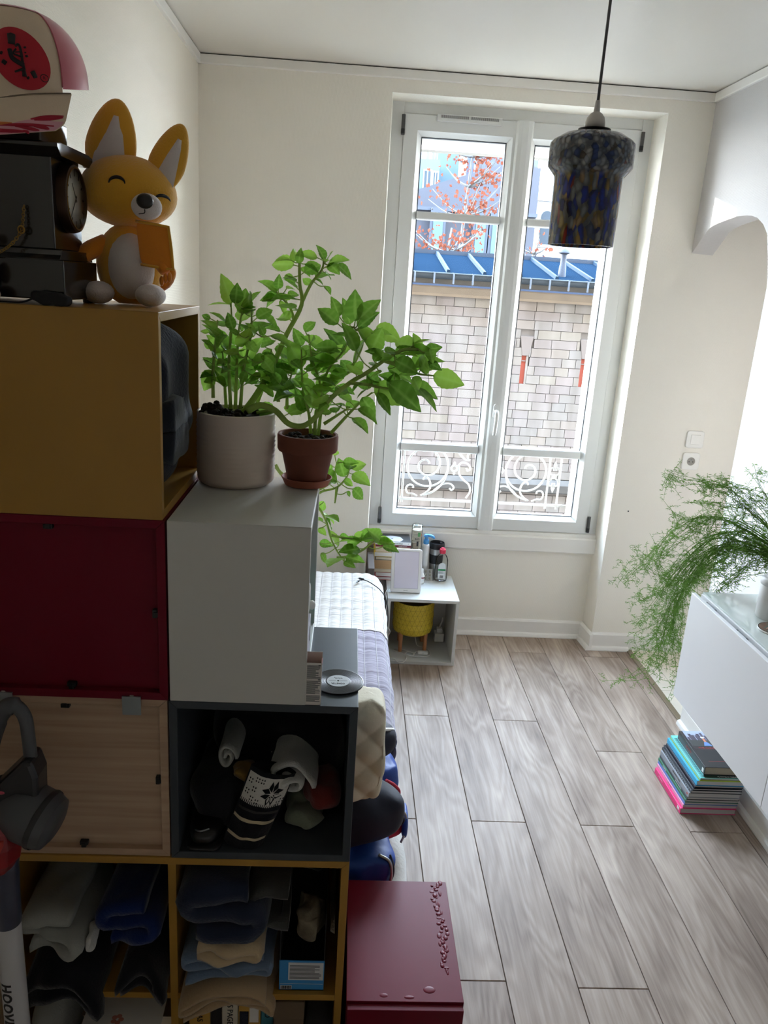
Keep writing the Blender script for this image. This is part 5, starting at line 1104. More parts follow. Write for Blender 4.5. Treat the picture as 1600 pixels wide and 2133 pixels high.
# fill-in foliage deep in the two bushes
for (c, r, n, pl) in (((-0.275, 0.315, 1.63), (0.075, 0.06, 0.07), 34, P1), ((-0.13, 0.33, 1.61), (0.085, 0.06, 0.075), 40, P2)):
    for i in range(n):
        v = Vector((random.gauss(0, 1), random.gauss(0, 1), random.gauss(0, 1))).normalized()*random.uniform(0.4, 1.0)
        a = Vector((c[0]+v.x*r[0], c[1]+v.y*r[1], c[2]+v.z*r[2])); o_ = Vector((v.x, v.y, 0.25)).normalized()
        put_leaf(pl, a, a+o_*random.uniform(0.030, 0.058)+Vector((0, 0, random.uniform(-0.02, 0.02))), random.uniform(-0.6, 0.6))
b = B().tube(spline([(-0.093, 0.30, 1.568), (-0.0925, 0.298, 1.556), (-0.0915, 0.297, 1.547)], 4), [0.0024, 0.002, 0.0017, 0.0015, 0.0017, 0.002, 0.0016, 0.001, 0.0006], 6)
b.build('withered_leaf', mat('withered_brown', (112, 52, 30), 0.8), P2)
# asparagus fern on the bench ---------------------------------------
FN = thing('asparagus_fern', 'wispy asparagus fern trailing over the far end of the white bench', 'plant', (1.42, 0.90, 0.909))
B().lathe([(0.05, 0.9095), (0.062, 0.915), (0.078, 1.03), (0.079, 1.04), (0.074, 1.04), (0.072, 1.02), (0.001, 1.02)], 36, (1.42, 0.90, 0), caps=False).build('pot', mat('fern_pot', (226, 222, 214), 0.5), FN, smooth=True)
B().lathe([(0.071, 1.01), (0.04, 1.028), (0.001, 1.03)], 24, (1.42, 0.90, 0)).build('soil', m_soil, FN, smooth=True)
m_fern = leafmat('fern_needle', (112, 148, 72), 0.35); m_fst = mat('fern_stem', (86, 104, 56), 0.7)
def frond(pts, side=1.0, thin=False):
    q = spline(pts, 9); b = B(); n = len(q); b.tube(q, [0.0011*(1-0.5*i/n) for i in range(n)], 4)
    def needles(c, k, ln):
        for _ in range(k):
            d = Vector((random.gauss(0, 1), random.gauss(0, 1), random.gauss(0, 0.8)-0.15)).normalized(); e_ = c+d*ln*random.uniform(0.6, 1.2); s_ = d.orthogonal().normalized()*0.0011; mid = c.lerp(e_, 0.45)+Vector((0, 0, 0.001))
            b.add([c, mid+s_, e_, mid-s_], [(0, 1, 2, 3)])
    for i in range(3, n-1):
        if q[i].x > 1.50: continue
        if random.random() < 0.30: needles(q[i], 3, 0.015)
        if i % 2 == 0 and random.random() < 0.9 and not thin:
            d = Vector((random.gauss(0, 1), random.gauss(0, 0.8), random.gauss(-0.3, 0.8))).normalized(); L_ = random.uniform(0.02, 0.055); sp = [q[i]+d*L_*t_+Vector((0, 0, -0.010*t_*t_)) for t_ in (0, 0.33, 0.66, 1.0)]
            if sp[-1].z < 0.93 and sp[-1].x > 1.08 and sp[-1].y < 1.06: continue
            b.tube(sp, 0.0006, 3)
            for c in sp[1:]: needles(c, 3, 0.015)
    needles(q[-1], 6, 0.015)
    tag(b.build('frond', m_fern, FN), kind='stuff')
for f in FRONDS:
    pts = [Vector(p)/1000 for p in f]; pts = [p for i, p in enumerate(pts) if i == 0 or (p-pts[i-1]).length > 0.01]
    for r in range(5 if len(pts) > 4 else 4):
        j = lambda i: Vector((random.gauss(0, 1), random.gauss(0, 1), random.gauss(0, 1)))*(0.004+0.026*(i/(len(pts)-1)))*(0.25 if r == 0 else 1.0)
        pp = [p+j(i) for i, p in enumerate(pts)]
        pp = [Vector((p.x, p.y, max(p.z, 0.918) if (p.x > 1.09 and p.y < 1.055) else p.z)) for p in pp]
        if r and random.random() < 0.4: pp = pp[:-1]
        if len(pp) > 2: frond(pp)
# ================================================================== ON TOP OF THE GOLDEN CUBE
random.seed(31)
ZY = 1.7503
m_marb = mat('black_marble', (24, 22, 23), 0.16, spec=0.8, var=(14, 0.4)); m_brass = mat('old_brass', (150, 116, 58), 0.35, metal=0.9)
CK = thing('mantel_clock', 'black stone mantel clock with round dial turned towards the window', 'clock', (-0.625, 0.115, ZY))
def clk(nm, x0, x1, y0, y1, z0, z1, m=m_marb, bev=0.002): return B().box(x0, x1, y0, y1, z0, z1).build(nm, m, CK, bevel=bev)
clk('plinth', -0.738, -0.512, 0.028, 0.196, ZY+0.008, ZY+0.070)
B().prism([(0.030, ZY+0.070), (0.194, ZY+0.070), (0.186, ZY+0.078), (0.182, ZY+0.086), (0.042, ZY+0.086), (0.038, ZY+0.078)], 'x', -0.735, -0.518).build('moulding', m_marb, CK, bevel=0.001)
clk('case', -0.728, -0.530, 0.046, 0.178, ZY+0.086, ZY+0.226)
B().prism([(0.044, ZY+0.226), (0.180, ZY+0.226), (0.197, ZY+0.238), (0.197, ZY+0.243), (0.178, ZY+0.246), (0.046, ZY+0.246), (0.027, ZY+0.243), (0.027, ZY+0.238)], 'x', -0.745, -0.512).build('cornice', m_marb, CK, bevel=0.001)
clk('attic', -0.725, -0.545, 0.050, 0.172, ZY+0.246, ZY+0.288)
for x in (-0.725, -0.525):
    for y in (0.04, 0.184): B().lathe([(0.010, ZY), (0.011, ZY+0.008)], 12, (x, y, 0)).build('foot', m_dark, CK)
dc = (-0.530, 0.114, ZY+0.170)
B().lathe([(0.055, 0.0), (0.055, 0.008), (0.0525, 0.015), (0.0495, 0.016), (0.048, 0.011)], 44, dc, 'x', caps=False).build('bezel', mat('dark_bronze', (62, 44, 32), 0.35, metal=0.7), CK, auto=True)
B().lathe([(0.0490, 0.0155), (0.0490, 0.0168), (0.0472, 0.0168)], 44, dc, 'x', caps=False).build('bezel_ring', m_brass, CK, auto=True)
dial = B().lathe([(0.048, 0.011), (0.0005, 0.0115)], 44, dc, 'x').build('dial', mat('enamel_dial', (240, 238, 230), 0.2), CK, smooth=True)
hb = B()
for h in range(12):
    a = PI/2-h*PI/6; u, v = math.cos(a), math.sin(a)
    hb.m = Matrix.Translation((dc[0]+0.0128, dc[1]+u*0.040, dc[2]+v*0.040)) @ Matrix.Rotation(a-PI/2, 4, 'X'); hb.box(0, 0.0004, -0.0012, 0.0012, -0.005, 0.005)
hb.m = None; hb.build('hour_marks', m_ink, dial)
for a, L_ in ((0.6, 0.028), (2.4, 0.042)):
    b = B(); b.m = Matrix.Translation((dc[0]+0.0138, dc[1], dc[2])) @ Matrix.Rotation(a, 4, 'X'); b.prism([(-0.0015, -0.006), (0.0015, -0.006), (0.0006, L_), (-0.0006, L_)], 'x', 0, 0.0005); b.m = None; b.build('hand', m_ink, CK)
B().lathe([(0.0474, 0.0166), (0.03, 0.0195), (0.0005, 0.0205)], 40, dc, 'x', caps=False).build('glass', glassmat('clock_glass', (0.96, 0.98, 0.97), 0.10), CK, smooth=True)
# gold chain draped on the case
ch = thing('gold_chain', 'thin gold chain hanging against the dark side of the clock', 'chain', (-0.60, 0.03, ZY+0.12))
cp_ = spline([(-0.573, 0.040, ZY+0.150), (-0.574, 0.035, ZY+0.130), (-0.577, 0.033, ZY+0.112), (-0.588, 0.028, ZY+0.094), (-0.604, 0.024, ZY+0.080), (-0.625, 0.020, ZY+0.070), (-0.655, 0.018, ZY+0.074), (-0.68, 0.030, ZY+0.10), (-0.69, 0.042, ZY+0.15)], 5)
b = B()
for i in range(len(cp_)-1):
    c = (cp_[i]+cp_[i+1])/2; d = cp_[i+1]-cp_[i]; L_ = d.length*0.72; d.normalize(); s_ = d.orthogonal().normalized() if i % 2 else d.cross(d.orthogonal()).normalized()
    b.tube([c+d*L_*math.cos(a)+s_*0.0022*math.sin(a) for a in [2*PI*k/10 for k in range(10)]], 0.0008, 5, closed=True)
b.build('links', m_brass, ch, smooth=True)
B().tube([(-0.5765+0.005*math.cos(a), 0.0315, ZY+0.113+0.0055*math.sin(a)) for a in [2*PI*k/16 for k in range(16)]], 0.0014, 6, closed=True).build('clasp_ring', m_brass, ch, smooth=True)
# cap lying on the clock --------------------------------------------
m_can = mat('cap_canvas', (218, 198, 174), 0.9, bump=(420, 0.15), var=(30, 0.06)); m_sat = mat('pink_satin', (196, 96, 112), 0.32, sheen=0.4, bump=(14, 0.25)); m_lr = mat('logo_red', (176, 22, 40), 0.7); m_wr_ = mat('wave_red', (168, 30, 52), 0.8); m_wp = mat('wave_pink', (214, 158, 170), 0.85); m_wo = mat('wave_orange', (204, 120, 62), 0.8)
CP = thing('cap', 'beige cap with red round emblem and pink satin side lying on the clock', 'cap', (-0.60, 0.10, 2.022))
cc = Vector((-0.600, 0.128, 2.070)); ca, cb, cz = 0.101, 0.112, 0.124
def crown(th, ph): # th: 0 faces the camera, ph: height
    e = math.cos(ph)**0.72 if ph > 0 else 1.0
    x = math.sin(th)*e; y = -math.cos(th)*e; z = math.sin(ph) if ph > 0 else ph
    p = Vector((x*ca, y*cb, z*cz)); k = (y+1)*0.5*(1-math.sin(max(0, ph))); return cc+p+Vector((0, 0, 0.046*k))
TH0, TH1 = -1.05, 1.02
def dome(a, b_, nm, m, off=0.0, nu=18, lo=0.0, hi=PI/2): 
    bl_ = B(); bl_.grid(lambda u, v: (lambda p: cc+(p-cc)*(1+off))(crown(a+(b_-a)*u, lo+(hi-lo)*0.995*v)), nu, 16); return bl_.build(nm, m, CP, smooth=True)
dome(TH0, TH1, 'front_panel', m_can, lo=-0.30, hi=1.22); dome(TH0, TH1, 'top_panel', m_sat, 0.010, lo=1.16); dome(TH1, TH1+1.2, 'side_panel', m_sat, 0.012, lo=-0.04); dome(TH0-1.2, TH0, 'side_panel', m_sat, 0.012, lo=-0.04); dome(TH1+1.2, TH0-1.2+2*PI, 'back_panel', m_sat)
B().tube([crown(TH1, -0.02+(PI/2+0.01)*i/20)+Vector((0.001, -0.001, 0)) for i in range(20)], 0.0014, 6).build('piping', m_sat, CP, smooth=True)
B().ell(tuple(cc+Vector((0, 0, cz))), (0.008, 0.008, 0.004), 12, 8).build('button', m_sat, CP, smooth=True)
def on_crown(x, z, d=0.0):
    y, zz = -0.9, z
    for _ in range(12):
        sp_ = max(0.0, min(0.999, (zz-cc.z)/cz)); e = (1-sp_*sp_)**0.36; s_ = max(-0.999, min(0.999, (x-cc.x)/(ca*e))); y = -math.sqrt(1-s_*s_)*e; zz = z-0.046*(y+1)*0.5*(1-sp_)
    return Vector((x, cc.y+y*cb-d, z))
lc = (-0.5615, 2.1065); rx, rz_ = 0.0385, 0.0425
b = B(); vs = [on_crown(lc[0], lc[1], 0.0022)]; N_ = 40
for j in (1, 2, 3, 4):
    for i in range(N_):
        a = 2*PI*i/N_; u, v = rx*math.cos(a)*j/4, rz_*math.sin(a)*j/4; vs.append(on_crown(lc[0]+u*0.95+v*0.10*-1, lc[1]+v-u*0.14, 0.0022))
fs = [(0, 1+i, 1+(i+1) % N_) for i in range(N_)]+[(1+j*N_+i, 1+(j+1)*N_+i, 1+(j+1)*N_+(i+1) % N_, 1+j*N_+(i+1) % N_) for j in range(3) for i in range(N_)]
b.add(vs, fs); em = b.build('emblem', m_lr, CP, smooth=True)
def br(pts, r0, r1=None):
    q = spline([on_crown(lc[0]+(p[0]-400)*0.000118, lc[1]-(p[1]-960)*0.000118, 0.0020) for p in pts], 4); n = len(q); r1 = r0 if r1 is None else r1
    return q, [(r0+(r1-r0)*i/(n-1))*0.000118 for i in range(n)]
b = B()
for pts, r0, r1 in (([(312, 705), (318, 760), (322, 815)], 36, 30), ([(362, 835), (398, 806), (428, 900), (445, 1020), (460, 1095)], 10, 13), ([(303, 880), (330, 970), (385, 1012), (455, 1045)], 20, 22), ([(372, 862), (348, 922), (425, 945)], 8, 9), ([(365, 905), (420, 890)], 6, 6), ([(460, 822), (466, 838)], 13, 10), ([(468, 885), (470, 895)], 9, 9), ([(480, 920), (488, 940)], 14, 12), ([(205, 932), (225, 940)], 16, 14), ([(228, 1028), (268, 1056)], 20, 20), ([(360, 1136), (450, 1088)], 8, 12), ([(452, 1085), (458, 1130), (462, 1175)], 14, 22), ([(490, 1172), (505, 1190)], 14, 12), ([(540, 1095), (572, 1165)], 24, 20)):
    q, rr = br(pts, r0, r1); b.tube(q, [k*1.5 for k in rr], 6)
b.build('brush_sign', m_ink, em, smooth=True)
q, rr = br([(655+38*math.cos(a), 1145+42*math.sin(a)) for a in [2*PI*k/10 for k in range(11)]], 5); B().tube(q, rr, 4).build('registered_ring', m_ink, em)
p_ = on_crown(lc[0]+255*0.000118, lc[1]-185*0.000118, 0.0028); text('lettering', 'R', 0.0060, tuple(p_), (PI/2, 0, 0.35), m_ink, em)
# visor hanging down in front of the clock
def visor(u, v, d=0.0): # u -1..1 across, v 0 seam .. 1 edge
    wv_ = 1-0.13*max(0, v-0.70)**2*11; x = -0.600+u*(0.100-0.004*v)*wv_
    return Vector((x, 0.018-0.016*v+0.048*u*u*(1-0.35*v)-d, 2.046+0.24*u*0.1*(1-0.55*v)-0.052*v+0.006*u*u*v))
b = B(); b.grid(lambda u, v: visor(2*u-1, v), 30, 14); b.grid(lambda u, v: visor(2*u-1, v, -0.003), 30, 14); b.build('visor', m_can, CP, smooth=True)
B().tube([visor(-1+2*i/24, 0.0, 0.001) for i in range(25)], 0.0012, 5).build('seam', mat('painted_seam_shade', (128, 112, 94), 0.9), CP)  # darker tube paints in the shade along the visor seam
B().grid(lambda u, v: visor(-0.99+1.98*u, 0.70+0.30*v+0.05*(1-v)*math.sin(u*14), 0.0006), 40, 6).build('wave_band', m_wp, CP, smooth=True)
for nm, m, ls in (('wave_strokes', m_wr_, [((-.6, .58), (-.2, .66), (.1, .72)), ((-.1, .80), (.3, .92), (.6, .97)), ((.0, .74), (.45, .78), (.9, .86)), ((.35, .80), (.6, .90), (.75, .96)), ((-.5, .72), (0, .86), (.35, .97)), ((.55, .64), (.75, .61), (.97, .60)), ((.6, .67), (.8, .66), (.97, .64)), ((.62, .84), (.8, .90), (.88, .94)), ((-.9, .66), (-.6, .78), (-.2, .92)), ((.5, .93), (.6, .99), (.62, .995))]),
                  ('wave_strokes', m_wo, [((-.3, .66), (.05, .69), (.3, .71)), ((-.6, .88), (-.35, .93), (-.1, .96)), ((-.25, .69), (0, .715), (.25, .725))])):
    b = B()
    for l in ls: q = spline([visor(*p, 0.0007) for p in l], 6); b.tube(q, [0.0006+0.0020*math.sin(PI*(i+0.5)/len(q)) for i in range(len(q))], 5)
    b.build(nm, m, CP, smooth=True)
# long eared fox plush ----------------------------------------------
m_fox = mat('fox_plush', (224, 166, 44), 0.95, sheen=0.5, bump=(260, 0.3)); m_fw = mat('white_plush', (216, 208, 206), 0.95, sheen=0.5, bump=(260, 0.3)); m_fo = mat('orange_plush', (224, 136, 30), 0.95, sheen=0.5, bump=(260, 0.3))
FX = thing('fox_plush', 'golden long eared fox soft toy sitting beside the black clock', 'soft toy', (-0.445, 0.215, ZY))
def fx(u, v, y=0.215): # helper grid: metres from the toy's base in its own frontal plane
    return Vector((-0.445+u, y, ZY+v))
hc = fx(-0.012, 0.190)
B().ell(tuple(hc), (0.086, 0.070, 0.066), 28, 18, lambda p: p+Vector((0, 0, 0.010*max(0, -(p.z-hc.z)/0.066)))).build('head', m_fox, FX, smooth=True)
B().ell(tuple(fx(-0.012, 0.070)), (0.060, 0.050, 0.074), 24, 16, lambda p: p+Vector((0, 0, max(0, ZY+0.002-p.z)))).build('body', m_fox, FX, smooth=True)
B().ell(tuple(fx(-0.004, 0.068, 0.190)), (0.043, 0.034, 0.058), 20, 14).build('belly', m_fw, FX, smooth=True)
def ear(base, tip, w, dpt, inner):
    base, tip = Vector(base), Vector(tip); ax = (tip-base); L_ = ax.length; ax.normalize(); sd = Vector((0, 1, 0)).cross(ax).normalized()
    def bend(p): # p in unit space x across, z along 0..1
        return base+sd*p.x+ax*p.z*L_+Vector((0, p.y, 0))
    b = B(); b.ell((0, 0, 0.46), (w, dpt, 0.54), 22, 18, lambda p: bend(Vector((p.x*(1.12-0.45*max(0, p.z-0.35)), p.y, p.z)))); e_ = b.build('ear', m_fox, FX, smooth=True)
    b = B(); b.grid(lambda u, v: bend(Vector(((inner[0]+(2*u-1)*inner[1]*(1.0-0.72*v**1.4))*w, -dpt*1.03*(math.sqrt(max(0.05, 1-((2*u-1)*0.62)**2-((v*0.72+0.10-0.46)/0.56)**2)))-0.001, 0.08+0.70*v))), 12, 16); b.build('inner_ear', m_fw, e_, smooth=True)
ear(fx(-0.050, 0.215), fx(-0.024, 0.345), 0.041, 0.020, (0.12, 0.74)); ear(fx(0.040, 0.205), fx(0.086, 0.312), 0.030, 0.018, (0.25, 0.66))
mc = fx(0.036, 0.168, 0.152)
B().ell(tuple(mc), (0.026, 0.026, 0.022), 18, 12).build('muzzle', m_fw, FX, smooth=True)
B().ell(tuple(mc+Vector((0.003, -0.024, 0.007))), (0.0145, 0.010, 0.0125), 16, 10).build('nose', mat('nose_black', (30, 27, 27), 0.35), FX, smooth=True)
B().tube(spline([mc+Vector((0.003, -0.0265, -0.006)), mc+Vector((0.002, -0.025, -0.012)), mc+Vector((-0.008, -0.0225, -0.014))], 5), 0.0008, 5).build('mouth', m_ink, FX)
def on_head(x, z, d=0.001):
    k = max(0.02, 1-((x-hc.x)/0.086)**2-((z-hc.z)/0.066)**2); return Vector((x, hc.y-0.070*math.sqrt(k)-d, z))
for ex, ez, w_ in ((-0.012, 0.206, 0.0135), (0.058, 0.186, 0.010)):
    c = fx(ex, ez); B().tube([on_head(c.x+w_*math.cos(a), c.z+w_*0.75*math.sin(a)-0.004) for a in [PI*i/12 for i in range(13)]], [0.0008+0.0021*math.sin(PI*i/12) for i in range(13)], 6).build('eye', m_ink, FX, smooth=True)
B().tube(spline([fx(-0.050, 0.105, 0.20), fx(-0.080, 0.085, 0.175), fx(-0.086, 0.068, 0.165)], 5), [0.017]*4+[0.016]*4+[0.013, 0.012, 0.010], 10).build('arm', m_fo, FX, smooth=True)
arm = B().tube(spline([fx(0.040, 0.105, 0.20), fx(0.055, 0.080, 0.17), fx(0.064, 0.062, 0.155)], 5), [0.016]*4+[0.014]*4+[0.012, 0.011, 0.009], 10).build('arm', m_fo, FX, smooth=True)
for d in (-0.007, 0.0, 0.007): B().ell(tuple(fx(0.066+d, 0.052-abs(d)*0.3+d*0.5, 0.152)), (0.0042, 0.005, 0.009), 8, 6).build('finger', m_fo, arm, smooth=True)
b = B().sbox(tuple(fx(0.048, 0.105, 0.158)), (0.029, 0.006, 0.036), 8, nv=10, fn=lambda p: Vector((p.x+0.10*(ZY+0.105-p.z), p.y, p.z-0.10*(p.x+0.445-0.048)))); sc_ = b.build('scarf', m_fo, FX, smooth=True)
def scf(u, v): p = fx(0.048+u*0.0285, 0.105+v*0.0355, 0.153); return Vector((p.x+0.10*(ZY+0.105-p.z), p.y, p.z-0.10*(p.x+0.445-0.048)))
B().tube([scf(-1, 1), scf(0, 1.01), scf(0.97, 0.99), scf(1, 0), scf(0.98, -1), scf(0, -1.01), scf(-1, -1)], 0.0028, 7).build('scarf_hem', m_fox, sc_, smooth=True)
B().ell(tuple(fx(0.036, 0.020, 0.165)), (0.026, 0.040, 0.020), 16, 10, lambda p: Vector((p.x, p.y, max(p.z, ZY)))).build('foot', m_fw, FX, smooth=True); B().ell(tuple(fx(-0.056, 0.020, 0.165)), (0.026, 0.040, 0.020), 16, 10, lambda p: Vector((p.x, p.y, max(p.z, ZY)))).build('foot', m_fw, FX, smooth=True)
B().tube(spline([fx(-0.055, 0.03, 0.25), fx(-0.02, 0.02, 0.28), fx(0.045, 0.055, 0.26), fx(0.052, 0.075, 0.25)], 6), [0.014]*6+[0.019]*6+[0.016, 0.013, 0.011, 0.009, 0.007, 0.005, 0.003], 10).build('tail', m_fo, FX, smooth=True)
# black pouch in front of the clock, and the paw of a small tan bear at the edge of the view
b = B().sbox((-0.527, 0.010, ZY+0.0105), (0.030, 0.018, 0.010), 3.2, nv=10, fn=lambda p: p+Vector((0.004*nz(p.x*60, p.y*60, 3), 0, 0.0035*nz(p.x*70, p.y*50, 9)+0.08*(p.x+0.527)*-1)))
PC = thing('pouch', 'crumpled black pouch lying in front of the clock base', 'pouch', (-0.527, 0.010, ZY)); b.build('body', mat('black_cloth', (20, 20, 22), 0.9), PC, smooth=True)
B().tube(spline([(-0.552, 0.0, ZY+0.010), (-0.57, -0.002, ZY+0.003), (-0.60, 0.004, ZY+0.002), (-0.63, 0.010, ZY+0.002)], 5), 0.0016, 6).build('drawstring', MATS['black_cloth'], PC)
m_tan = mat('tan_plush', (178, 148, 104), 0.95, sheen=0.5, bump=(260, 0.3))
TB = thing('teddy_bear', 'small tan bear in a navy top at the left end of the golden cube', 'soft toy', (-0.635, -0.0, ZY)); tc_ = (-0.648, 0.005)
B().ell((tc_[0], tc_[1], ZY+0.036), (0.026, 0.017, 0.030), 18, 12).build('body', mat('navy_knit', (34, 40, 66), 0.9), TB, smooth=True); B().ell((tc_[0], tc_[1], ZY+0.080), (0.024, 0.018, 0.022), 18, 12).build('head', m_tan, TB, smooth=True)
for s_ in (-1, 1):
    B().ell((tc_[0]+s_*0.019, tc_[1], ZY+0.098), (0.008, 0.005, 0.008), 10, 8).build('ear', m_tan, TB, smooth=True); B().ell((tc_[0]+s_*0.030, tc_[1]-0.008, ZY+0.0125), (0.016, 0.014, 0.0125), 14, 10).build('foot', m_tan, TB, smooth=True); B().ell((tc_[0]+s_*0.031, tc_[1]-0.004, ZY+0.045), (0.009, 0.009, 0.017), 12, 8).build('arm', m_tan, TB, smooth=True)
    B().ell((tc_[0]+s_*0.008, tc_[1]-0.0165, ZY+0.085), (0.0022, 0.002, 0.0025), 8, 6).build('eye', m_ink, TB)
B().ell((tc_[0], tc_[1]-0.016, ZY+0.076), (0.009, 0.007, 0.007), 10, 8).build('muzzle', m_tan, TB, smooth=True)
# ================================================================== CLOTHES IN THE COMPARTMENTS
random.seed(41)
def cloth(name, rgb, sc_=180, st_=0.35): return mat(name, rgb, 0.95, spec=0.2, sheen=0.25, bump=(sc_, st_), var=(9, 0.18))
m_navy = cloth('navy_denim', (32, 40, 60)); m_ldn = cloth('light_denim', (104, 122, 146)); m_bei = cloth('beige_twill', (190, 168, 134)); m_tanc = cloth('tan_twill', (172, 146, 112)); m_gry = cloth('grey_jersey', (158, 160, 154)); m_blk = cloth('black_knit', (18, 19, 24)); m_blu = cloth('royal_blue_jersey', (14, 36, 88)); m_dkg = cloth('dark_grey_wool', (60, 60, 58)); m_brn = cloth('taupe_wool', (98, 88, 76)); m_whc = cloth('white_towelling', (206, 206, 202), 300, 0.5); m_rdc = cloth('brick_red_cotton', (112, 42, 38)); m_grc = cloth('sage_cotton', (120, 126, 108)); m_och = cloth('ochre_wool', (132, 104, 52)); m_nv2 = cloth('dark_navy_wool', (24, 28, 44))
def serp(w_, h, n, r=None, roll=False):
    """section of a garment folded n times, as a list of (x, z) points; roll winds it in instead"""
    p = []
    if roll:
        a0 = 2*PI*n
        for i in range(int(26*n)+1):
            a = a0*i/(26*n); k = 0.18+0.82*(1-i/(26*n)); p.append((w_*0.5*k*math.cos(a), h*0.5*k*math.sin(a)))
        return p
    dz = h/n
    for k in range(n):
        xs_ = [-1+2*i/12 for i in range(13)]; xs_ = xs_ if k % 2 == 0 else xs_[::-1]
        for x in xs_: p.append((x*w_*0.5*(1-0.03*(k % 3)), -h/2+dz*(k+0.5)))
        if k < n-1:
            sx = xs_[-1]*w_*0.5
            for i in range(1, 6): a = -PI/2+PI*i/6; p.append((sx+math.copysign(math.cos(a)*dz*0.5, sx), -h/2+dz*(k+1)+math.sin(a)*dz*0.5))
    return p
def folded(name, label, cat, m, x0, x1, y0, y1, z0, z1, n=3, t=None, seed=0, amp=0.006, ragged=0.014, slant=0.0, roll=False, sag=0.0, group=None, tilt=0.0):
    th = thing(name, label, cat, ((x0+x1)/2, (y0+y1)/2, z0), group); h, w_ = z1-z0, x1-x0; t = t or h/(n*1.35); sec = serp(w_-(h/n*0.9 if n > 1 and not roll else 0.0)-t*0.6, h-t*0.8, n, roll=roll)
    ns = len(sec); ny = 16; b = B(); vs = []
    nrm = []
    for i in range(ns):
        a, c = sec[max(0, i-1)], sec[min(ns-1, i+1)]; d = Vector((c[0]-a[0], c[1]-a[1])); d = d.normalized() if d.length > 1e-9 else Vector((1, 0)); nrm.append((-d.y, d.x))
    cx, cz = (x0+x1)/2, (z0+z1)/2
    for j in range(ny+1):
        v = j/ny
        for i in range(ns):
            for s_ in (1, -1):
                e_ = 1.0 if 0 < j < ny else 0.55
                x = sec[i][0]+nrm[i][0]*t*0.5*s_*e_; z = sec[i][1]+nrm[i][1]*t*0.5*s_*e_
                yy = y0+(y1-y0)*v+(1-v)*ragged*nz(sec[i][0]*16+seed*3.1, i*0.045, seed*1.7)
                k = nz((x+cx)*13+seed, yy*13, z*10+seed); q = nz((x+cx)*30, yy*26+seed, z*22)
                x += amp*0.8*k; z += amp*k+amp*0.4*q-sag*(1-v)**2*abs(x/w_*2)**2+slant*x
                X = cx+x*math.cos(tilt)-z*math.sin(tilt); Z = cz+x*math.sin(tilt)+z*math.cos(tilt); vs.append((X, yy, max(Z, z0) if not sag else Z))
    st_ = 2*ns; fs = []
    for j in range(ny):
        for i in range(ns-1):
            a = j*st_+2*i
            fs.append((a, a+2, a+st_+2, a+st_)); fs.append((a+1, a+st_+1, a+st_+3, a+3))
        fs.append((j*st_, j*st_+st_, j*st_+st_+1, j*st_+1)); e_ = j*st_+st_-2; fs.append((e_, e_+1, e_+st_+1, e_+st_))
    for i in range(ns-1):
        fs.append((2*i, 2*i+1, 2*i+3, 2*i+2)); a = ny*st_+2*i; fs.append((a, a+2, a+3, a+1))
    b.add(vs, fs); o = b.build('fabric', m, th, smooth=True); return th
def lump(name, label, cat, m, c, h, p=3.0, seed=0, amp=0.010, fr=16, nv=16, fn=None, group=None, sub=None):
    t = thing(name, label, cat, (c[0], c[1], c[2]-h[2]), group)
    f_ = lambda q: (lambda r: Vector((r.x, r.y, max(r.z, c[2]-h[2]))))(Vector(q)+Vector((amp*nz(q.x*fr+seed, q.y*fr, q.z*fr), amp*nz(q.x*fr, q.y*fr+seed+9, q.z*fr), amp*nz(q.x*fr, q.y*fr, q.z*fr+seed+5))))
    B().sbox(c, h, p, nv=nv, fn=(lambda q: fn(f_(q))) if fn else f_).build('fabric', m, t, smooth=True); return t
SH = 0.3585
# upper right compartment: stack of trousers, carton, hanging pair
folded('trousers', 'tan trousers folded at the bottom of the denim stack, sagging over the shelf', 'trousers', m_tanc, -0.336, -0.142, -0.040, 0.27, SH, SH+0.058, 3, seed=1, amp=0.006, sag=0.045, ragged=0.02)
folded('jeans', 'light blue jeans folded between two pairs of tan trousers', 'jeans', m_ldn, -0.337, -0.148, -0.018, 0.27, SH+0.048, SH+0.118, 3, seed=2, amp=0.007, ragged=0.03, slant=0.06)
folded('trousers', 'beige trousers rolled on the light blue jeans, hem hanging out', 'trousers', m_bei, -0.322, -0.168, -0.030, 0.26, SH+0.094, SH+0.160, 2, seed=3, amp=0.007, ragged=0.03, roll=False, slant=-0.16)
folded('jeans', 'dark navy jeans folded on top of the stack of trousers', 'jeans', m_navy, -0.336, -0.165, -0.030, 0.26, SH+0.142, SH+0.305, 3, seed=4, amp=0.010, ragged=0.03, slant=-0.10)
folded('trousers', 'grey patterned trousers hanging at the right of the dark navy jeans', 'trousers', m_dkg, -0.160, -0.124, -0.004, 0.24, SH+0.135, SH+0.30, 2, t=0.016, seed=5, amp=0.006, tilt=0.0)
BX = thing('carton', 'small carton with blue and white printed flap in the upper right compartment', 'box', (-0.087, 0.10, SH))
m_cb = mat('carton_blue', (58, 142, 206), 0.5); m_cw = mat('carton_white', (214, 214, 216), 0.5); m_cd = mat('carton_inside', (34, 32, 32), 0.9)
B().box(-0.135, -0.040, 0.012, 0.014, SH, SH+0.078).build('front_flap', m_cb, BX); B().box(-0.135, -0.133, 0.014, 0.24, SH, SH+0.20).box(-0.042, -0.040, 0.014, 0.24, SH, SH+0.20).box(-0.135, -0.040, 0.238, 0.24, SH, SH+0.20).box(-0.135, -0.04, 0.012, 0.24, SH, SH+0.002).build('sleeve', m_cd, BX)
lb = B().box(-0.116, -0.042, 0.0110, 0.012, SH+0.028, SH+0.074).build('label', m_cw, BX); B().box(-0.133, -0.042, 0.0113, 0.012, SH+0.017, SH+0.0175).build('line', m_cw, lb)
pr = B()
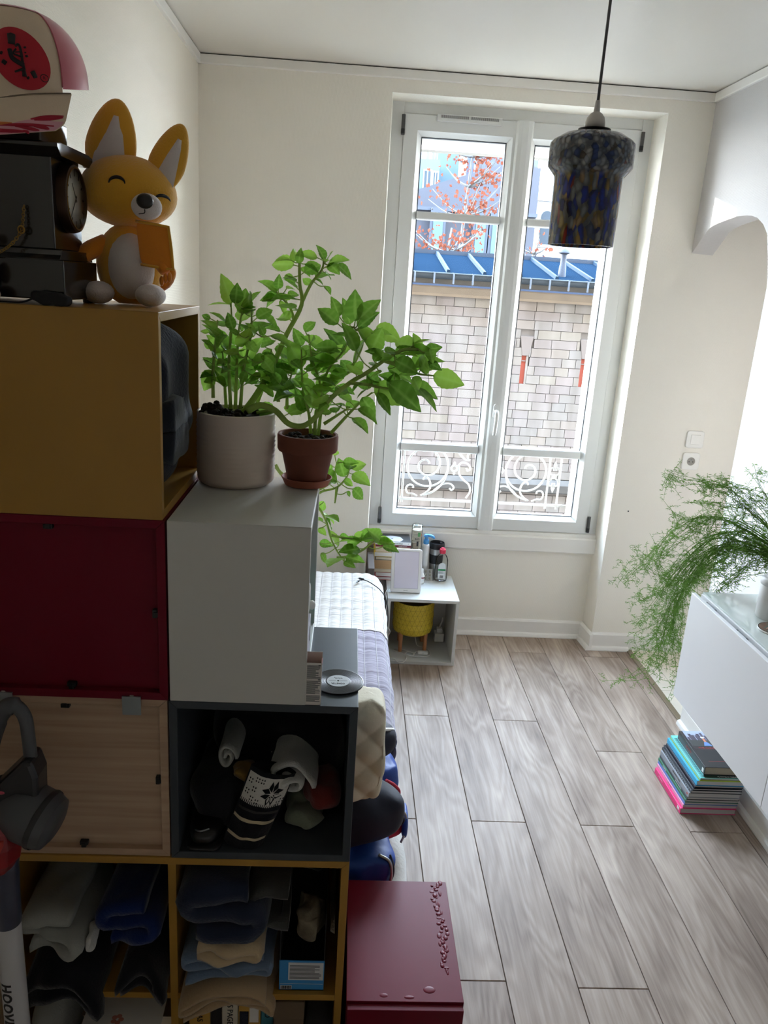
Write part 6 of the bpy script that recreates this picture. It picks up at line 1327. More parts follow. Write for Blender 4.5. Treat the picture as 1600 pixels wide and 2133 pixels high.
for i in range(11): pr.box(-0.113, -0.046-random.choice((0, 0.004, 0.014)), 0.0106, 0.0111, SH+0.032+0.0034*i, SH+0.0334+0.0034*i)
tag(pr.build('print', mat('print_grey', (96, 100, 104), 0.6), lb), kind='stuff')
bc = B().box(-0.132, -0.108, 0.0110, 0.012, SH+0.003, SH+0.013).build('barcode_patch', m_cw, BX); pr = B()
for i in range(12): pr.box(-0.130+0.0017*i, -0.1292+0.0017*i+0.0004*(i % 3), 0.0106, 0.0111, SH+0.0045, SH+0.0125)
tag(pr.build('bars', m_ink, bc), kind='stuff')
lump('scarf', 'crumpled dark and cream patterned scarf stuffed above the printed carton', 'scarf', mat('patterned_scarf', (112, 102, 84), 0.95, var=(34, 0.95), bump=(60, 0.6)), (-0.075, 0.075, SH+0.140), (0.030, 0.045, 0.036), 2.6, 3, 0.016, 34)
lump('jumper', 'black jumper pushed in at the back above the printed carton', 'jumper', m_blk, (-0.086, 0.215, SH+0.235), (0.044, 0.09, 0.045), 3.2, 4, 0.012, 18)
folded('trousers', 'taupe trousers hanging upright at the right side of the compartment', 'trousers', m_brn, -0.0375, -0.0185, 0.004, 0.26, SH+0.012, SH+0.318, 1, t=0.016, seed=8, amp=0.004, ragged=0.02)
# upper left compartment
folded('shirt', 'pale grey shirt folded in the upper left compartment of the golden unit', 'shirt', m_gry, -0.668, -0.535, -0.012, 0.22, SH+0.088, SH+0.195, 3, seed=11, amp=0.010, ragged=0.05, slant=0.05)
folded('shirt', 'royal blue shirt folded to the right of the pale grey shirt', 'shirt', m_blu, -0.512, -0.385, 0.006, 0.24, SH+0.098, SH+0.225, 3, seed=12, amp=0.010, ragged=0.03, slant=0.12)
folded('jumper', 'black jumper at the lower left, under the pale grey shirt', 'jumper', m_blk, -0.682, -0.50, -0.035, 0.26, SH, SH+0.085, 2, seed=13, amp=0.012, ragged=0.04, sag=0.08)
folded('jumper', 'black jumper at the lower right, under the royal blue shirt', 'jumper', m_blk, -0.492, -0.368, -0.022, 0.26, SH, SH+0.092, 2, seed=14, amp=0.012, ragged=0.04, sag=0.06)
lump('jumper', 'black woollen jumper heaped at the top back of the left compartment', 'jumper', m_blk, (-0.53, 0.20, SH+0.275), (0.140, 0.10, 0.045), 3.0, 15, 0.014, 12)
lump('cloth', 'white rag peeking out between the grey and blue shirts', 'cloth', m_whc, (-0.522, 0.02, SH+0.125), (0.010, 0.03, 0.022), 2.5, 16, 0.006, 40)
# lower left compartment: papers and books
m_pap = mat('old_paper', (204, 190, 164), 0.8); m_papw = mat('sheet_white', (214, 212, 206), 0.7)
zz = T+0.0005
for i, (h, lb) in enumerate(((0.07, 'fat bundle of cream papers at the bottom of the lower left compartment'), (0.07, 'cream folder in the middle of the lower left paper pile'), (0.06, 'beige folder near the top of the lower left paper pile'), (0.05, 'brown folder on top of the lower left paper pile'))):
    t = thing('folder', lb, 'folder', (-0.45, 0.17, zz), 'folders in the lower left compartment')
    o = B().box(-0.565+0.01*(i % 2), -0.366, 0.012+0.006*i, 0.30, zz, zz+h-0.002).build('papers', m_pages, t, bevel=0.001)
    B().box(-0.567+0.01*(i % 2), -0.364, 0.008+0.006*i, 0.302, zz+h-0.002, zz+h-0.0002).build('flap', mat('folder_brown', (112, 92, 72), 0.7) if i == 3 else m_pap, t); zz += h
t = thing('brochure', 'white brochure with pink flower print sliding off the lower left pile', 'brochure', (-0.47, 0.05, zz))
b = B(); b.grid(lambda u, v: Vector((-0.548+0.165*u, -0.018+0.15*v, zz+0.0035+0.010*math.sin(PI*u)*(1-v)+0.012*v)), 12, 8); b.grid(lambda u, v: Vector((-0.548+0.165*u, -0.018+0.15*v, zz+0.0018+0.010*math.sin(PI*u)*(1-v)+0.012*v)), 12, 8); b.build('cover', m_papw, t, smooth=True)
fl_ = B()
for k in range(5): fl_.ell((-0.475+0.008*math.cos(k*1.256), 0.004+0.008*math.sin(k*1.256), zz+0.0145), (0.006, 0.005, 0.0006), 10, 4)
fl_.build('flower_print', mat('flower_pink', (186, 120, 104), 0.7), t)
lump('bag', 'grey fabric bag slumped at the left of the paper pile', 'bag', m_gry, (-0.632, 0.10, T+0.135), (0.042, 0.09, 0.135), 3.2, 17, 0.016, 16)
# lower right compartment: magazines upright, brown box, dark round tin
for x0, x1, rgb, lb in ((-0.332, -0.286, (196, 152, 70), 'golden yellow book with dark lettering below the tan trousers'), (-0.284, -0.262, (38, 36, 36), 'black spined album beside the golden yellow book'), (-0.260, -0.226, (206, 198, 180), 'cream comic album with sideways lettering'), (-0.224, -0.176, (196, 120, 116), 'pink and green illustrated album under the tan trousers'), (-0.174, -0.148, (66, 132, 146), 'teal comic album at the right of the pink album')):
    t = book('album', lb, x0, x1, 0.045, 0.29, T+0.0005, 0.315, mat('album_%d' % rgb[0], rgb, 0.5, var=(18, 0.12)), m_pgw, '-y', group='albums standing in the lower right compartment')
    if rgb[0] in (196, 206, 66) and rgb[1] > 125: text('lettering', {196: 'ATLAS', 206: 'LES PAGES', 66: 'BD'}[rgb[0]], 0.018, ((x0+x1)/2, 0.0442, 0.255), (PI/2, PI/2, 0), m_ink, t)
    if rgb == (196, 120, 116):
        B().box(x0+0.004, x1-0.012, 0.0440, 0.0448, 0.285, 0.31).build('cover_print', mat('print_green', (26, 108, 66), 0.5), t); B().box(x0+0.002, x0+0.022, 0.0440, 0.0448, 0.20, 0.26).build('cover_print', m_nv2, t); B().box(x0+0.024, x1-0.004, 0.0440, 0.0448, 0.23, 0.27).build('cover_print', m_w, t)
t = thing('storage_box', 'plain brown box between the albums and the round tin', 'box', (-0.112, 0.17, T)); B().box(-0.145, -0.080, 0.02, 0.30, T+0.0005, 0.27).build('body', mat('kraft_brown', (110, 92, 72), 0.85), t, bevel=0.002); B().box(-0.146, -0.079, 0.018, 0.302, 0.27, 0.318).build('lid', mat('kraft_brown', (110, 92, 72)), t, bevel=0.002)
t = thing('round_tin', 'dark round tin lying on its side in the lower right corner', 'tin', (-0.046, 0.16, T)); B().lathe([(0.0005, 0.05), (0.026, 0.05), (0.028, 0.052), (0.028, 0.25), (0.0005, 0.25)], 28, (-0.0465, 0, T+0.0285), 'y', caps=False).build('body', mat('tin_grey', (78, 86, 86), 0.5), t, auto=True)
lump('bag', 'dark cloth bag filling the lower right corner above the round tin', 'bag', m_dkg, (-0.047, 0.14, T+0.145), (0.029, 0.11, 0.085), 3.5, 19, 0.008, 20)
# dark grey cube ------------------------------------------------------
zc = 0.7005+T+0.0003
lump('jumper', 'black jumper heaped in the left half of the dark grey cube', 'jumper', m_blk, (-0.272, 0.17, zc+0.055), (0.062, 0.12, 0.055), 2.8, 21, 0.016, 13)
lump('jumper', 'black fleece filling the back of the dark grey cube', 'jumper', m_blk, (-0.165, 0.255, zc+0.105), (0.14, 0.075, 0.105), 3.2, 22, 0.018, 11)
folded('towel', 'white towel rolled up at the middle right of the dark grey cube', 'towel', m_whc, -0.178, -0.076, 0.070, 0.27, zc+0.070, zc+0.155, 1.6, t=0.012, seed=23, amp=0.010, roll=True, slant=-0.2, ragged=0.035)
lump('t_shirt', 'brick red t-shirt under the white rolled towel', 't-shirt', m_rdc, (-0.062, 0.135, zc+0.052), (0.042, 0.06, 0.028), 2.6, 24, 0.012, 24, fn=lambda p: p+Vector((0, 0, 0.01)))
lump('t_shirt', 'sage green t-shirt crumpled below the brick red t-shirt', 't-shirt', m_grc, (-0.098, 0.115, zc+0.020), (0.040, 0.05, 0.020), 2.6, 25, 0.014, 30)
folded('socks', 'pale grey rolled socks high at the left back of the dark grey cube', 'socks', m_gry, -0.285, -0.236, 0.10, 0.24, zc+0.115, zc+0.18, 1.5, t=0.010, seed=26, amp=0.007, roll=True)
lump('gloves', 'ochre knitted gloves beside the rolled grey socks', 'gloves', m_och, (-0.226, 0.115, zc+0.112), (0.020, 0.03, 0.016), 2.4, 27, 0.010, 36)
# knitted hat with snowflake pattern, built as flat knit print on a soft tube
HT = thing('knitted_hat', 'black knitted hat with white snowflake pattern and cream stripes', 'hat', (-0.20, 0.06, zc))
hx = Vector((-0.190, 0.052, zc+0.070)); ht = -0.42
def hat(u, v, d=0.0):
    """u across -1..1, v from the folded brim (0) to the tip (1): a flattened woollen tube leaning out of the heap"""
    wd = 0.050*(1.0-0.14*(1-v)); x = u*wd; k = max(0.0, 1-abs(u)**2.4); yy = -0.020*k-d*(0.3+0.7*k)+0.004*nz(u*2, v*5, 3); z = -0.072+0.150*v
    y2 = yy+0.052*(v-0.5)*1.0; c, s_ = math.cos(ht), math.sin(ht); X = x*c+z*s_*-1*-1*0.42*0-z*math.sin(ht)*-0.0+0.36*z; return hx+Vector((X, y2, z*0.93-0.16*x))
b = B(); b.grid(lambda u, v: hat(2*u-1, v), 26, 30); b.grid(lambda u, v: (lambda p: Vector((p.x, p.y+0.042*max(0, 1-abs(2*u-1)**2.4), p.z)))(hat(2*u-1, v)), 26, 10); b.build('knit', m_blk, HT, smooth=True)
m_kw = cloth('white_knit', (214, 212, 206), 320, 0.6); m_kc = cloth('cream_knit', (190, 176, 146), 320, 0.6)
def patch(nm, ua, ub, va, vb, m, d=0.0008): B().grid(lambda u, v: hat(ua+(ub-ua)*u, va+(vb-va)*v, d), max(1, int(26*(ub-ua)/2)), max(1, int(30*(vb-va)))).build(nm, m, HT, smooth=True)
patch('snowflake_band', -0.94, 0.94, 0.56, 0.94, m_kw)
def kn(pts, nm='snowflake', d=0.0014):
    b = B()
    for poly in pts: b.add([hat(p[0], p[1], d) for p in poly], [tuple(range(len(poly)))])
    return b.build(nm, m_blk, HT)
pet = []
for k in range(8):
    a = k*PI/4+PI/8; ca_, sa_ = math.cos(a), math.sin(a); q = lambda r, o_: (0.30+(r*ca_-o_*sa_)*0.60, 0.75+(r*sa_+o_*ca_)*0.205)
    pet.append([q(0.10, 0), q(0.42, 0.20), q(0.80, 0.16 if k % 2 else -0.10), q(0.46, -0.14)])
kn(pet); sm = []
for cx_, cv in ((-0.78, 0.84), (-0.78, 0.70), (-0.50, 0.88), (-0.52, 0.76), (-0.50, 0.64), (-0.24, 0.62), (-0.26, 0.88), (0.84, 0.88), (0.86, 0.64), (0.74, 0.60)):
    for dx, dv in ((-0.055, 0.02), (0.055, 0.02), (-0.055, -0.02), (0.055, -0.02)): sm.append([(cx_+dx-0.035, cv+dv), (cx_+dx, cv+dv+0.014), (cx_+dx+0.035, cv+dv), (cx_+dx, cv+dv-0.014)])
tag(kn(sm, 'small_snowflakes'), kind='stuff'); tag(kn([[(-0.92+0.085*i, 0.575), (-0.875+0.085*i, 0.575), (-0.8975+0.085*i, 0.545)] for i in range(21)]+[[(-0.92+0.085*i, 0.60), (-0.89+0.085*i, 0.60), (-0.89+0.085*i, 0.555), (-0.92+0.085*i, 0.555)] for i in range(21)], 'tooth_edge'), kind='stuff')
patch('cream_stripe', -0.97, 0.96, 0.345, 0.385, m_kc, 0.0022); patch('cream_stripe', -0.98, 0.9, 0.125, 0.160, m_kc, 0.0022); patch('grey_stripe', -0.9, 0.95, 0.47, 0.50, m_dkg, 0.0008)
t = thing('shoe', 'black shoe with a silver glint at the front left of the dark grey cube', 'shoe', (-0.290, 0.06, zc)); B().sbox((-0.292, 0.075, zc+0.022), (0.034, 0.07, 0.022), 2.8, nv=10, fn=lambda p: p+Vector((0, 0, 0.25*max(0, p.y-0.09)))).build('upper', mat('shoe_black', (14, 14, 15), 0.3), t, smooth=True); B().sbox((-0.292, 0.072, zc+0.005), (0.037, 0.074, 0.005), 5, nv=8).build('sole', m_dark, t, smooth=True); B().tube(spline([(-0.312, 0.022, zc+0.034), (-0.298, 0.012, zc+0.039), (-0.282, 0.018, zc+0.040)], 5), 0.0018, 6).build('gleam_strip', m_steel, t)  # curved steel strip put in as the silver gleam
# yellow cube: dark garment bulging from the open side
lump('jacket', 'dark navy jacket bundled inside the top golden cube', 'jacket', m_nv2, (-0.47, 0.165, 1.4005+T+0.155), (0.112, 0.125, 0.1545), 2.8, 31, 0.026, 11, nv=26)
folded('scarf', 'dark slate scarf hanging out of the top golden cube', 'scarf', cloth('slate_wool', (40, 46, 56)), -0.40, -0.366, 0.05, 0.20, 1.4005+T+0.05, 1.4005+T+0.20, 2, seed=33, amp=0.012, ragged=0.02)
# pale grey cube open to the right: toiletries and a picture card
t = thing('soap_dispenser', 'teal dispenser with white knob inside the pale grey cube', 'dispenser', (-0.135, 0.215, 1.0505+T)); zq = 1.0505+T+0.0003
B().sbox((-0.135, 0.222, zq+0.085), (0.026, 0.028, 0.085), 5, nv=12).build('body', mat('teal_plastic', (58, 168, 158), 0.3), t, smooth=True); B().lathe([(0.009, 0.0), (0.010, 0.008), (0.006, 0.013), (0.001, 0.014)], 16, (-0.1085, 0.215, zq+0.095), 'x').build('knob', m_w, t, smooth=True); B().sbox((-0.110, 0.215, zq+0.112), (0.004, 0.016, 0.03), 4, nv=8).build('window', m_w, t, smooth=True)
t = thing('photo_box', 'white card box with black figures leaning inside the pale grey cube', 'box', (-0.12, 0.09, zq)); B().box(-0.172, -0.1015, 0.020, 0.165, zq, zq+0.098).build('body', mat('card_lilac', (190, 188, 202), 0.6), t, bevel=0.001)
b = B(); b.ell((-0.1012, 0.125, zq+0.083), (0.0006, 0.006, 0.006), 10, 8).prism([(0.118, zq+0.060), (0.124, zq+0.078), (0.132, zq+0.076), (0.130, zq+0.062)], 'x', -0.1014, -0.1008).box(-0.1014, -0.1008, 0.07, 0.078, zq+0.02, zq+0.024).box(-0.1014, -0.1008, 0.035, 0.05, zq+0.04, zq+0.044); b.build('figures', m_ink, t)
# ================================================================== FOOT OF THE BED, VACUUM, SMALL THINGS
random.seed(51)
m_nyl = mat('navy_nylon', (13, 17, 38), 0.7, bump=(22, 0.35)); m_slb = mat('blue_nylon', (22, 66, 148), 0.55, bump=(26, 0.5)); m_rnl = mat('red_fleece', (176, 34, 58), 0.85, bump=(60, 0.4)); m_zip = mat('zip_steel', (178, 178, 174), 0.4, metal=0.7); m_blan = mat('oatmeal_blanket', (186, 180, 170), 0.95, sheen=0.3, bump=(90, 0.5), var=(14, 0.12)); m_crmq = mat('cream_quilting', (226, 218, 198), 0.85, bump=(120, 0.15))
folded('blanket', 'oatmeal blanket folded on the floor behind the low red cube', 'blanket', m_blan, -0.30, 0.178, 0.395, 0.79, 0.001, 0.25, 4, seed=61, amp=0.006, ragged=0.01)
SBG = lump('sleeping_bag', 'blue quilted sleeping bag with steel zip folded on the oatmeal blanket', 'sleeping bag', m_slb, (-0.10, 0.475, 0.312), (0.232, 0.085, 0.056), 5, 62, 0.010, 22, nv=26)
B().tube(spline([(0.110, 0.398, 0.272), (0.124, 0.400, 0.30), (0.126, 0.403, 0.33), (0.118, 0.41, 0.356), (0.09, 0.42, 0.366)], 6), 0.004, 7).build('zip', m_zip, SBG, smooth=True); B().tube(spline([(0.116, 0.41, 0.270), (0.131, 0.415, 0.30), (0.132, 0.42, 0.33), (0.122, 0.43, 0.358)], 6), 0.003, 7).build('zip', mat('zip_tape', (60, 62, 72), 0.8), SBG, smooth=True)
RJ = lump('fleece', 'red fleece with zip edge folded behind the blue sleeping bag', 'fleece', m_rnl, (-0.08, 0.655, 0.305), (0.252, 0.085, 0.050), 4, 63, 0.010, 18, nv=20)
B().tube(spline([(0.165, 0.585, 0.27), (0.178, 0.60, 0.30), (0.176, 0.61, 0.345), (0.155, 0.62, 0.36)], 6), 0.0035, 7).build('zip', m_zip, RJ, smooth=True); B().sbox((0.176, 0.640, 0.305), (0.010, 0.05, 0.038), 3, nv=8).build('lining', m_slb, RJ, smooth=True)
PJ = lump('puffer_jacket', 'royal blue puffer jacket with red stripe under the small navy cushion', 'jacket', m_slb, (-0.10, 0.675, 0.435), (0.248, 0.085, 0.072), 3.5, 64, 0.014, 22, nv=26)
B().tube(spline([(0.110, 0.592, 0.47), (0.135, 0.600, 0.45), (0.150, 0.615, 0.42), (0.150, 0.64, 0.385)], 5), 0.007, 8).build('stripe', m_rnl, PJ, smooth=True)
NC = lump('cushion', 'large dark navy cushion bulging out below the cream quilted cushion', 'cushion', m_nyl, (-0.08, 0.485, 0.455), (0.240, 0.092, 0.098), 2.3, 65, 0.010, 14, nv=26)
B().tube([(-0.08+0.238*math.cos(a), 0.478, 0.432+0.062*math.sin(a)) for a in [-1.1+2.0*i/20 for i in range(21)]], 0.0022, 6).build('piping', m_dark, NC, smooth=True)
N2 = lump('cushion', 'small dark navy cushion with white edge behind the cream cushion', 'cushion', m_nyl, (-0.06, 0.645, 0.572), (0.195, 0.075, 0.062), 2.7, 66, 0.006, 12, nv=18)
B().tube(spline([(0.06, 0.60, 0.628), (0.10, 0.62, 0.618), (0.125, 0.65, 0.60)], 5), 0.005, 7).build('white_edge', m_w, N2, smooth=True)
CQ = thing('cushion', 'cream quilted cushion propped upright behind the dark grey cube', 'cushion', (-0.10, 0.435, 0.545))
def cq(p):
    q = p+Vector((0.006*nz(p.x*12, p.y*9, p.z*12), 0.008*nz(p.x*10+4, p.y, p.z*10), 0.006*nz(p.x*11, 3, p.z*11)))
    k = 0.011*(abs(math.sin((p.x+p.z)*36))**0.6+abs(math.sin((p.x-p.z)*36))**0.6-1.2); s_ = 1 if p.y > 0.435 else -1
    return Vector((q.x+0.03*(p.z-0.68)*-0.3, q.y+s_*k+(p.z-0.68)*0.05, q.z))
B().sbox((-0.105, 0.435, 0.690), (0.192, 0.050, 0.138), 9, nv=64, fn=cq).build('cover', m_crmq, CQ, smooth=True)
B().tube(spline([cq(Vector((0.075, 0.405, 0.815))), cq(Vector((0.079, 0.400, 0.75))), cq(Vector((0.079, 0.398, 0.66))), cq(Vector((0.072, 0.402, 0.575)))], 6), 0.0022, 6).build('piping', m_crmq, CQ, smooth=True); B().lathe([(0.010, 0), (0.009, 0.002), (0.001, 0.0025)], 16, (0.071, 0.398, 0.585), 'y').build('badge', mat('taupe_badge', (142, 130, 112), 0.8), CQ)
# vinyl record coaster on the dark grey cube
VC = thing('coaster', 'black vinyl record coaster with pale label on the dark grey cube', 'coaster', (-0.040, 0.090, 1.0505)); c = (-0.040, 0.090, 1.0505); pf = [(0.048, 0), (0.0505, 0.001), (0.0505, 0.0035), (0.049, 0.0042)]
r = 0.048
while r > 0.024: pf += [(r, 0.0042), (r-0.0007, 0.0037), (r-0.0014, 0.0042)]; r -= 0.0022
pf += [(0.0235, 0.0042), (0.0005, 0.0042)]
B().lathe(pf, 56, c).build('disc', mat('vinyl_black', (22, 22, 24), 0.32), VC, auto=True); lb = B().lathe([(0.0228, 0.0043), (0.0225, 0.0046), (0.0005, 0.0046)], 40, c).build('label', mat('label_pale', (206, 210, 210), 0.5), VC)
B().lathe([(0.0021, 0.0046), (0.002, 0.0052), (0.0004, 0.0053)], 14, c).build('spindle', m_dark, lb); text('lettering', 'COASTER', 0.0062, (c[0], c[1]-0.011, 1.0505+0.0048), (0, 0, PI), m_ink, lb); text('lettering', 'VINYL', 0.0062, (c[0], c[1]+0.011, 1.0505+0.0048), (0, 0, PI), m_ink, lb)
tag(B().box(c[0]-0.018, c[0]-0.004, c[1]-0.0003, c[1]+0.0003, 1.0551, 1.0553).box(c[0]+0.004, c[0]+0.018, c[1]-0.0003, c[1]+0.0003, 1.0551, 1.0553).build('label_print', m_ink, lb), kind='stuff')
# open medicine carton standing at the front edge
MC = thing('carton', 'narrow open white carton with grey small print on the dark grey cube', 'box', (-0.086, 0.012, 1.0505)); z0, z1 = 1.0508, 1.138; x0, x1, y0, y1 = -0.1005, -0.0715, 0.0015, 0.0245
m_mc = mat('carton_card', (220, 216, 212), 0.6); m_mi = mat('carton_pink', (206, 178, 168), 0.7)
b = B().box(x0, x1, y0, y0+0.0006, z0, z1).box(x0, x1, y1-0.0006, y1, z0, z1+0.012).box(x0, x0+0.0006, y0, y1, z0, z1).box(x1-0.0006, x1, y0, y1, z0, z1).box(x0, x1, y0, y1, z0, z0+0.0006); b.build('card', m_mc, MC)
B().box(x0+0.0007, x1-0.0007, y1-0.0012, y1-0.0007, z0+0.001, z1+0.0115).box(x0+0.0007, x0+0.0012, y0+0.001, y1-0.001, z0+0.03, z1).box(x1-0.0012, x1-0.0007, y0+0.001, y1-0.001, z0+0.03, z1).build('lining', m_mi, MC); B().box(x1-0.0004, x1+0.0002, y0, y1, z1-0.004, z1+0.0003).build('red_edge', m_r, MC)
B().add([(x0, y0, z1), (x0, y0+0.0005, z1), (x0-0.006, y0+0.012, z1+0.010), (x0-0.006, y1, z1+0.010), (x0, y1, z1)], [(0, 1, 2, 3, 4)]).build('flap', m_mc, MC)
pr = B(); z = z1-0.006; i = 0
while z > z0+0.006:
    if i in (14, 15, 30): pr_ = 0
    else: pr.box(x0+0.0018, x1-0.0018-random.choice((0, 0.001, 0.004, 0.009)), y0-0.0003, y0, z, z+0.0011)
    z -= 0.0020; i += 1
pr.box(x1-0.0065, x1-0.002, y0-0.0004, y0, z1-0.0062, z1-0.0035).box(x1-0.0065, x1-0.002, y0-0.0004, y0, z0+0.052, z0+0.0545)
tag(pr.build('small_print', mat('print_grey', (96, 100, 104), 0.6), MC), kind='stuff')
# frosted canister and printed coaster on the bench
FC = thing('canister', 'frosted clear canister standing on the white bench under the fern', 'canister', (1.30, 0.83, 0.909)); m_fro = mat('frosted_plastic', (222, 222, 222), 0.45, alpha=0.72)
FC.location = (1.275, 0.850, 0.909); c = (1.275, 0.850, 0.909)
B().lathe([(0.044, 0.0), (0.046, 0.004), (0.046, 0.104), (0.044, 0.106), (0.044, 0.006), (0.0005, 0.004)], 36, c, caps=False).build('body', m_fro, FC, smooth=True); B().lathe([(0.048, 0.105), (0.0485, 0.109), (0.0485, 0.122), (0.040, 0.128), (0.012, 0.130), (0.011, 0.142), (0.0005, 0.143)], 36, c).build('lid', m_fro, FC, smooth=True)
PC2 = thing('coaster', 'round coaster with brown and teal printed picture on the white bench', 'coaster', (1.235, 0.752, 0.9085)); c = (1.235, 0.752, 0.9085)
B().lathe([(0.046, 0), (0.048, 0.001), (0.048, 0.004), (0.046, 0.005), (0.0005, 0.005)], 44, c).build('base', m_w, PC2, auto=True); B().lathe([(0.0465, 0.0051), (0.0465, 0.0054), (0.0445, 0.0055), (0.0005, 0.0055)], 44, c).build('rim', m_ink, PC2)
B().lathe([(0.044, 0.0056), (0.0005, 0.0057)], 40, c).build('picture', mat('coaster_print', (112, 84, 66), 0.4, var=(46, 0.9)), PC2)
b = B()
for i in range(16): a, r = random.uniform(0, 6.28), random.uniform(0.006, 0.036); b.ell((c[0]+r*math.cos(a), c[1]+r*math.sin(a), c[2]+0.0057), (random.uniform(0.002, 0.006), random.uniform(0.002, 0.006), 0.0003), 8, 4)
b.build('picture_spots', mat('coaster_teal', (64, 116, 110), 0.4), PC2); b = B()
for i in range(12): a, r = random.uniform(0, 6.28), random.uniform(0.006, 0.036); b.ell((c[0]+r*math.cos(a), c[1]+r*math.sin(a), c[2]+0.0058), (random.uniform(0.002, 0.007), random.uniform(0.0015, 0.004), 0.0003), 8, 4)
b.build('picture_spots', mat('coaster_blush', (206, 160, 146), 0.4), PC2)
# cordless vacuum leaning by the shelves --------------------------------
VX, VY = -0.6085, -0.15
V = thing('vacuum_cleaner', 'grey and red cordless stick vacuum standing in front of the oak cube', 'vacuum cleaner', (VX, VY, 0))
m_vg = mat('vacuum_grey', (74, 76, 80), 0.4); m_vd = mat('vacuum_dark', (38, 38, 42), 0.35); m_vb = mat('vacuum_blue_grey', (62, 66, 84), 0.3, coat=0.3); m_vr = mat('vacuum_red', (142, 26, 34), 0.3, coat=0.4); m_tub = mat('vacuum_tube', (198, 198, 200), 0.35)
B().lathe([(0.0215, 0.06), (0.0215, 0.69)], 32, (VX, VY, 0)).build('tube', m_tub, V, auto=True)
wrap = lambda p: Vector((VX+0.0219*math.sin((p.x-VX)/0.0219), VY-0.0219*math.cos((p.x-VX)/0.0219)-(0.0002 if p.y < VY-0.0217 else 0), p.z))
text('lettering', 'HOOVER', 0.026, (VX-0.006, VY-0.0217, 0.505), (PI/2, PI/2, 0), m_ink, V, sp=1.16, fn=wrap, bold=0.0010)
B().lathe([(0.0222, 0.683), (0.0232, 0.685), (0.0240, 0.74), (0.0262, 0.80), (0.030, 0.845), (0.024, 0.86)], 32, (VX, VY, 0)).build('sleeve', m_vb, V, auto=True); B().sbox((VX-0.012, VY-0.022, 0.752), (0.010, 0.006, 0.024), 3, nv=8).build('release_button', m_vr, V, smooth=True)
b = B().lathe([(0.028, -0.060), (0.044, -0.035), (0.050, 0.0), (0.047, 0.03), (0.034, 0.060), (0.020, 0.066)], 9, (VX-0.002, VY-0.022, 0.880)); b.build('motor_housing', m_vr, V, bevel=0.002)
B().lathe([(0.020, 0.0), (0.036, 0.006), (0.040, 0.02), (0.040, 0.03)], 9, (VX-0.006, VY-0.048, 0.872), 'z').build('translucent_cyclone', mat('cyclone_red', (206, 84, 74), 0.2, coat=0.5), V)
bd = Vector((0.86, -0.18, -0.30)).normalized(); o_ = Vector((VX+0.034, VY-0.005, 0.930)); rot = bd.to_track_quat('Z', 'Y').to_matrix().to_4x4()
b = B(); b.m = Matrix.Translation(o_) @ rot; b.lathe([(0.030, -0.02), (0.047, 0.0), (0.050, 0.02), (0.049, 0.055), (0.044, 0.070), (0.030, 0.076), (0.001, 0.077)], 32); b.m = None; b.build('dust_bin', m_vg, V, auto=True)
b = B(); b.m = Matrix.Translation(o_) @ rot; b.lathe([(0.0500, 0.046), (0.0512, 0.050), (0.0500, 0.056)], 32, caps=False); b.m = None; b.build('bin_ring', m_vd, V, auto=True)
b = B(); b.m = Matrix.Translation(o_) @ rot; b.tube([(0.0502*math.cos(a), 0.0502*math.sin(a), 0.055) for a in [-2.2+1.2*i/10 for i in range(11)]], 0.0012, 5); b.m = None; b.build('silver_mark', m_steel, V)
X = lambda u: VX+u
B().prism([(X(-0.022), 0.945), (X(0.030), 0.930), (X(0.078), 0.945), (X(0.080), 1.00), (X(0.072), 1.030), (X(0.058), 1.032), (X(0.005), 0.975), (X(-0.022), 0.965)], 'y', VY-0.026, VY+0.026).build('motor_block', m_vd, V, bevel=0.008)
B().tube(spline([(X(-0.014), VY, 0.965), (X(-0.010), VY, 1.02), (X(0.000), VY, 1.06), (X(0.014), VY, 1.095), (X(0.030), VY, 1.116), (X(0.046), VY, 1.118), (X(0.058), VY, 1.098), (X(0.061), VY, 1.06), (X(0.062), VY, 1.02)], 6), [0.017]*18+[0.015]*12+[0.011]*19, 12).build('handle', m_vg, V, smooth=True)
B().sbox((X(-0.004), VY-0.008, 1.035), (0.012, 0.012, 0.022), 3, nv=8).build('trigger', m_vr, V, smooth=True); B().ell((X(0.020), VY-0.024, 0.972), (0.008, 0.004, 0.004), 10, 6).build('lamp_button', mat('button_pink', (190, 70, 90), 0.3), V, smooth=True)
B().sbox((VX, VY-0.03, 0.032), (0.125, 0.055, 0.0315), 5, nv=12).build('floor_head', m_vd, V, smooth=True); B().tube([(VX, VY, 0.03), (VX, VY, 0.09)], 0.024, 20).build('neck', m_vg, V, auto=True)
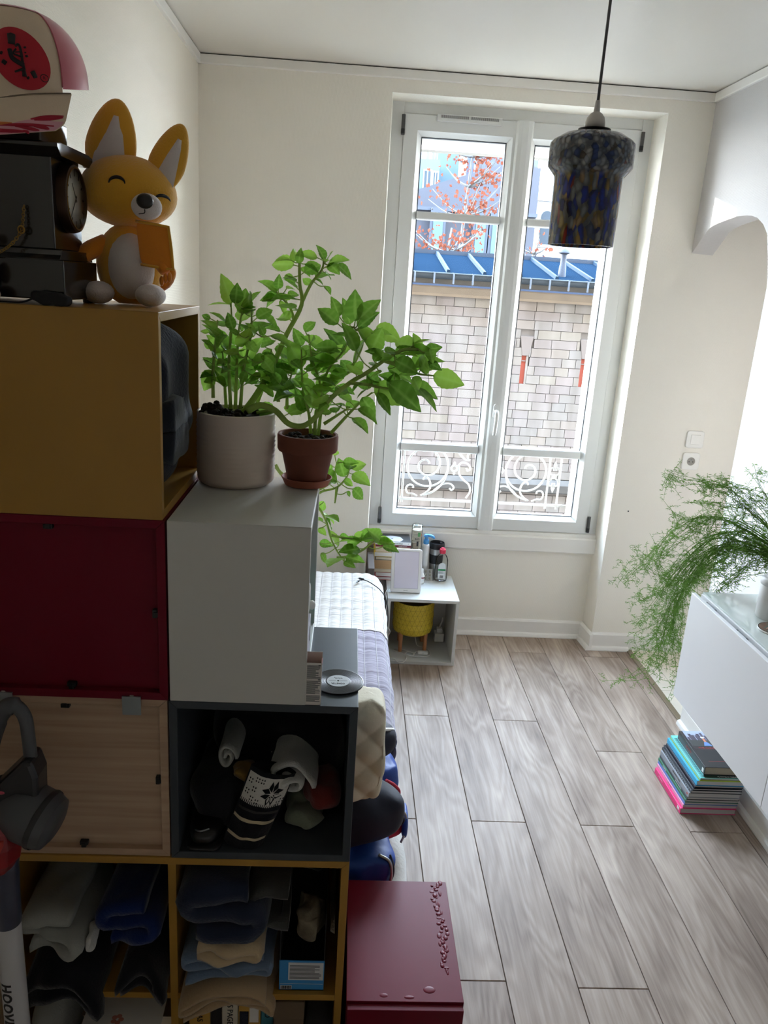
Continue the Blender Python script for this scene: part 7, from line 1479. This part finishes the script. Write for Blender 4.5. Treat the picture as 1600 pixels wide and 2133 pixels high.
# ================================================================== BOOK STACK UNDER THE BENCH
random.seed(61)
m_pgg = pagemat('pages_grey', (206, 204, 200)); BK = 'books stacked on the floor under the white bench'
C = lambda n, rgb, r=0.35: mat('book_'+n, rgb, r)
rows = [('hot pink glossy book at the bottom of the floor stack', 0.0235, C('hot_pink', (236, 44, 122)), 1.250, 1.462, 1.108, 1.362), ('light pink book lying on the hot pink book', 0.014, C('light_pink', (232, 150, 182)), 1.259, 1.470, 1.112, 1.370), ('blue book between the light pink and green books', 0.012, C('mid_blue', (84, 130, 196)), 1.262, 1.468, 1.110, 1.372),
        ('dark green book above the blue book in the floor stack', 0.012, C('green', (24, 108, 70)), 1.262, 1.468, 1.108, 1.374), ('black spined book above the dark green book', 0.012, C('black_a', (26, 26, 30)), 1.266, 1.468, 1.106, 1.376), ('silver grey thick book in the middle of the floor stack', 0.021, C('silver', (150, 154, 160)), 1.268, 1.472, 1.104, 1.378),
        ('black ring binder style book above the silver grey book', 0.012, C('black_b', (24, 25, 30)), 1.272, 1.472, 1.100, 1.380), ('black thin book just above the ring binder style book', 0.009, C('black_c', (30, 32, 40)), 1.278, 1.474, 1.100, 1.382), ('orange red notebook poking from the black books', 0.005, C('orange_red', (232, 74, 52)), 1.286, 1.44, 1.112, 1.30),
        ('dark navy book under the cyan book in the floor stack', 0.009, C('dark_navy', (28, 32, 52)), 1.282, 1.476, 1.098, 1.372), ('cyan blue book third from the top of the floor stack', 0.021, C('cyan', (44, 168, 214)), 1.286, 1.490, 1.098, 1.378), ('aqua and lime book second from the top of the floor stack', 0.015, C('aqua', (120, 214, 206)), 1.294, 1.500, 1.094, 1.372)]
z = 0.0003; OB = {}
for lb, h, cv, xa, xb, ya, yb_ in rows:
    xb = min(xb, 1.464); t = book('book', lb, xa, xb, ya, yb_, z, z+h-0.0003, cv, m_pgg, '-x', group=BK, ct=0.0014); OB[cv.name] = (t, z, h, xa, xb, ya, yb_); z += h
t, zz_, h, xa, xb, ya, yb_ = OB['book_hot_pink']
R90 = (PI/2, 0, -PI/2)
text('lettering', 'MANUEL', 0.010, (xa-0.0002, 1.30, zz_+h*0.5), R90, mat('ink_rose', (250, 190, 214), 0.5), t); B().box(xa-0.0004, xa, ya+0.012, ya+0.028, zz_+0.006, zz_+0.017).build('spine_label', m_w, t)
t, zz_, h, xa, xb, ya, yb_ = OB['book_light_pink']; text('lettering', 'MAGAZINE', 0.0075, (xa-0.0002, 1.24, zz_+h*0.5), R90, C('rose_ink', (180, 70, 120)), t)
t, zz_, h, xa, xb, ya, yb_ = OB['book_green']; text('lettering', 'LE JARDIN', 0.0075, (xa-0.0002, 1.31, zz_+h*0.5), R90, m_inkw, t)
t, zz_, h, xa, xb, ya, yb_ = OB['book_black_a']; text('lettering', 'PHOTOGRAPHIE', 0.0075, (xa-0.0002, 1.19, zz_+h*0.5), R90, m_inkw, t)
t, zz_, h, xa, xb, ya, yb_ = OB['book_silver']; text('lettering', 'ARCHITECTURE', 0.010, (xa-0.0002, 1.22, zz_+h*0.5), R90, m_ink, t); B().box(xa-0.0004, xa, ya+0.01, ya+0.018, zz_+0.006, zz_+0.012).build('spine_mark', m_r, t)
t, zz_, h, xa, xb, ya, yb_ = OB['book_black_b']
for i in range(18): B().box(xa-0.0006, xa, ya+0.02+0.013*i, ya+0.024+0.013*i, zz_+0.003, zz_+0.008)
b = B()
for i in range(18): b.box(xa-0.0006, xa, ya+0.02+0.013*i, ya+0.024+0.013*i, zz_+0.003, zz_+0.008)
tag(b.build('ring_holes', m_steel, t), kind='stuff')
t, zz_, h, xa, xb, ya, yb_ = OB['book_aqua']; zt = zz_+h
B().box(xa-0.0005, xa, ya, yb_, zz_, zz_+0.006).build('lime_band', C('lime', (168, 186, 44)), t); B().box(xa, xb, ya-0.0005, ya, zz_+0.001, zz_+0.0065).build('lime_band', C('lime', (168, 186, 44)), t)
b = B()
for i in range(40): y = ya+0.006+0.0064*i; k = random.uniform(0.004, 0.016); b.prism([(xa+0.0015, y), (xa+0.016, y-0.002), (xa+0.016, y+0.003)], 'z', zt-0.0003, zt+0.0001+0.00003*k)
tag(b.build('leaf_print', C('deep_teal', (22, 84, 96)), t), kind='stuff'); B().box(xa+0.016, xb-0.002, ya+0.002, ya+0.016, zt-0.0002, zt+0.0002).build('cover_print', C('bottle_green', (26, 52, 36)), t); text('lettering', 'PLANTES ET FLEURS', 0.0085, (xa+0.105, ya+0.009, zt+0.0004), (0, 0, 0), m_inkw, t)
# top: thick black volume with a city picture
zt += 0.0003; xa, xb, ya, yb_ = 1.312, 1.462, 1.110, 1.350
t = book('book', 'thick black book with city skyline picture on top of the floor stack', xa, xb, ya, yb_, zt, zt+0.034, C('black_top', (26, 26, 28), 0.28), pagemat('pages_dim', (186, 176, 154)), '-x', group=BK, ct=0.002)
zt += 0.034; ym = ya+0.135
pic = B().box(xa+0.012, xb, ym, yb_, zt, zt+0.0003).build('cover_picture', C('dusk_sky', (168, 178, 200), 0.25), t)
b = B(); x = xa+0.014
while x < xb-0.006: w_ = random.uniform(0.006, 0.015); h = random.uniform(0.02, 0.06); b.box(x, min(x+w_, xb), ym+0.040, min(ym+0.040+h, yb_-0.012), zt+0.0003, zt+0.0005); x += w_+random.uniform(0, 0.006)
b.build('skyline', C('skyline', (74, 66, 82), 0.3), pic); B().box(xa+0.012, xb, ym, ym+0.042, zt+0.0003, zt+0.0006).build('embankment', C('bank', (58, 60, 58), 0.3), pic)
fg = B().prism([(xa+0.058, ym+0.004), (xa+0.090, ym+0.004), (xa+0.079, ym+0.030), (xa+0.068, ym+0.030)], 'z', zt+0.0006, zt+0.0009); fg.build('figure_skirt', C('figure_blue', (104, 140, 196), 0.3), pic)
B().box(xa+0.069, xa+0.078, ym+0.030, ym+0.052, zt+0.0006, zt+0.0009).build('figure_top', C('figure_orange', (206, 128, 96), 0.3), pic); B().ell((xa+0.0735, ym+0.060, zt+0.0007), (0.008, 0.0055, 0.0004), 12, 4).build('figure_hat', C('hat_pale', (222, 218, 214), 0.3), pic)
B().box(xa+0.012, xb, ym-0.022, ym-0.001, zt, zt+0.0002).build('title_band', C('title_dark', (44, 32, 34), 0.3), t); text('lettering', 'THE CHRONICLE', 0.0125, (xa+0.078, ym-0.011, zt+0.0004), (0, 0, 0), C('title_red', (176, 52, 48)), t); text('lettering', 'a novel', 0.008, (xa+0.105, ym-0.036, zt+0.0002), (0, 0, 0), m_inkw, t)
B().box(xa+0.03, xb-0.005, ya+0.038, ya+0.0395, zt, zt+0.0002).build('cover_line', C('title_red', (176, 52, 48)), t); text('lettering', 'ROMAN', 0.013, (xa-0.0002, 1.25, zt-0.017), R90, C('title_red', (176, 52, 48)), t); B().box(xa-0.0004, xa, ya+0.008, ya+0.020, zt-0.028, zt-0.012).build('spine_label', m_w, t)
t = thing('card', 'white card lying askew on the thick black book', 'card', (1.432, 1.20, zt+0.0006)); o = B().box(-0.026, 0.026, -0.045, 0.045, 0, 0.004).build('sheet', m_w, t, local=True, bevel=0.0006); t.rotation_euler = (0, 0, 0.12)
b = B()
for i in range(4): b.box(-0.018, 0.012-0.004*(i % 2), 0.030-0.006*i, 0.031-0.006*i, 0.004, 0.0042)
tag(b.build('print', mat('print_grey', (96, 100, 104)), t, local=True), kind='stuff')
